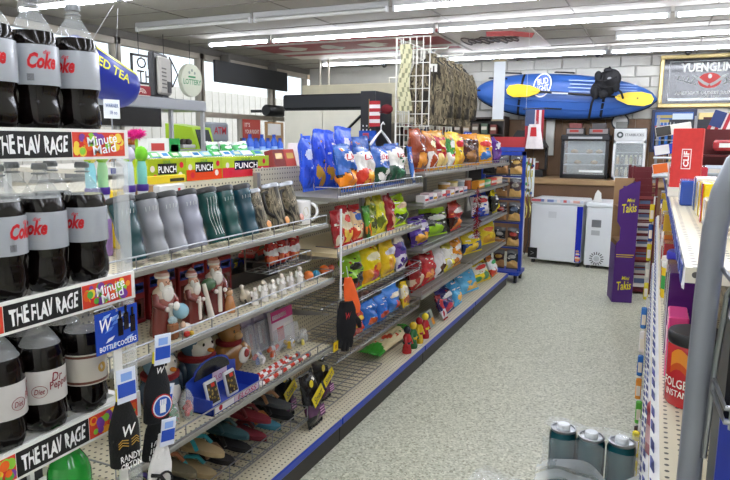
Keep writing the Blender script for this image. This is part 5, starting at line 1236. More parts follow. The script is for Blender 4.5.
mb = MB(); mb.T = Matrix.Rotation(PI/2, 4, 'X'); mb.lathe([(.07, -.22), (.085, -.2), (.085, .2), (.07, .22)], 14, '#1c1c1e'); mb.build('drum', M_plast(), o, True); MB().box(-.4, 0, -.02, .02, -.02, .02, '#2a2a2c').build('arm', M_metal(), o)
# ================================================================ black display cabinet with cream back panels
o = thing('display_cabinet', 'black display cabinet with cream back panels behind the blue bags', 'cabinet', (-3.9, 7.5, 0))
MB().box(-.7, .46, .04, .5, 0, 1.95, '#26282c').build('cabinet_body', M_metal(), o)
MB().box(-.72, .48, 0, .5, 1.95, 2.14, '#1a1c20', bev=.02).build('hood', M_plast(), o)
for q in range(2): MB().box(-.69+q*.58, -.12+q*.58, 0, .04, .9, 1.93, '#d8d4c4').build('back_panel', M_metal(), o)
mb = MB(); mb.tube([(.1, -.01, 1.55), (.45, -.012, 1.86)], .018, '#141416', 4); mb.build('diagonal_strut', M_metal(), o)
MB().box(.46, .66, -.05, .5, 0, 2.16, '#1e2024').build('side_column', M_plast(), o)
for q in range(9): MB().box(.49+.05*(q % 3), .505+.05*(q % 3), -.056, -.05, 1.62+.05*(q//3), 1.64+.05*(q//3), '#c8ccd0').build('rivet', M_metal(), o)
o = thing('small_flag', 'small striped flag on the black display column', 'flag', (-3.22, 7.42, 1.86), (0, 0, 0))
for q in range(7): MB().box(-.09, .06, 0, .004, -.14+.045*q, -.095+.045*q, '#b03038' if q % 2 == 0 else '#e4dcdc').build('stripe', M_cloth(), o)
MB().tube([(-.09, 0, -.16), (-.09, 0, .2)], .005, '#8c7040').build('stick', M_plast(), o)
o = thing('folded_hat', 'red folded cap hung beside the small striped flag', 'cap', (-3.06, 7.4, 1.93)); MB().ball((0, 0, 0), .08, .06, .06, '#6c1c24', 12, 8).build('crown', M_cloth(), o, True); MB().box(-.07, .05, -.09, -.03, -.05, -.04, '#5c161e', bev=.004).build('brim', M_cloth(), o)
o = thing('blue_packet', 'blue packet hung on the black display column', 'packet', (-3.33, 7.415, 1.60)); MB().box(-.12, .12, 0, .02, -.06, .07, '#1c4cb0', bev=.008).build('pack', M_gloss(), o); MB().box(-.06, .02, -.002, 0, -.03, .04, '#a8485c').build('print', M_gloss(), o)
# cream beam over the till
o = thing('overhead_beam', 'cream overhead soffit beam above the till area', 'beam', (-4.0, 8.6, 2.16))
MB().box(-.95, .85, 0, .6, 0, .2, '#d6cfae', bev=.01).build('beam', mat('cream_paint', '#d9d2b4', rough=.5), o)
MB().box(-.95, .85, .05, .6, -.35, 0, '#c9c3ac').build('rear_board', MATS['cream_paint'], o)
for q in (-.75, -.6): MB().tube([(q, .2, .2), (q, .2, .59)], .02, '#a8a294', 8).build('pipe', M_metal(), o)
MB().tube([(.35, .3, .2), (.35, .3, .3), (.65, .3, .3), (.65, .3, .2)], .012, '#d8d4c8', 6).build('bracket', M_metal(), o)
# ================================================================ grid panel with camouflage jackets
GX = -1.905
o = thing('grid_panel', 'white wire grid panel standing above the shelving run', 'grid panel', (GX, 5.55, 1.40))
mb = MB()
for k in range(17): mb.tube([(0, -.76+k*.095, .006), (0, -.76+k*.095, .94)], .0045 if k % 16 else .008, '#dcdcd4', 5)
for k in range(11): mb.tube([(0, -.76, .009+k*.093), (0, .76, .009+k*.093)], .0035, '#dcdcd4', 5)
mb.build('wire_grid', mat('white_wire', '#dddbd2', rough=.4), o)
mb = MB()
for y0 in (-.76,):
    for k in range(6): mb.tube([(k*.055, y0, .26), (k*.055, y0, .94)], .0045, '#dcdcd4', 5)
    for k in range(8): mb.tube([(0, y0, .26+k*.097), (.275, y0, .26+k*.097)], .0035, '#dcdcd4', 5)
mb.build('end_grid', MATS['white_wire'], o)
for y in (-.4, .05, .45): MB().tube([(.012, y, .895), (.30, y, .895), (.31, y, .91)], .006, '#d0d0cc', 6).build('faceout_arm', MATS['white_wire'], o)
def camo_cloth():
    if 'camo_cloth' in MATS: return MATS['camo_cloth']
    m = camo_mat().copy(); m.name = 'camo_cloth'; MATS['camo_cloth'] = m
    for n_ in m.node_tree.nodes:
        if n_.type == 'TEX_NOISE' and n_.inputs['Distortion'].default_value > 1: n_.inputs['Scale'].default_value = 22; n_.inputs['Distortion'].default_value = .5; n_.inputs['Detail'].default_value = 6
        if n_.type == 'MAPPING': n_.inputs['Scale'].default_value = (1, 1, .3)
        if n_.type == 'VALTORGB':
            for e, c in zip(n_.color_ramp.elements, ('#2c2822', '#5c5444', '#847a62', '#3c362c', '#a0947a', '#6a5038')): e.color = (*lin(c), 1)
    m.node_tree.nodes['Principled BSDF'].inputs['Roughness'].default_value = .95
    return m
def jacket(x, y, z, rz, label, s=1.):
    o = thing('camo_jacket', label, 'jacket', (x, y, z), (0, 0, rz), 'camouflage jackets on the grid')
    n = 24; rings = []; rn = random.Random(int(y*100)); ph = rn.uniform(0, 6)
    for zz, w_, d in ((-.70, .20, .07), (-.5, .205, .075), (-.25, .2, .075), (-.1, .2, .07), (-.04, .17, .06), (0, .09, .045), (.03, .055, .04)):
        rings.append([(s*(w_+(.014*math.sin(5*a+ph) if zz < -.06 else 0))*math.cos(a), s*(d*(1+(.35*math.sin(7*a+ph+zz*5) if zz < -.06 else 0)))*math.sin(a), s*zz) for a in [2*PI*j/n for j in range(n)]])
    MB().loft(rings, '#5c5444').build('body', camo_cloth(), o, True)
    for q in (-1, 1): MB().tube([(s*q*.16, 0, -s*.05), (s*q*.215, -.01, -s*.2), (s*q*.225, -.02, -s*.42), (s*q*.215, -.025, -s*.62)], [s*.05, s*.055, s*.05, s*.04], '#5c5444', 10).build('sleeve', camo_cloth(), o, True)
    MB().lathe([(s*.06, .0), (s*.07, .02), (s*.062, .06), (s*.05, .065)], 14, '#5c5444', sy=.7).build('collar', camo_cloth(), o, True)
    MB().tube([(0, -s*.078, -s*.68), (0, -s*.078, -s*.05)], .006, '#2a261f', 5).build('zip', M_plast(), o)
    MB().tube([(-s*.15, 0, -.02), (0, 0, .05), (s*.15, 0, -.02)], .008, '#1c1c1c', 6).build('hanger_bar', M_plast(), o); MB().tube([(0, 0, .05), (0, 0, .085), (.02, 0, .10), (.03, 0, .085)], .004, '#b8b8b8', 6).build('hanger_hook', M_chrome(), o)
    MB().box(-.03, .03, -.075*s, -.072*s, -.08, -.02, '#e0ded8').build('size_tag', M_print(), o)
for k, d in enumerate(('camouflage jacket nearest the camera on the wire grid', 'second camouflage jacket on the wire grid', 'third camouflage jacket on the wire grid', 'camouflage jacket farthest along the wire grid')):
    jacket(-1.685, 4.985+.25*k, 2.17, .72, d, .70)
o = thing('mesh_cap', 'cream patterned scarf hanging on the near end of the grid', 'scarf', (-1.88, 4.74, 2.28)); MB().grid(lambda u, v: (.02+.10*u+.01*math.sin(v*8), -.01+.012*math.sin(u*9+v*5), -.5*v), 6, 14, lambda u, v: '#c8c4a0' if int(u*6+v*14) % 3 else '#8c8c70').build('cloth', M_cloth(), o, True)
o = thing('black_helmet', 'black helmet bag hanging at the far end of the grid', 'bag', on(461, 78, 1, 6.3)); MB().ball((0, 0, 0), .07, .08, .10, '#141416', 12, 8).build('shell', M_cloth(), o, True); MB().tube([(-.03, -.03, -.09), (-.05, -.05, -.2), (.0, -.05, -.26), (.05, -.03, -.18), (.03, -.02, -.09)], .014, '#1a1a1c', 6).build('strap', M_cloth(), o, True); MB().ball((-.02, -.03, -.33), .07, .05, .05, '#141416', 10, 8).build('pouch', M_cloth(), o, True); MB().tube([(0, 0, .09), (-.06, -.02, .11)], .006, '#d0d0cc', 5).build('hook', MATS['white_wire'], o)
for k, px in enumerate((455, 461, 467)):
    o = thing('blue_float', 'blue and white striped beach shoe, %s of three behind the bags' % ORD[k], 'shoe', Vector((-1.80, 6.46+.1*k, 1.53)), (0, 0, R(30)), 'striped beach shoes'); MB().ball((0, 0, 0), .035, .04, .12, '#2450b0', 10, 8).build('upper', M_plast(), o, True); MB().box(-.008, .008, -.045, -.03, -.1, .1, '#d0d8ec').build('stripe', M_plast(), o); MB().tube([(0, 0, .1), (-.02, -.02, .13)], .004, '#c0c0c0', 5).build('hook', M_chrome(), o)
# hanger hook on front of the blue badge bags
p = on(381, 134, 0, -1.60); o = thing('coat_hanger', 'white plastic coat hanger standing behind the blue chip bags', 'hanger', p, (0, 0, R(70)))
MB().tube([(-.10, 0, -.07), (-.05, 0, -.02), (0, 0, .02), (.05, 0, -.02), (.10, 0, -.07)], .008, '#dcdcdc', 6).build('shoulders', M_plast(), o, True); MB().tube([(0, 0, .02), (0, 0, .055), (.018, 0, .075), (.03, 0, .06)], .004, '#dcdcdc', 6).build('hook', M_plast(), o)
# ================================================================ far end of the shop
ct = thing('back_counter', 'brown wooden counter along the back wall behind the freezers', 'counter', (-1.0, 8.98, 0))
MB().box(-1.04, 2.4, .02, .9, 0, .98, '#6a4c34').build('front_panel', mat('walnut_panel', '#6e5038', rough=.5, var=.2, vscale=5), ct)
MB().box(-1.05, 2.42, -.03, .92, .98, 1.05, '#9a7a52', bev=.01).build('counter_top', mat('oak_top', '#a0825c', rough=.4, var=.15, vscale=7), ct)
# chest freezers
f1 = thing('chest_freezer', 'wide white chest freezer with blue corner strip', 'freezer', (-1.09, 8.275, 0), (0, 0, R(-6)))
MB().box(-.32, .32, 0, .5, .05, .77, '#e2e6ea', bev=.012).build('cabinet', mat('freezer_enamel', '#e4e8ec', rough=.3, var=.03), f1)
MB().box(-.325, .325, -.012, .51, .775, .835, '#eceff2', bev=.012).build('lid', MATS['freezer_enamel'], f1)
mb = MB(); rn = random.Random(2)
for k in range(16): mb.box(-.32+k*.04, -.28+k*.04, -.014, -.0122, .80, .832, rn.choice(['#c05860', '#e8e0e4', '#7c8cc0', '#d8a8a0', '#c8d0e0']))
mb.build('sticker_strip', M_print(), f1)
MB().box(.25, .322, -.003, 0, .06, .76, '#1c2fb0').build('blue_strip', M_gloss(), f1)
mb = MB()
for k in range(10): mb.box(.252+.012*rn.random(), .29+.03*rn.random(), -.0045, -.003, .07+k*.014, .085+k*.014, rn.choice(['#d04c4c', '#e8e8e8', '#3c4cc0', '#e0b060']))
mb.build('picture_print', M_print(), f1)
MB().box(-.34, -.22, -.008, 0, .07, .20, '#17181b').build('vent_panel', M_plast(), f1); mb = MB(); mb.tube([(-.30, -.01, .11), (-.26, -.01, .13), (-.30, -.01, .15)], .004, '#8c9094', 5); mb.build('vent_mark', M_plast(), f1)
MB().box(-.10, .0, -.002, 0, .60, .68, '#d4d8dc').build('notice', M_print(), f1)
for x in (-.28, .28): MB().box(x-.02, x+.02, .03, .07, 0, .05, '#2c2c2e').build('foot', M_plast(), f1)
MB().tube([(-.33, -.01, .72), (-.345, -.03, .5), (-.335, -.02, .3), (-.38, -.03, .1)], .006, '#2c2c30', 6).build('power_cord', M_plast(), f1)
f2 = thing('chest_freezer', 'narrower white chest freezer with round vent', 'freezer', (-.46, 8.215, 0), (0, 0, R(-5)))
MB().box(-.27, .30, 0, .6, .04, .76, '#e0e4e6', bev=.012).build('cabinet', MATS['freezer_enamel'], f2); MB().box(-.275, .305, -.01, .61, .765, .82, '#e8ebee', bev=.012).build('lid', MATS['freezer_enamel'], f2)
MB().box(-.20, -.09, -.003, 0, .52, .61, '#7c8084').build('rating_plate', M_metal(), f2); MB().box(-.20, -.10, -.003, 0, .42, .48, '#b8bcc0').build('paper_label', M_print(), f2)
mb = MB()
for k in range(16):
    a = 2*PI*k/16; mb.at((-.12, -.002, .13), (0, -a, 0)).box(.05, .085, -.002, .002, -.006, .006, '#6a6e72')
mb.build('round_vent', M_metal(), f2); mb = MB(); mb.at((-.12, -.001, .13), (PI/2, 0, 0)).lathe([(.035, 0), (.035, .004)], 16, '#c8ccd0'); mb.build('vent_hub', M_metal(), f2)
for k in range(3): MB().box(.05, .07, -.003, 0, .09+.05*k, .105+.05*k, '#6a6e72').build('switch', M_plast(), f2)
for x in (-.22, .25): MB().box(x-.02, x+.02, .03, .07, 0, .04, '#2c2c2e').build('foot', M_plast(), f2)
o = tag(MB().at((-.62, 8.34, .822), (0, 0, .3)).poly([(-.05, 0), (.05, 0), (.04, .11), (.0, .15), (-.03, .10)], -.004, .004, '#dcdcd8').build('paper_scrap', M_print()), 'white paper scrap standing between the two freezers', 'paper')
# warmer case on the counter
o = thing('pastry_warmer', 'black framed glass warmer case on the back counter', 'warmer', (-.90, 9.3, 1.05))
for x in (-.31, .27): MB().box(x, x+.04, 0, .04, 0, .52, '#1a1a1c').build('post', M_plast(), o)
MB().box(-.31, .31, 0, .45, 0, .06, '#17171a', bev=.01).build('base', M_plast(), o); MB().box(-.32, .32, -.02, .46, .52, .60, '#1c1c1f', bev=.015).build('hood', M_plast(), o)
MB().box(-.27, .27, .4, .43, .06, .52, '#9a9c9c').build('rear_panel', M_metal(), o)
for z in (.18, .33): MB().box(-.27, .27, .05, .4, z, z+.012, '#c4c6c6').build('rack_shelf', M_metal(), o)
MB().box(-.27, .27, .004, .010, .06, .52, '#e8f0f0').build('glass_front', mat('case_glass', '#dfe8ea', rough=.05, alpha=.25), o)
MB().box(-.06, .25, .0, .003, .09, .12, '#e8ecec').build('white_label', M_print(), o); MB().box(-.22, .22, -.024, -.02, .545, .575, '#a8aaac').build('trim', M_metal(), o)
for k, (x, z) in enumerate(((-.15, .345), (.05, .345), (.18, .345), (-.1, .195), (.12, .195))):
    q_ = thing('pastry', 'tan pastry in the glass warmer, %s %s' % (['left', 'middle', 'right', 'left', 'right'][k], 'on upper rack' if k < 3 else 'on lower rack'), 'pastry', (-.90+x, 9.48, 1.0515+z), group='pastries in the warmer'); MB().ball((0, 0, .025), .055, .05, .028, '#b8925c', 10, 6).build('bun', M_ceram(), q_, True); MB().ball((0, -.01, .045), .03, .03, .012, '#d8bc88', 8, 5).build('glaze', M_ceram(), q_, True)
for k, (x, w_) in enumerate(((-1.05, .24), (-.74, .26))):
    o = thing('menu_stand', 'small menu box with red print on the warmer, %s' % ('left one' if k == 0 else 'right one'), 'menu box', (x, 9.4, 1.651))
    MB().box(-w_/2, w_/2, 0, .2, 0, .09, '#26262a', bev=.006).build('base', M_plast(), o); MB().box(-w_/2+.01, w_/2-.01, -.003, 0, .015, .08, '#8c8684').build('picture', M_print(), o); MB().box(-w_*.3, w_*.2, -.005, -.003, .035, .07, '#a83834').build('red_print', M_print(), o)
    MB().box(-w_*.35, w_*.35, .02, .15, .09, .16, '#4a4648' if k else '#7c3a38', bev=.006).build('upper_box', M_plast(), o)
# coffee fridge
o = thing('drinks_fridge', 'small white drinks fridge with grey name panel', 'fridge', (-.33, 9.25, 1.05))
for x0, x1, z0, z1 in ((-.2, -.17, 0, .52), (.17, .2, 0, .52), (-.2, .2, 0, .04), (-.2, .2, .49, .52)): MB().box(x0, x1, 0, .03, z0, z1, '#d8dadc').build('door_frame', M_metal(), o)
MB().box(-.2, .2, .4, .42, 0, .7, '#3c3e40').build('rear_panel', M_metal(), o)
for x in (-.2, .18): MB().box(x, x+.02, .03, .4, 0, .52, '#c8cacc').build('side_panel', M_metal(), o)
MB().box(-.2, .2, 0, .42, .52, .68, '#c4c6c6', bev=.008).build('name_panel', M_metal(), o)
letters(o, 'STARBUCKS', .23, .035, (.05, -.002, .60), '#3a3c3e')
mb = MB(); mb.at((-.125, -.001, .60), (PI/2, 0, 0)).lathe([(.042, 0), (.042, .003)], 20, '#3c4644'); mb.build('round_emblem', M_print(), o); mb = MB(); mb.at((-.125, -.004, .60), (PI/2, 0, 0)).lathe([(.02, 0), (.02, .002)], 8, '#c4c6c6'); mb.build('emblem_star', M_print(), o)
for z in (.2, .36): MB().box(-.17, .17, .04, .4, z, z+.008, '#8c8e90').build('rack_shelf', M_metal(), o)
MB().box(-.17, .17, .01, .014, .04, .49, '#d8e4e8').build('glass_door', MATS['case_glass'], o)
for r_ in range(2):
    for k in range(6):
        q_ = thing('coffee_bottle', '%s coffee bottle in fridge, %s from left on the %s rack' % (['tan', 'dark', 'cream', 'olive', 'brown', 'white'][k], ORD[k], ['middle', 'bottom'][r_]), 'bottle', (-.33-.14+k*.056, 9.33, 1.05+(.21 if r_ == 0 else .042)), group='bottles in the drinks fridge')
        MB().lathe([(.02, 0), (.022, .01), (.022, .08), (.012, .105)], 10, ['#b89468', '#3c2a20', '#d8ccb0', '#8c8c4c', '#6c4a30', '#dcd8d0'][k]).build('body', M_gloss(), q_, True); MB().lathe([(.013, .105), (.013, .125)], 10, '#d8d0b0').build('cap', M_metal(), q_)
o = thing('wall_clock', 'round white clock face on the panelling above the fridge', 'clock', (-.5, 9.95, 1.84)); mb = MB(); mb.at((0, 0, 0), (PI/2, 0, 0)).lathe([(.12, 0), (.12, .03)], 24, '#1c1c1e'); mb.build('rim', M_plast(), o); mb = MB(); mb.at((0, -.001, 0), (PI/2, 0, 0)).lathe([(.1, 0), (.1, .032)], 24, '#e0e0dc'); mb.build('face', M_plast(), o); MB().box(-.05, .10, -.06, -.035, -.12, .0, '#8c8c84').build('box_front', M_plast(), o)
o = thing('black_hood', 'black slanted cooker hood at the back left of the counter', 'appliance', (-1.72, 9.35, 1.05)); MB().poly([(-.28, .42), (.28, .42), (.12, .66), (-.12, .66)], 0, .4, '#121214').build('hood', M_plast(), o); MB().box(-.26, .26, .05, .4, 0, .1, '#1e1e20').build('hob', M_metal(), o)
for x in (-.27, .24): MB().box(x, x+.03, .3, .4, .1, .42, '#1c1c1e').build('leg', M_metal(), o)
for k in range(4):
    q_ = thing('canned_stack', 'small dark jar under the cooker hood, %s from left' % ORD[k], 'jar', (-1.90+k*.11, 9.5, 1.151), group='jars under the hood'); MB().lathe([(.035, 0), (.038, .01), (.038, .1)], 10, ['#5a4a3c', '#6c6c64', '#4c5c50', '#7c3c34'][k]).build('body', M_gloss(), q_, True); MB().lathe([(.03, .1), (.03, .12)], 10, '#b8b4a8').build('lid', M_metal(), q_)
tag(MB().box(-1.52, -1.40, 9.9, 9.95, 1.35, 1.95, '#c8c8c0').build('white_post', M_metal()), 'white narrow post on the panelling left of the warmer', 'post')
# fruit picture card in front
o = thing('fruit_card', 'white card with red fruit pattern beside the blue rack', 'display card', (-1.47, 8.0, 0))
MB().box(-.03, .03, .012, .03, 0, .9, '#c8c8c8').build('stand', M_metal(), o)
MB().box(-.16, .13, 0, .012, .88, 1.35, '#dce4e6').build('card', M_print(), o); rn = random.Random(4)
for k in range(14):
    mb = MB(); x, z = .06+rn.uniform(-.04, .05), rn.uniform(.92, 1.32); mb.raw([(x+.018*math.cos(j*PI/4), -.001, z+.02*math.sin(j*PI/4)) for j in range(8)], [tuple(range(8))], rn.choice(['#c03440', '#3c5ca0', '#4c9c5c'])); mb.build('fruit_print', M_print(), o)
for k in range(4): MB().box(-.15, .0, -.001, 0, .93+.1*k, 1.0+.1*k, ['#8cc0d8', '#e8e8e8', '#a0b8c8', '#c8d8e0'][k]).build('photo_print', M_print(), o)
# dark shelving on the back wall, left
o = thing('wall_shelf', 'dark shelving unit on the back wall behind the jackets', 'shelving', (-2.86, 9.6, 1.2))
MB().box(-.9, .78, .3, .34, -.3, .72, '#2c2622').build('back_board', M_metal(), o)
for z in (-.05, .22, .46, .70): MB().box(-.9, .78, 0, .34, z-.015, z, '#3a302a').build('shelf_board', M_metal(), o)
for x in (-.9, -.05, .76): MB().box(x, x+.02, 0, .34, -.3, .72, '#3a302a').build('side_board', M_metal(), o)
rn = random.Random(6); n_ = 0
for z in (-.05, .22, .46):
    for k in range(11):
        x = -.8+k*.14; h = rn.uniform(.12, .18); c = rn.choice(['#6a5c50', '#7c4038', '#4c5c4c', '#8c8478', '#3c4658', '#a08c6c'])
        q_ = thing('stock_carton', 'small stock carton, %s from left on the %s dark shelf' % (ORD[k], {-.05: 'lowest', .22: 'middle', .46: 'upper'}[z]), 'carton', (-2.86+x, 9.66, 1.2+z+.001), group='cartons on the dark wall shelf')
        MB().box(-.05, .05, 0, .12, 0, h, c, bev=.004).build('body', M_print(), q_); MB().box(-.04, .04, -.002, 0, h*.4, h*.7, '#c8c0b0').build('label_patch', M_print(), q_)
struct(MB().box(-5.6, -3.5, 9.9, 9.98, 0, 2.2).build('wall_lining_1', mat('lining', '#8c8478', rough=.7)))
# ================================================================ kayak on the wall
kx0, kx1 = on(475, 92, 1, 9.6), on(657, 100, 1, 9.6)
mid = (kx0+kx1)/2; L = (kx1-kx0).length; ang = math.atan2(kx1.z-kx0.z, kx1.x-kx0.x)
o = thing('kayak', 'blue kayak hung on its side below the ceiling', 'kayak', (mid.x, 9.62, mid.z+.01), (0, -ang, 0))
def hw(t): return .30*max(0, (1-abs(t)**2.3))**.62*(1-.06*t)
def kay(u, v):
    t = -1+2*u; h = hw(t)+.012; a = PI*(v-.5)*1.0
    return (t*L/2*(1 if abs(t) < 1 else 1), -.16*math.cos(a)**.8*(h/.31)**.5 if True else 0, h*math.sin(a)*1.0 - .02*(1-t*t))
MB().grid(kay, 36, 12, '#2358b8').build('hull', mat('kayak_plastic', '#3460ac', rough=.32, var=.07, vscale=3), o, True)
MB().grid(lambda u, v: (kay(u, 0 if v < .5 else 1)[0], .0 if v < .5 else .01, 0) if False else (lambda p, q: (p[0]*(1-v)+q[0]*v, .03*math.sin(PI*v)+.0, p[2]*(1-v)+q[2]*v))(kay(u, 0), kay(u, 1)), 36, 6, '#14284c').build('back_shell', MATS['kayak_plastic'], o, True)
mb = MB(); mb.tube([(kay(u/30, 0)[0], -.01, kay(u/30, 0)[2]) for u in range(31)], .016, '#101216', 6); mb.build('black_rim', M_plast(), o, True)
# ridges along the deck
for vv in (.3, .42): MB().tube([(kay(.12+.76*q/20, vv)[0], kay(.12+.76*q/20, vv)[1]-.004, kay(.12+.76*q/20, vv)[2]) for q in range(21)], .008, '#1b4ca8', 6).build('deck_ridge', MATS['kayak_plastic'], o, True)
MB().ball((-L*.455, -.07, .01), .07, .03, .03, '#15171c', 10, 6).build('bow_grip', M_plast(), o, True)
for (x, z) in ((-.36*L, .19), (-.03*L, -.2), (-.28*L, .27), (.01*L, .30)): MB().tube([(x-.13, -.12, z), (x-.11, -.15, z), (x+.11, -.15, z), (x+.13, -.12, z)], .012, '#15171b', 6).build('carry_handle', M_plast(), o)
for x, a_ in ((-.22*L, .12), (.235*L, .12)):
    MB().grid(lambda u, v: (x+.035*(u-.5)+a_*(v-.5)*.4, kay(.5+x/L, v)[1]-.006, kay(.5+x/L, v)[2]), 2, 14, '#17181c').build('strap', M_cloth(), o)
def kay_pt(x, z): return (x, -.172, z)
mb = MB(); mb.raw([(-.10*L+.125*math.cos(q*PI/12)+.02*math.sin(q*PI/12), -.172, .115+.17*math.sin(q*PI/12)) for q in range(24)], [tuple(range(24))], '#e8ecf2'); mb.build('logo_oval', M_gloss(), o)
mb = MB(); mb.raw([(-.10*L+.108*math.cos(q*PI/12)+.017*math.sin(q*PI/12), -.175, .115+.15*math.sin(q*PI/12)) for q in range(24)], [tuple(range(24))], '#1f4fae'); mb.build('logo_field', M_gloss(), o)
letters(o, 'BUD', .15, .085, (-.10*L, -.178, .17), '#f0f2f6', tilt=.25, shear=.15); letters(o, 'LIGHT', .19, .085, (-.10*L, -.178, .07), '#f0f2f6', tilt=.25, shear=.15)
for q in range(5): MB().box(.04*L+.02*(q % 2), .04*L+[.42, .36, .45, .3, .4][q], -.176, -.172, .19-.05*q, .205-.05*q, '#7c9cd4').build('pale_print', M_gloss(), o)
for k in range(3): MB().box(.27*L+.0, .27*L+.32, -.15, -.146, .09+.035*k, .097+.035*k, '#8cace0').build('pinstripe', M_gloss(), o)
# paddle
o2 = thing('paddle', 'double bladed paddle with yellow blades laid across the kayak', 'paddle', (mid.x, 9.40, mid.z+.02), (0, -ang-.0, 0))
xs0, xs1 = on(508, 96, 1, 9.4).x-mid.x, on(655, 100, 1, 9.4).x-mid.x
MB().tube([(xs0+.2, 0, .02), (xs1-.2, 0, -.02)], .016, '#17171a', 8).build('shaft', M_plast(), o2)
for c_, s_, zz in ((xs0+.23, -1, .02), (xs1-.27, 1, -.02)):
    MB().poly([(c_+s_*x, zz+z) for x, z in ([(-.2, -.03), (-.05, -.09), (.15, -.10), (.24, -.06), (.26, 0), (.22, .06), (.1, .085), (-.08, .07), (-.2, .03)] if s_ > 0 else [(-.2, .03), (-.08, .07), (.1, .085), (.22, .06), (.26, 0), (.24, -.06), (.15, -.10), (-.05, -.09), (-.2, -.03)])], -.012, .012, '#e8c818').build('blade', mat('paddle_yellow', '#ecc91a', rough=.35), o2)
    MB().box(c_-.22 if s_ > 0 else c_-.05, c_+.05 if s_ > 0 else c_+.22, -.02, -.012, zz-.012, zz+.012, '#d0b010').build('blade_rib', MATS['paddle_yellow'], o2)
MB().box(-.1, .12, -.0175, -.012, -.01, .012, '#b8bcc4').build('white_sleeve', M_plast(), o2)
# life vest
p = on(606, 84, 1, 9.29); o = thing('life_vest', 'black life vest with straps hung over the kayak', 'life vest', p)
MB().ball((0, 0, .0), .15, .09, .17, '#141417', 14, 10).build('left_panel', mat('vest_cloth', '#151518', rough=.8, var=.2, bump=.5, bscale=30), o, True)
MB().ball((.07, -.04, .06), .12, .09, .13, '#18181b', 12, 8).build('right_panel', MATS['vest_cloth'], o, True)
MB().ball((-.12, -.05, -.09), .07, .05, .11, '#131316', 10, 8).build('pocket', MATS['vest_cloth'], o, True)
MB().ball((.05, -.12, .06), .03, .015, .02, '#8c8e92', 8, 6).build('buckle', M_plast(), o, True)
for pts in ([(-.1, -.06, -.1), (-.16, -.06, -.25), (-.19, -.02, -.46)], [(.0, .05, .12), (.01, .12, .2), (.02, .2, .235)], [(.1, -.06, -.02), (.2, -.06, -.12), (.23, -.05, -.2)], [(0, -.09, -.1), (-.04, -.1, -.2), (.02, -.09, -.16)]): MB().tube(pts, .016, '#17171a', 6).build('strap', MATS['vest_cloth'], o, True)
for k, (x, y, z, a, b_, c) in enumerate(((-.1, -.06, .1, .05, .04, .07), (.13, -.08, -.04, .05, .03, .08), (-.02, -.1, -.14, .06, .03, .06), (.02, -.07, .17, .06, .04, .035))): MB().ball((x, y, z), a, b_, c, '#1b1b1f', 9, 7).build('foam_block', MATS['vest_cloth'], o, True)
for pts in ([(-.14, -.1, .06), (-.02, -.13, .02), (.14, -.12, .08)], [(-.15, -.09, -.04), (-.02, -.12, -.06), (.12, -.1, -.04)]): MB().tube(pts, .009, '#3a3b40', 6).build('webbing', MATS['vest_cloth'], o, True)
# mirror sign
o = thing('mirror_sign', 'gold framed black brewery mirror on the back wall', 'sign', (.555, 9.93, 2.39))
for x0, x1, z0, z1 in ((-.59, .59, .29, .345), (-.59, .59, -.36, -.305), (-.59, -.535, -.305, .29), (.535, .59, -.305, .29)): MB().box(x0, x1, -.04, .02, z0, z1, '#c2ad74', bev=.01).build('frame_rail', mat('gilt', '#c8b47c', rough=.35, metal=.4, var=.15, vscale=14), o)
MB().box(-.535, .535, -.012, .0, -.305, .29, '#15171a').build('mirror', mat('black_mirror', '#141618', rough=.12), o)
for z0, z1, x0, x1 in ((-.27, -.235, -.46, .5),): MB().box(x0, x1, -.016, -.012, z0, z1, '#c8ccce').build('silver_line', M_metal(), o)
for x0, x1, z0, z1 in ((-.47, -.46, -.25, .25), (-.47, .5, .25, .258)): MB().box(x0, x1, -.016, -.012, z0, z1, '#9a9c9c').build('silver_line', M_metal(), o)
letters(o, 'YUENGLING', .72, .12, (.03, -.017, .17), '#e4e4e0', bold=.02); letters(o, "AMERICA'S OLDEST BREWERY", .82, .045, (.03, -.017, -.165), '#c8c8c4'); letters(o, 'SINCE 1829', .26, .03, (.03, -.017, -.215), '#b8b8b4')
mb = MB(); mb.raw([(.03+.14*math.cos(q*PI/12), -.016, -.005+.10*math.sin(q*PI/12)) for q in range(24)], [tuple(range(24))], '#b83430'); mb.build('red_disc', M_print(), o)
mb = MB()
for s_ in (-1, 1):
    mb.raw([(.03+s_*x, -.02, z) for x, z in ((.0, -.05), (.06, -.02), (.16, .06), (.22, .075), (.14, .0), (.08, -.05), (.02, -.08))], [tuple(range(7))], '#a8acaa')
    for q in range(4): mb.tube([(.03+s_*(.16+.06*q), -.018, -.06+.02*q), (.03+s_*(.21+.06*q), -.018, -.03+.015*q), (.03+s_*(.19+.06*q), -.018, .03+.01*q)], .008, '#a8acaa', 4)
mb.ball((.03, -.018, .05), .025, .004, .03, '#c8ccca', 8, 6); mb.build('eagle_emblem', M_print(), o)
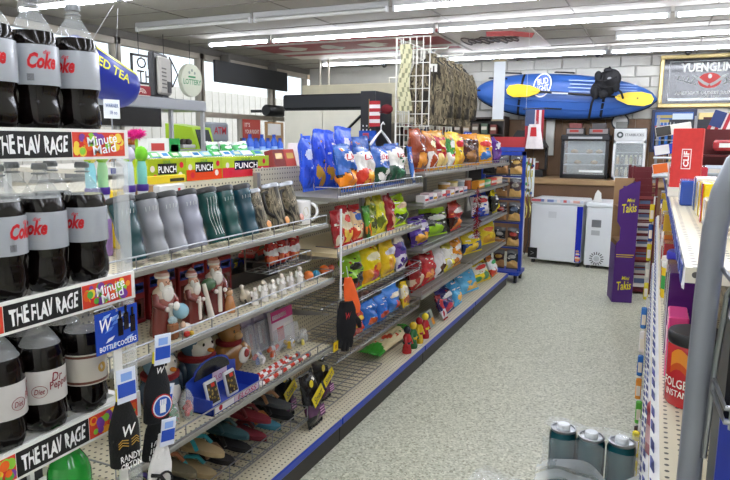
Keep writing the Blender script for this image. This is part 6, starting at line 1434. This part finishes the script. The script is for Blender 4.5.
# posters under the mirror
o = thing('blue_poster', 'blue framed poster below the brewery mirror', 'poster', (.17, 9.93, 1.72)); MB().box(-.26, .3, -.01, .02, -.3, .29, '#1c2448').build('frame', M_plast(), o); MB().box(-.22, .26, -.014, -.01, -.26, .25, '#2c5ca8').build('print', M_print(), o); MB().box(.0, .25, -.017, -.014, .02, .23, '#c8d8e4').build('sky_print', M_print(), o); MB().box(-.2, .0, -.017, -.014, .17, .21, '#a89a5c').build('gold_print', M_print(), o); MB().box(-.19, .02, -.017, -.014, .11, .15, '#b8a864').build('gold_print', M_print(), o)
o = thing('gold_picture', 'small gold framed dark red picture near the mirror', 'picture', (.75, 9.93, 1.78)); MB().box(-.26, .26, -.02, .02, -.2, .18, '#b89450', bev=.01).build('frame', MATS['gilt'], o); MB().box(-.2, .2, -.024, -.02, -.14, .12, '#4a1c1c').build('canvas', M_print(), o); MB().box(-.1, .16, -.027, -.024, -.1, .06, '#a83030').build('red_print', M_print(), o)
# white hanging banner and flags
p = on(500, 60, 1, 8.6); p2 = on(497, 121, 1, 8.6)
o = thing('hanging_banner', 'narrow white banner hanging from the ceiling before the kayak', 'banner', (p.x, 8.6, p2.z)); hb = p.z-p2.z
MB().box(-.075, .075, 0, .006, .02, hb, '#e6ecf0').build('cloth', M_print(), o); MB().box(-.085, .085, -.006, .012, hb-.02, hb+.005, '#a89878').build('top_bar', M_print(), o); MB().box(-.085, .085, -.006, .012, 0, .022, '#a89878').build('bottom_bar', M_print(), o)
for s_ in (-1, 1): MB().tube([(s_*.06, 0, hb), (s_*.06, 0, ZC-p2.z)], .002, '#c0c0c0', 4).build('string', M_plast(), o)
p = on(526, 110, 1, 7.15)
o = thing('stripe_flag', 'hanging stars and stripes flag above the blue rack', 'flag', (p.x, 7.15, p.z))
for k in range(7): MB().grid(lambda u, v: ((k+u)*.028, .012*math.sin((k+u)*1.4), -v*(.40-.0*k)), 2, 3, '#a83440' if k % 2 == 0 else '#dcd8d8').build('stripe', M_cloth(), o)
MB().box(.0, .10, -.016, -.012, -.17, .0, '#4a5878').build('star_field', M_cloth(), o); MB().tube([(-.03, .0, .01), (.22, 0, .02)], .006, '#3a3430', 6).build('flag_pole', M_plast(), o); MB().tube([(.0, 0, .02), (.0, .0, ZC-p.z)], .0015, '#c8c8c8', 4).build('string', M_plast(), o)
p = on(537, 128, 1, 7.06); o = thing('red_white_cloth', 'white cloth with red patch hanging over the flag', 'cloth', p)
MB().grid(lambda u, v: (-.08+.19*u*(.6+.4*v)-.03*v, -.02+.015*math.sin(u*7), .04-.26*v), 6, 8, lambda u, v: '#c02c34' if (.2 < u < .75 and .1 < v < .5) else '#e4dcdc').build('cloth_sheet', M_cloth(), o, True); MB().tube([(0, 0, .04), (-.01, .005, .075)], .004, '#c8c8c8', 5).build('hook', M_chrome(), o)
# ================================================================ blue wire rack at the end of the run
o = thing('blue_rack', 'blue metal rack on castors at the end of the shelving run', 'rack', (-1.52, 7.06, 0)); BL = mat('rack_blue', '#1f3fa6', rough=.35)
rk = o
for x in (-.22, .22): MB().box(x-.02, x+.02, -.02, .02, .1, 1.44, '#1f3fa6').build('post', BL, rk)
MB().box(-.24, .24, -.02, .02, 1.40, 1.44).build('top_rail', BL, rk); MB().box(-.24, .24, -.12, .22, .09, .125).build('base_plate', BL, rk)
for z in (.38, .66, .92, 1.17): MB().box(-.22, .22, -.01, .01, z-.008, z+.008).build('cross_rail', BL, rk)
for x in (-.2, .2):
    for y in (-.09, .19): w_ = MB(); w_.at((x, y, .036), (0, PI/2, 0)).lathe([(.036, -.014), (.036, .014)], 14, '#17171a'); w_.box(-.006, .006, 0, 0, 0, 0) if False else None; w_.build('castor', M_plast(), rk); MB().box(x-.018, x+.018, y-.018, y+.018, .06, .095, '#2a2a2e').build('castor_fork', M_metal(), rk)
MB().box(-.24, .22, -.01, .0, 1.49, 1.60, '#a82c30').build('red_header', M_print(), rk); MB().box(-.24, .22, -.012, .0, 1.445, 1.49, '#3048a0').build('blue_header', M_print(), rk)
pc_ = ['#2c2a2c', '#8c5a3c', '#3c3c40', '#a87c50', '#5c2c28', '#484a50', '#c8a060', '#2e3034', '#7c7478', '#9c3c34']; pn = ['black', 'rust', 'charcoal', 'tan', 'maroon', 'grey', 'gold', 'dark', 'mauve', 'red']
k = 0
for r_, z in enumerate((.15, .40, .68, .94, 1.19)):
    for c_ in range(3):
        w_ = .13; col = pc_[(k*3+r_) % 10]
        q_ = snack_bag((-1.52-.15+c_*.15, 7.005, z), (R(-3), 0, 0), w_, .21, .04, (['#26262a', '#3a2420', '#2c3038', '#4a3424', '#3c2c30'][(k+r_) % 5], '#5a5a5c', ['#8c8478', '#a83c34', '#b08a40', '#5c6c84', '#9c9c98'][(k*2+r_) % 5], col, None), '%s peg snack packet, %s from left, %s row up on blue rack' % (pn[(k*3+r_) % 10], ORD[c_], ORD[r_]), 'packets on the blue rack'); k += 1
for k, (c, n_) in enumerate((('#c8b030', 'yellow'), ('#a8a040', 'olive'))):
    o = thing('streamer', '%s hanging strip on the side of the blue rack' % n_, 'strip', (-1.262+.03*k, 7.08+.05*k, .72)); 
    MB().grid(lambda u, v: (.012*math.sin(v*14), (u-.5)*.06, v*.66), 2, 14, c).build('ribbon', M_cloth(), o, True)
    for q in range(5): MB().box(.008, .014, -.025, .025, .06+.13*q, .13+.13*q, ['#d8cc60', '#8c3c30', '#e0dcc8'][q % 3]).build('packet', M_gloss(), o)
# ================================================================ shelving on the right, seen end on
RX = .05
rg = thing('shelf_run', 'cream shelving run seen end on along the right of the aisle', 'shelving', (RX, 3.8, 0))
def rgp(mb, n, m): mb.v = [(x-RX, y-3.8, z) for x, y, z in mb.v]; return mb.build(n, m, rg)
RY0, RY1 = 1.0, 6.1
RZ = [.12, .50, .922, 1.375]
rgp(MB().box(RX+.02, RX+.5, RY0, RY1, 0, .1), 'plinth', mat('kick_paint')); rgp(MB().box(RX+.5, RX+.52, RY0, RY1, 0, 1.5), 'back_panel', pegmat())
for k, z in enumerate(RZ):
    rgp(MB().box(RX, RX+.5, RY0, RY1, z-.022, z), 'deck', pegmat()); rgp(MB().poly([(RX, z), (RX, z-.005), (RX-(.014 if k < 3 else 0), z-.032), (RX-(.017 if k < 3 else .003), z-.030)], RY0, RY1, '#e8e8e6'), 'tag_rail', M_plast())
    n = int((RY1-RY0)/.095)
    tm = MB().at((0, 0, 0), (0, R(-28 if k < 3 else 0), 0)).box(-.0016, 0, 0, .05, -.014, .014, '#36448c').mesh('price_tag', M_print())
    for q in range(n):
        t_ = bpy.data.objects.new('price_tag', tm); COL.objects.link(t_); t_.parent = rg; t_.location = (-.009 if k < 3 else -.0025, RY0+.02+q*.095+random.uniform(-.01, .01)-3.8, z-.0150)
def rbox(name, label, cat, y, z, w_, h, d, col, parts=(), x=RX+.012, m=None, lean=0, rz=-PI/2, group='goods on the right shelves'):
    o = thing(name, label, cat, (x, y, z+.001), (R(-lean), 0, rz), group); MB().box(-w_/2, w_/2, 0, d, 0, h, col, bev=.004).build('body', m or M_gloss(), o)
    for (nm, x0, x1, z0, z1, c) in parts: MB().box(x0*w_, x1*w_, -.0012, .0002, z0*h, z1*h, c).build(nm, M_gloss(), o)
    return o
def rjar(name, label, cat, x, y, z, r_, h, col, lid, band=None, group='goods on the right shelves'):
    o = thing(name, label, cat, (x, y, z+.001), (0, 0, -.3), group); MB().lathe([(r_*.94, 0), (r_, .006), (r_, h*.8), (r_*.9, h*.86)], 22, col).build('body', M_gloss(), o, True)
    MB().lathe([(r_*1.0, h*.84), (r_*1.03, h*.86), (r_*1.03, h*.97), (r_*.97, h)], 22, lid).build('lid', M_plast(), o, True)
    if band: MB().lathe([(r_*1.006, h*.25), (r_*1.006, h*.62)], 22, band, cap=False).build('label_band', M_gloss(), o, True)
    return o
# second shelf: red coffee canister and neighbours
o = rjar('coffee_canister', 'red coffee canister with black lid nearest on the right shelf', 'canister', RX+.075, 1.68, RZ[2], .066, .18, '#b82028', '#1c1c1e')
mb = MB(); mb.grid(lambda u, v: (.0668*math.sin(-.7+1.1*u), -.0668*math.cos(-.7+1.1*u), .08+.05*v+.015*math.sin(u*5)), 8, 3, lambda u, v: '#e08a2c' if v > .4 else '#c8501f'); mb.build('mountain_print', M_gloss(), o)
letters(o, "FOLGERS", .09, .022, (-.3, 0, .060), '#f0e8e0', wrap=.0675); letters(o, 'INSTANT', .07, .016, (-.3, 0, .035), '#f0e8e0', wrap=.0675)
rbox('pink_pouch', 'hot pink pouch behind the red coffee canister', 'pouch', 1.90, RZ[2], .13, .17, .05, '#e0508c', [('white_print', -.3, .3, .4, .7, '#f4d8e4')])
rbox('purple_carton', 'dark purple carton on the right shelf', 'carton', 2.12, RZ[2], .16, .25, .09, '#4a2068', [('silver_script', -.3, .2, .3, .55, '#b8a8c8'), ('white_edge', .42, .5, 0, 1, '#c8c8c8')])
rbox('brown_carton', 'dark brown carton next to the purple one', 'carton', 2.29, RZ[2], .12, .24, .09, '#5c3428', [('white_edge', .4, .5, 0, 1, '#d8d4cc')])
rjar('tub', 'tub with red lid on the right shelf', 'tub', RX+.085, 2.50, RZ[2], .068, .2, '#e4dcc8', '#c42c2c', '#d8b83c'); rjar('tub', 'tub with blue lid behind the red lidded one', 'tub', RX+.085, 2.68, RZ[2], .068, .22, '#dcd8c8', '#3434a8', '#3c6c3c')
rjar('spread_jar', 'yellow jar with rainbow label on the right shelf', 'jar', RX+.05, 2.84, RZ[2], .045, .15, '#e4c02c', '#e4e0d8', '#3c9c4c'); rjar('spread_jar', 'yellow jar farther back on the right shelf', 'jar', RX+.05, 2.96, RZ[2], .045, .15, '#e0b828', '#d8d0c0', '#c84a38')
cols = ['#7c5a3c', '#d8d0c0', '#c8a030', '#a02c30', '#3c5c9c', '#e4e0d8', '#b86c2c', '#d8c040', '#8c2c2c', '#e0dcd8']; nms = ['brown', 'cream', 'gold', 'red', 'blue', 'white', 'orange', 'yellow', 'dark red', 'pale']
def row(z, y0, n, step, hs, phrase, off, dx=.0):
    rn = random.Random(off)
    for k in range(n):
        c = (k*3+off) % 10; y = y0+k*step; h = rn.uniform(*hs)
        if rn.random() < .35: rjar('jar', '%s jar, %s from near end of %s' % (nms[c], ORD[k], phrase), 'jar', RX+.05+dx, y, z, .042, h*.8, cols[c], rn.choice(['#e4e0d8', '#b82c30', '#3c4c9c']), cols[(c+4) % 10])
        else: rbox('carton', '%s carton, %s from near end of %s' % (nms[c], ORD[k], phrase), 'carton', y, z, step*.86, h, .09, cols[c], [('print', -.35, .35, .45, .8, cols[(c+5) % 10]), ('small_print', -.3, .2, .15, .3, cols[(c+2) % 10])], x=RX+.012+dx)
row(RZ[2], 3.16, 15, .185, (.16, .27), 'middle right shelf', 3)
row(RZ[0], 3.0, 14, .2, (.18, .28), 'bottom right shelf', 1); row(RZ[1], 2.95, 15, .19, (.2, .3), 'lower right shelf', 6)
row(RZ[3], 3.62, 8, .2, (.12, .2), 'top right shelf', 8, .02)
# near lower shelves
o = rjar('round_tub', 'dark red lidded tub on the lower right shelf', 'tub', RX+.06, 2.28, RZ[1], .075, .17, '#b06470', '#8c1f28', '#c89aa0')
rbox('red_carton', 'bright red carton below the dark red tub', 'carton', 2.05, RZ[0], .16, .27, .09, '#c02a2a', [('white_print', -.3, .3, .4, .7, '#e8e0d8')]); rbox('white_carton', 'white carton nearest on the bottom right shelf', 'carton', 1.80, RZ[0], .2, .25, .09, '#dcdad4', [('blue_print', -.3, .3, .4, .7, '#4c6ca8')])
rbox('snack_carton', 'peach carton behind the dark red tub', 'carton', 2.52, RZ[1], .15, .25, .08, '#d8a078', [('print', -.3, .3, .4, .8, '#b85c3c')]); rbox('snack_carton', 'cream carton with brown print on the lower right shelf', 'carton', 2.72, RZ[1], .16, .24, .08, '#e0d4b0', [('print', -.3, .3, .3, .7, '#8c6438')])
rbox('red_carton', 'dark crimson carton on the bottom right shelf', 'carton', 2.3, RZ[0], .18, .25, .08, '#8c2430', [('print', -.3, .3, .3, .7, '#d8b8a0')]); rbox('yellow_carton', 'yellow carton on the bottom right shelf', 'carton', 2.55, RZ[0], .18, .26, .08, '#d8bc34', [('print', -.3, .3, .3, .7, '#a84c2c')]); rbox('white_carton', 'pale carton behind the yellow one on bottom right shelf', 'carton', 2.78, RZ[0], .18, .24, .08, '#d0ccc4', [('print', -.3, .3, .3, .7, '#5c7c9c')])
# top shelf near goods
for k, (y, c, c2, h, n_) in enumerate(((1.50, '#e4dccc', '#c8b490', .06, 'cream'), (1.64, '#f0d414', '#c82c24', .085, 'bright yellow and red'), (1.78, '#ecc81c', '#e8e4d0', .08, 'yellow'), (1.92, '#e8e6e2', '#3c5c9c', .085, 'white and blue'))):
    rbox('upright_carton', '%s upright carton on the near end of the top right shelf' % n_, 'carton', y, RZ[3], .11, h, .08, c, [('side_print', .1, .5, 0, 1, c2)], x=RX+.05)
rbox('white_carton', 'white carton with fine print at the near end of top shelf', 'carton', 1.3, RZ[3], .2, .05, .1, '#e4e2dc', [('print', -.35, .35, .2, .5, '#a08c70'), ('print', -.3, .3, .6, .8, '#8c8c94')], x=RX+.08)
for k, (y, c, n_) in enumerate(((2.62, '#b83040', 'crimson'), (2.8, '#d8c8cc', 'pale pink'))):
    rbox('soft_pack', '%s soft pack hanging over the top right shelf edge' % n_, 'pack', y, RZ[3], .16, .09, .12, c, [('print', -.3, .3, .3, .7, '#e8dcd8')], x=RX-.0)
for k, (y, x, c, c2, h, n_) in enumerate(((1.08, .16, '#e4e0d8', '#b89868', .03, 'flat cream'), (1.22, .24, '#c8b8a0', '#8c6c50', .05, 'tan'), (1.45, .22, '#d8d4d0', '#5c6ca0', .07, 'grey blue'), (1.68, .20, '#e8e4dc', '#c89a4c', .08, 'ivory'), (1.88, .19, '#b8c0cc', '#b83c3c', .09, 'steel blue'), (2.06, .07, '#3454a8', '#e4e0d8', .07, 'navy'))):
    rbox('low_carton', '%s low carton on the near top right shelf' % n_, 'carton', y, RZ[3], .12, h, .1, c, [('print', -.35, .35, .2, .8, c2)], x=x)
# red snack bar display box facing the camera
p = on(683, 196, 1, 2.32)
o = thing('bar_display_box', 'red snack bar display box standing on the right shelf', 'display box', (p.x, 2.32, RZ[3]+.0315), (0, 0, R(-8)))
MB().box(-.044, .044, 0, .05, 0, .19, '#c6302c', bev=.002).build('carton', mat('red_board', '#c8322e', rough=.6, var=.18, vscale=60), o); MB().box(-.046, .046, -.01, .09, -.03, 0, '#d8d2c8').build('base_tray', M_print(), o)
MB().box(-.014, .014, -.001, 0, .06, .125, '#f0e8e4').build('logo_frame', M_print(), o); MB().box(-.0118, .0118, -.0016, -.001, .063, .122, '#c6302c').build('logo_field', M_print(), o)
letters(o, 'CLIF', .05, .017, (0, -.0022, .0925), '#f4efec', tilt=R(90), bold=.02)
# tilted packs left of the display box
for k, (px, py, c, c2, n_, tl) in enumerate(((662, 161, '#e4e0dc', '#e06a28', 'orange and white', 28), (661, 170, '#2c4cb8', '#e4e4e4', 'blue', 26), (659, 178, '#e8e6e0', '#3a3a38', 'white and black', 24))):
    p = Vector((.05, 3.07, RZ[3]+.07+.08*k)); tl = 10; o = thing('tilted_pack', '%s pack tilted beside the red display box' % n_, 'pack', p, (0, R(-tl), 0), 'tilted packs')
    MB().box(-.06, .08, 0, .05, -.022, .022, c, bev=.004).build('body', M_gloss(), o); MB().box(-.058, .0, -.001, 0, -.020, .020, c2).build('end_print', M_gloss(), o)
MBt = thing('pack_stand', 'grey wire stand carrying the tilted packs', 'stand', (.02, 3.35, RZ[3]+.0015)); 
for x in (-.02, .14): MB().box(x-.006, x+.006, -.3, .1, 0, .012).build('foot', M_chrome(), MBt); MB().box(x-.006, x+.006, .06, .075, .0, .30).build('upright', M_chrome(), MBt)
for z in (.1, .18, .26): MB().box(-.03, .15, -.3, .055, z-.076, z-.072).build('tray', M_chrome(), MBt)
# pens on hooks and clutter behind
for k in range(6):
    p = on(656+k*3.4, 136, 1, 5.2); o = thing('hanging_tool', '%s flashlight hanging by the blue poster, %s from left' % (['black', 'blue'][k % 2], ORD[k]), 'flashlight', p, group='hanging flashlights'); MB().lathe([(.010, -.10), (.012, -.09), (.011, .0), (.014, .03), (.014, .06)], 10, ['#17181c', '#2c6cc0'][k % 2]).build('body', M_plast(), o, True); MB().lathe([(.012, .06), (.013, .075)], 10, '#a83430').build('cap', M_plast(), o); MB().tube([(0, 0, .075), (0, .03, .1)], .002, '#c0c0c0', 4).build('hook', M_chrome(), o)
hb = thing('hook_board', 'dark pegboard with hooks behind the hanging flashlights', 'pegboard', (.12, 5.27, 0)); MB().box(-.05, .4, .0, .02, 1.377, 1.72, '#23262e').build('board', M_plast(), hb)
for k, (px, py, c, sz, n_) in enumerate(((690, 126, '#c8d4e4', (.10, .06, .05), 'blue and white'), (712, 138, '#e0d8cc', (.12, .06, .05), 'cream'), (704, 160, '#3c5c98', (.09, .06, .06), 'navy'), (706, 170, '#a83438', (.12, .06, .05), 'crimson'), (722, 150, '#b8b4ac', (.08, .06, .08), 'grey'))):
    p = Vector(((.262, .372, .482, .30, .45)[k], 3.405, RZ[3]+(.047 if k < 3 else .166))); o = thing('wrapped_pack', '%s wrapped pack heaped beyond the red display box' % n_, 'pack', p, (0, 0, 0), 'packs heaped behind'); MB().box(-sz[0]/2, sz[0]/2, 0, .1, -sz[2]/2, sz[2]/2, c, bev=.012).build('wrap', M_foil(), o); MB().box(-sz[0]*.3, sz[0]*.2, -.001, .0, -sz[2]*.2, sz[2]*.2, '#e8e4e0').build('print', M_gloss(), o)
hs = thing('heap_stand', 'dark two tier stand under the heaped packs', 'stand', (.36, 3.4, RZ[3]+.0015)); MB().box(-.16, .18, .0, .12, 0, .012, '#5c1c20').build('tier', M_metal(), hs); MB().box(-.16, .18, .122, .134, 0, .24, '#5c1c20').build('back', M_metal(), hs); MB().box(-.16, .18, 0, .12, .11, .12, '#5c1c20').build('tier', M_metal(), hs)
p = on(724, 112, 1, 4.6); o = thing('hand_flag', 'small stars and stripes hand flag at the right edge', 'flag', p, (0, R(18), 0))
for k in range(7): MB().grid(lambda u, v: (-.05+.02*k+.02*u, .006*math.sin(k+u), -.24*v), 1, 3, '#b03440' if k % 2 == 0 else '#e4dede').build('stripe', M_cloth(), o)
MB().box(-.05, .02, -.008, -.004, -.10, 0, '#3a4878').build('star_field', M_cloth(), o); MB().tube([(.09, 0, .02), (.09, 0, -.33)], .005, '#c8b890', 5).build('stick', M_plast(), o)
# clip strips reaching into the aisle
def clip(y, x, z0, packs, label):
    o = thing('clip_strip', label, 'clip strip', (x, y, z0), (0, 0, 0), 'clip strips on the right shelves'); MB().box(-.004, .004, -.006, .006, -len(packs)*.12-.02, .03, '#dcdcd8').build('strip', M_plast(), o); MB().tube([(0, 0, .03), (RX-x-.021, 0, .03)], .003, '#c8c8c8', 5).build('hook', M_chrome(), o)
    for k, c in enumerate(packs): MB().box(-.022, .004, -.03, -.008, -.12*(k+1), -.12*k-.015, c, bev=.005).build('packet', M_foil(), o); MB().box(-.018, -.0, -.0312, -.03, -.12*(k+1)+.02, -.12*k-.05, '#e8e0d0').build('packet_label', M_gloss(), o)
clip(3.3, .012, .78, ['#3c78c0', '#e8e4e0', '#2c6ab8', '#e09030'], 'clip strip of blue packets in the aisle on the right')
clip(2.55, .016, .47, ['#e4d41c', '#e8d828', '#d8c820'], 'clip strip of yellow packets low on the right'); clip(4.2, .012, 1.2, ['#e0c828', '#284890', '#d8c424', '#c8c8c0', '#e0d040'], 'clip strip of yellow and blue packets farther down right')
clip(3.0, .02, .42, ['#58b040', '#3c2420', '#c84c68'], 'clip strip of green and brown packets at ankle height')
# purple chip display box
q0, q1 = on(612, 302, 2, 0), on(631, 303, 2, 0)
o = thing('chip_display_box', 'tall purple cardboard chip display with torn side', 'display box', ((q0.x+q1.x)/2, q0.y+.02, 0), (0, 0, R(12)))
PU = mat('purple_board', '#4c2474', rough=.5, var=.06)
w_ = .185
MB().poly([(-w_/2, 0), (w_/2, 0), (w_/2, 1.19), (w_*.1, 1.17), (-w_/2, 1.10), (-w_*.5, .80), (-w_*.32, .74), (-w_*.32, .62), (-w_*.48, .58)], 0, .006, '#4c2474').build('front_panel', PU, o)
MB().box(w_/2-.006, w_/2, .006, .3, 0, 1.17, '#4c2474').build('side_panel', PU, o); MB().box(-w_/2, -w_/2+.006, .006, .3, 0, .56, '#452068').build('side_panel', PU, o); MB().box(-w_/2, w_/2, .29, .3, 0, 1.2, '#9c7c58').build('back_panel', mat('kraft_board', '#9c7c58', rough=.8), o)
for z in (.25, .6, .93): MB().box(-w_/2+.01, w_/2-.008, .01, .29, z, z+.01, '#8c6c4c').build('tray_shelf', MATS['kraft_board'], o)
for z in (.93, .17): letters(o, 'Takis', .13, .085, (.01, -.002, z), '#e8d81c', shear=.25, tilt=.12); letters(o, 'Mini', .07, .035, (.02, -.002, z+.075), '#e8d81c', shear=.2)
MB().box(-.08, .08, -.001, 0, .47, .478, '#d8b83c').build('print_line', M_print(), o); MB().box(-.08, .07, -.001, 0, .45, .457, '#d8b83c').build('print_line', M_print(), o)
for k in range(2): snack_bag((o.location.x-.01, o.location.y+.17, .945-.33*k), (R(-6), 0, R(12)), .108, .18, .05, ('#4c2080', '#5c2c90', '#e8d81c', '#4a1c78', '#c84c8c'), 'small purple chip bag on the %s tray of the cardboard display' % ['upper', 'middle'][k], 'bags in cardboard display')
# dark red magazine rack behind it
o = thing('magazine_rack', 'dark red wire magazine rack behind the purple display', 'rack', (-.10, 7.05, 0), (0, 0, R(10))); RD = mat('rack_red', '#5c1820', rough=.4)
for x in (-.09, .13):
    for y in (0, .3): MB().box(x-.012, x+.012, y-.012, y+.012, 0, 1.32).build('post', RD, o)
for k in range(16): MB().box(-.09, .13, -.008, 0, .2+k*.07, .215+k*.07).build('wire_rail', RD, o)
MB().box(-.10, .14, -.012, .31, .02, .05).build('base', RD, o); MB().box(-.09, .13, .28, .3, .05, 1.3).build('rear_panel', RD, o)
for k in range(7):
    q_ = tag(MB().box(-.03, .13, .03, .045, 0, .12, ['#d8d4d0', '#b8b4b0', '#8c3c3c', '#c8c8cc'][k % 4], bev=.002).build('magazine', M_print()), 'folded magazine, %s from the floor in dark red rack' % ORD[k], 'magazine', 'magazines in the red rack'); q_.location = (-.11, 7.02, .07+k*.137+.005); q_.rotation_euler = (R(-8), 0, R(10))
    cv = MB().box(.0, .10, .0285, .03, .04, .09, '#5c6c8c').build('cover_print', M_print(), q_)
# ================================================================ grey tube rack at the right edge of the picture
ty = .80; tk = ty/1.1
def zf(z): return 1.55-(1.55-z)*tk
o = thing('tube_rack', 'grey tube framed rack with chrome basket at the right edge', 'rack', (.0655, ty, 0)); GR = mat('grey_tube', '#7c8088', rough=.3, metal=.3, var=.06)
MB().tube([(-.004, -.03, .1), (-.004, -.012, zf(.8)), (-.002, 0, zf(1.30)), (.0, .0, zf(1.42)), (.005, .0, zf(1.475)), (.016, .0, zf(1.52)), (.036, .0, zf(1.55)), (.22, .0, zf(1.56)), (.25, 0, zf(1.55)), (.262, 0, zf(1.5)), (.265, 0, .1)], .013, '#7c8088', 12).build('tube_frame', GR, o, True)
MB().box(-.03, .3, -.15, .16, .04, .1, '#5c6068').build('foot_base', GR, o)
mb = MB()
for z in (1.17, 1.19, 1.36): mb.tube([(.011, .0, zf(z)), (.016, -.1, zf(z)), (.22, -.1, zf(z)), (.22, 0, zf(z))], .003, n=7)
for k in range(6): mb.tube([(.022+k*.038, -.1, zf(1.16)), (.022+k*.038, -.1, zf(1.36))], .0026, n=6)
mb.tube([(.009, -.015, zf(1.06)), (.012, -.015, zf(1.22)), (.015, -.035, zf(1.33)), (.016, -.1, zf(1.37))], .0034, n=7); mb.build('chrome_basket', M_chrome(), o, True)
MB().box(.034, .22, .015, .022, zf(1.27), zf(1.47), '#1c3cc0').build('upper_blue_panel', mat('blue_panel', '#1f3fc4', rough=.3), o); MB().box(.037, .046, .011, .015, zf(1.30), zf(1.40), '#d8dce4').build('white_label', M_print(), o)
MB().box(.021, .22, -.022, -.015, zf(.90), zf(1.13), '#1c2c8c').build('lower_blue_panel', mat('navy_panel', '#182c8a', rough=.35), o); MB().box(.03, .25, .036, .15, zf(.85), zf(1.26), '#0f0f11').build('black_bin', M_plast(), o)
MB().box(.0, .25, -.12, .15, zf(.78), zf(.79), '#8c9096').build('wire_shelf', GR, o)
for k, (x, y) in enumerate(((.054, -.075), (.145, -.078))):
    b_ = bottle((.0655+x, ty+y, zf(.792)), -.3, 'dark soda bottle wrapped in clear film, %s in the tube rack' % ('left one' if k == 0 else 'right one'), 'coke', .25); b_.scale = (.58, .58, .58)
# ================================================================ shrink-wrapped can packs standing in the aisle
def can_pack(loc, rz, cans, label, teal='#12606a', torn=True):
    o = thing('can_pack', label, 'can pack', loc, (0, 0, rz)); xs = [c[0] for c in cans]; ys = [c[1] for c in cans]
    x0, x1, y0, y1 = min(xs)-.047, max(xs)+.047, min(ys)-.047, max(ys)+.047
    rn = random.Random(3)
    def sf(u, v):
        a = 2*PI*u; cx, cy = (x0+x1)/2, (y0+y1)/2; ca, sa = math.cos(a), math.sin(a); k = 1/max(abs(ca)/((x1-x0)/2), abs(sa)/((y1-y0)/2)); k *= 1.02+.02*math.sin(9*a+v*7)
        return (cx+k*ca, cy+k*sa, .002+v*(.185+.012*math.sin(3*a)))
    MB().grid(sf, 40, 8, '#e8eef2').build('shrink_film', mat('shrink_film', '#e6ecf0', rough=.15, alpha=.17, bump=1, bscale=16), o, True)
    MB().grid(lambda u, v: (x0+(x1-x0)*u, y0+(y1-y0)*v*.62, .212+.006*math.sin(u*11)*math.sin(v*8)), 10, 6, '#e8eef2').build('top_film', MATS['shrink_film'], o, True)
    rn2 = random.Random(5)
    MB().grid(lambda u, v: (x0-.012+(x1-x0+.024)*u, y0-.012-.012*math.sin(u*13+v*4)-.01*math.sin(v*17), .01+.10*v*(.7+.5*abs(math.sin(u*4.2)))), 24, 14, '#e8eef2').build('loose_film', mat('loose_film', '#e9eff3', rough=.12, alpha=.3, bump=1, bscale=30), o, True)
    return o
def can(loc, label):
    o = thing('drink_can', label, 'can', loc, (0, 0, random.uniform(0, 3)), 'teal cans in the shrink pack')
    o.scale = (1.13, 1.13, 1.02); MB().lathe([(.028, 0), (.034, .006), (.0355, .015), (.0355, .165), (.031, .178)], 22, '#0f5c66').build('body', mat('can_teal', '#0a4a55', rough=.25, metal=.5, var=.2, vscale=25), o, True)
    MB().lathe([(.0315, .177), (.033, .18), (.033, .185), (.029, .186), (.0285, .181), (.018, .180)], 22, '#c8ccd0').build('rim', M_chrome(), o, True)
    MB().lathe([(.017, .178), (.017, .194), (.015, .197)], 16, '#dfe4e8').build('cap', M_plast(), o, True)
STK = .51
base = on(592, 434, 2, STK+.19)
ux = Vector((math.cos(R(-6)), math.sin(R(-6)), 0)); uy = Vector((-ux.y, ux.x, 0))
cp = Vector((base.x, base.y, STK)); cans = []
for r_ in range(1, 4):
    pass
grid = [(-.083, .004), (0, -.008), (.083, .002), (-.072, -.074), (.002, -.08), (.076, -.07)]
for k, (a, b_) in enumerate(grid[:3]): q = cp+ux*a+uy*b_; can((q.x, q.y, STK), '%s teal can of the back row in shrink pack' % ['left', 'middle', 'right'][k])
can_pack((cp.x, cp.y, STK), R(-6), grid[:3]+[(-.074, -.01)], 'shrink film pack of teal cans standing in the aisle')
q = cp+ux*-.17+uy*-.285
o = can_pack((q.x, q.y, STK-.08), R(-6), [(-.04, -.04), (.04, .04)], 'low film wrapped pack at the bottom edge beside teal cans')
for k, (a, b_, c) in enumerate(((-.04, .042, '#8c2c34'), (.042, .036, '#b8bcc0'), (-.045, -.036, '#3c4450'), (.037, -.042, '#7c2430'))):
    j = thing('jar_can', '%s can in the low film pack' % ['dark red', 'silver', 'charcoal', 'maroon'][k], 'can', (q.x+a, q.y+b_, STK-.079), group='cans in the low pack'); MB().lathe([(.03, 0), (.033, .01), (.033, .115), (.029, .125)], 18, c).build('body', M_gloss(), j, True); MB().lathe([(.03, .123), (.03, .13), (.01, .131)], 18, '#c8ccd0').build('rim', M_chrome(), j); MB().box(-.012, .012, -.008, .008, .131, .134, '#c8d060').build('tab', M_plast(), j)
for z0, z1, k in ((0, .25, 'lower'), (.2501, STK-.001, 'upper')):
    o = thing('cardboard_case', '%s brown cardboard case stacked under the teal cans' % k, 'case', (cp.x, cp.y, z0), (0, 0, R(-6))); MB().box(-.132, .105, -.07, .07, 0, z1-z0, '#a07c54', bev=.004).build('carton', mat('kraft_board'), o); MB().box(-.13, .104, -.02, .02, z1-z0-.003, z1-z0-.0004, '#c8b088').build('tape', M_plast(), o)
for z0, z1, k in ((0, .215, 'lower'), (.2151, STK-.081, 'upper')):
    o = thing('cardboard_case', '%s brown cardboard case under the low film pack' % k, 'case', (q.x, q.y, z0), (0, 0, R(-6))); MB().box(-.11, .11, -.1, .1, 0, z1-z0, '#a07c54', bev=.004).build('carton', mat('kraft_board'), o); MB().box(-.109, .109, -.02, .02, z1-z0-.003, z1-z0-.0004, '#c8b088').build('tape', M_plast(), o)
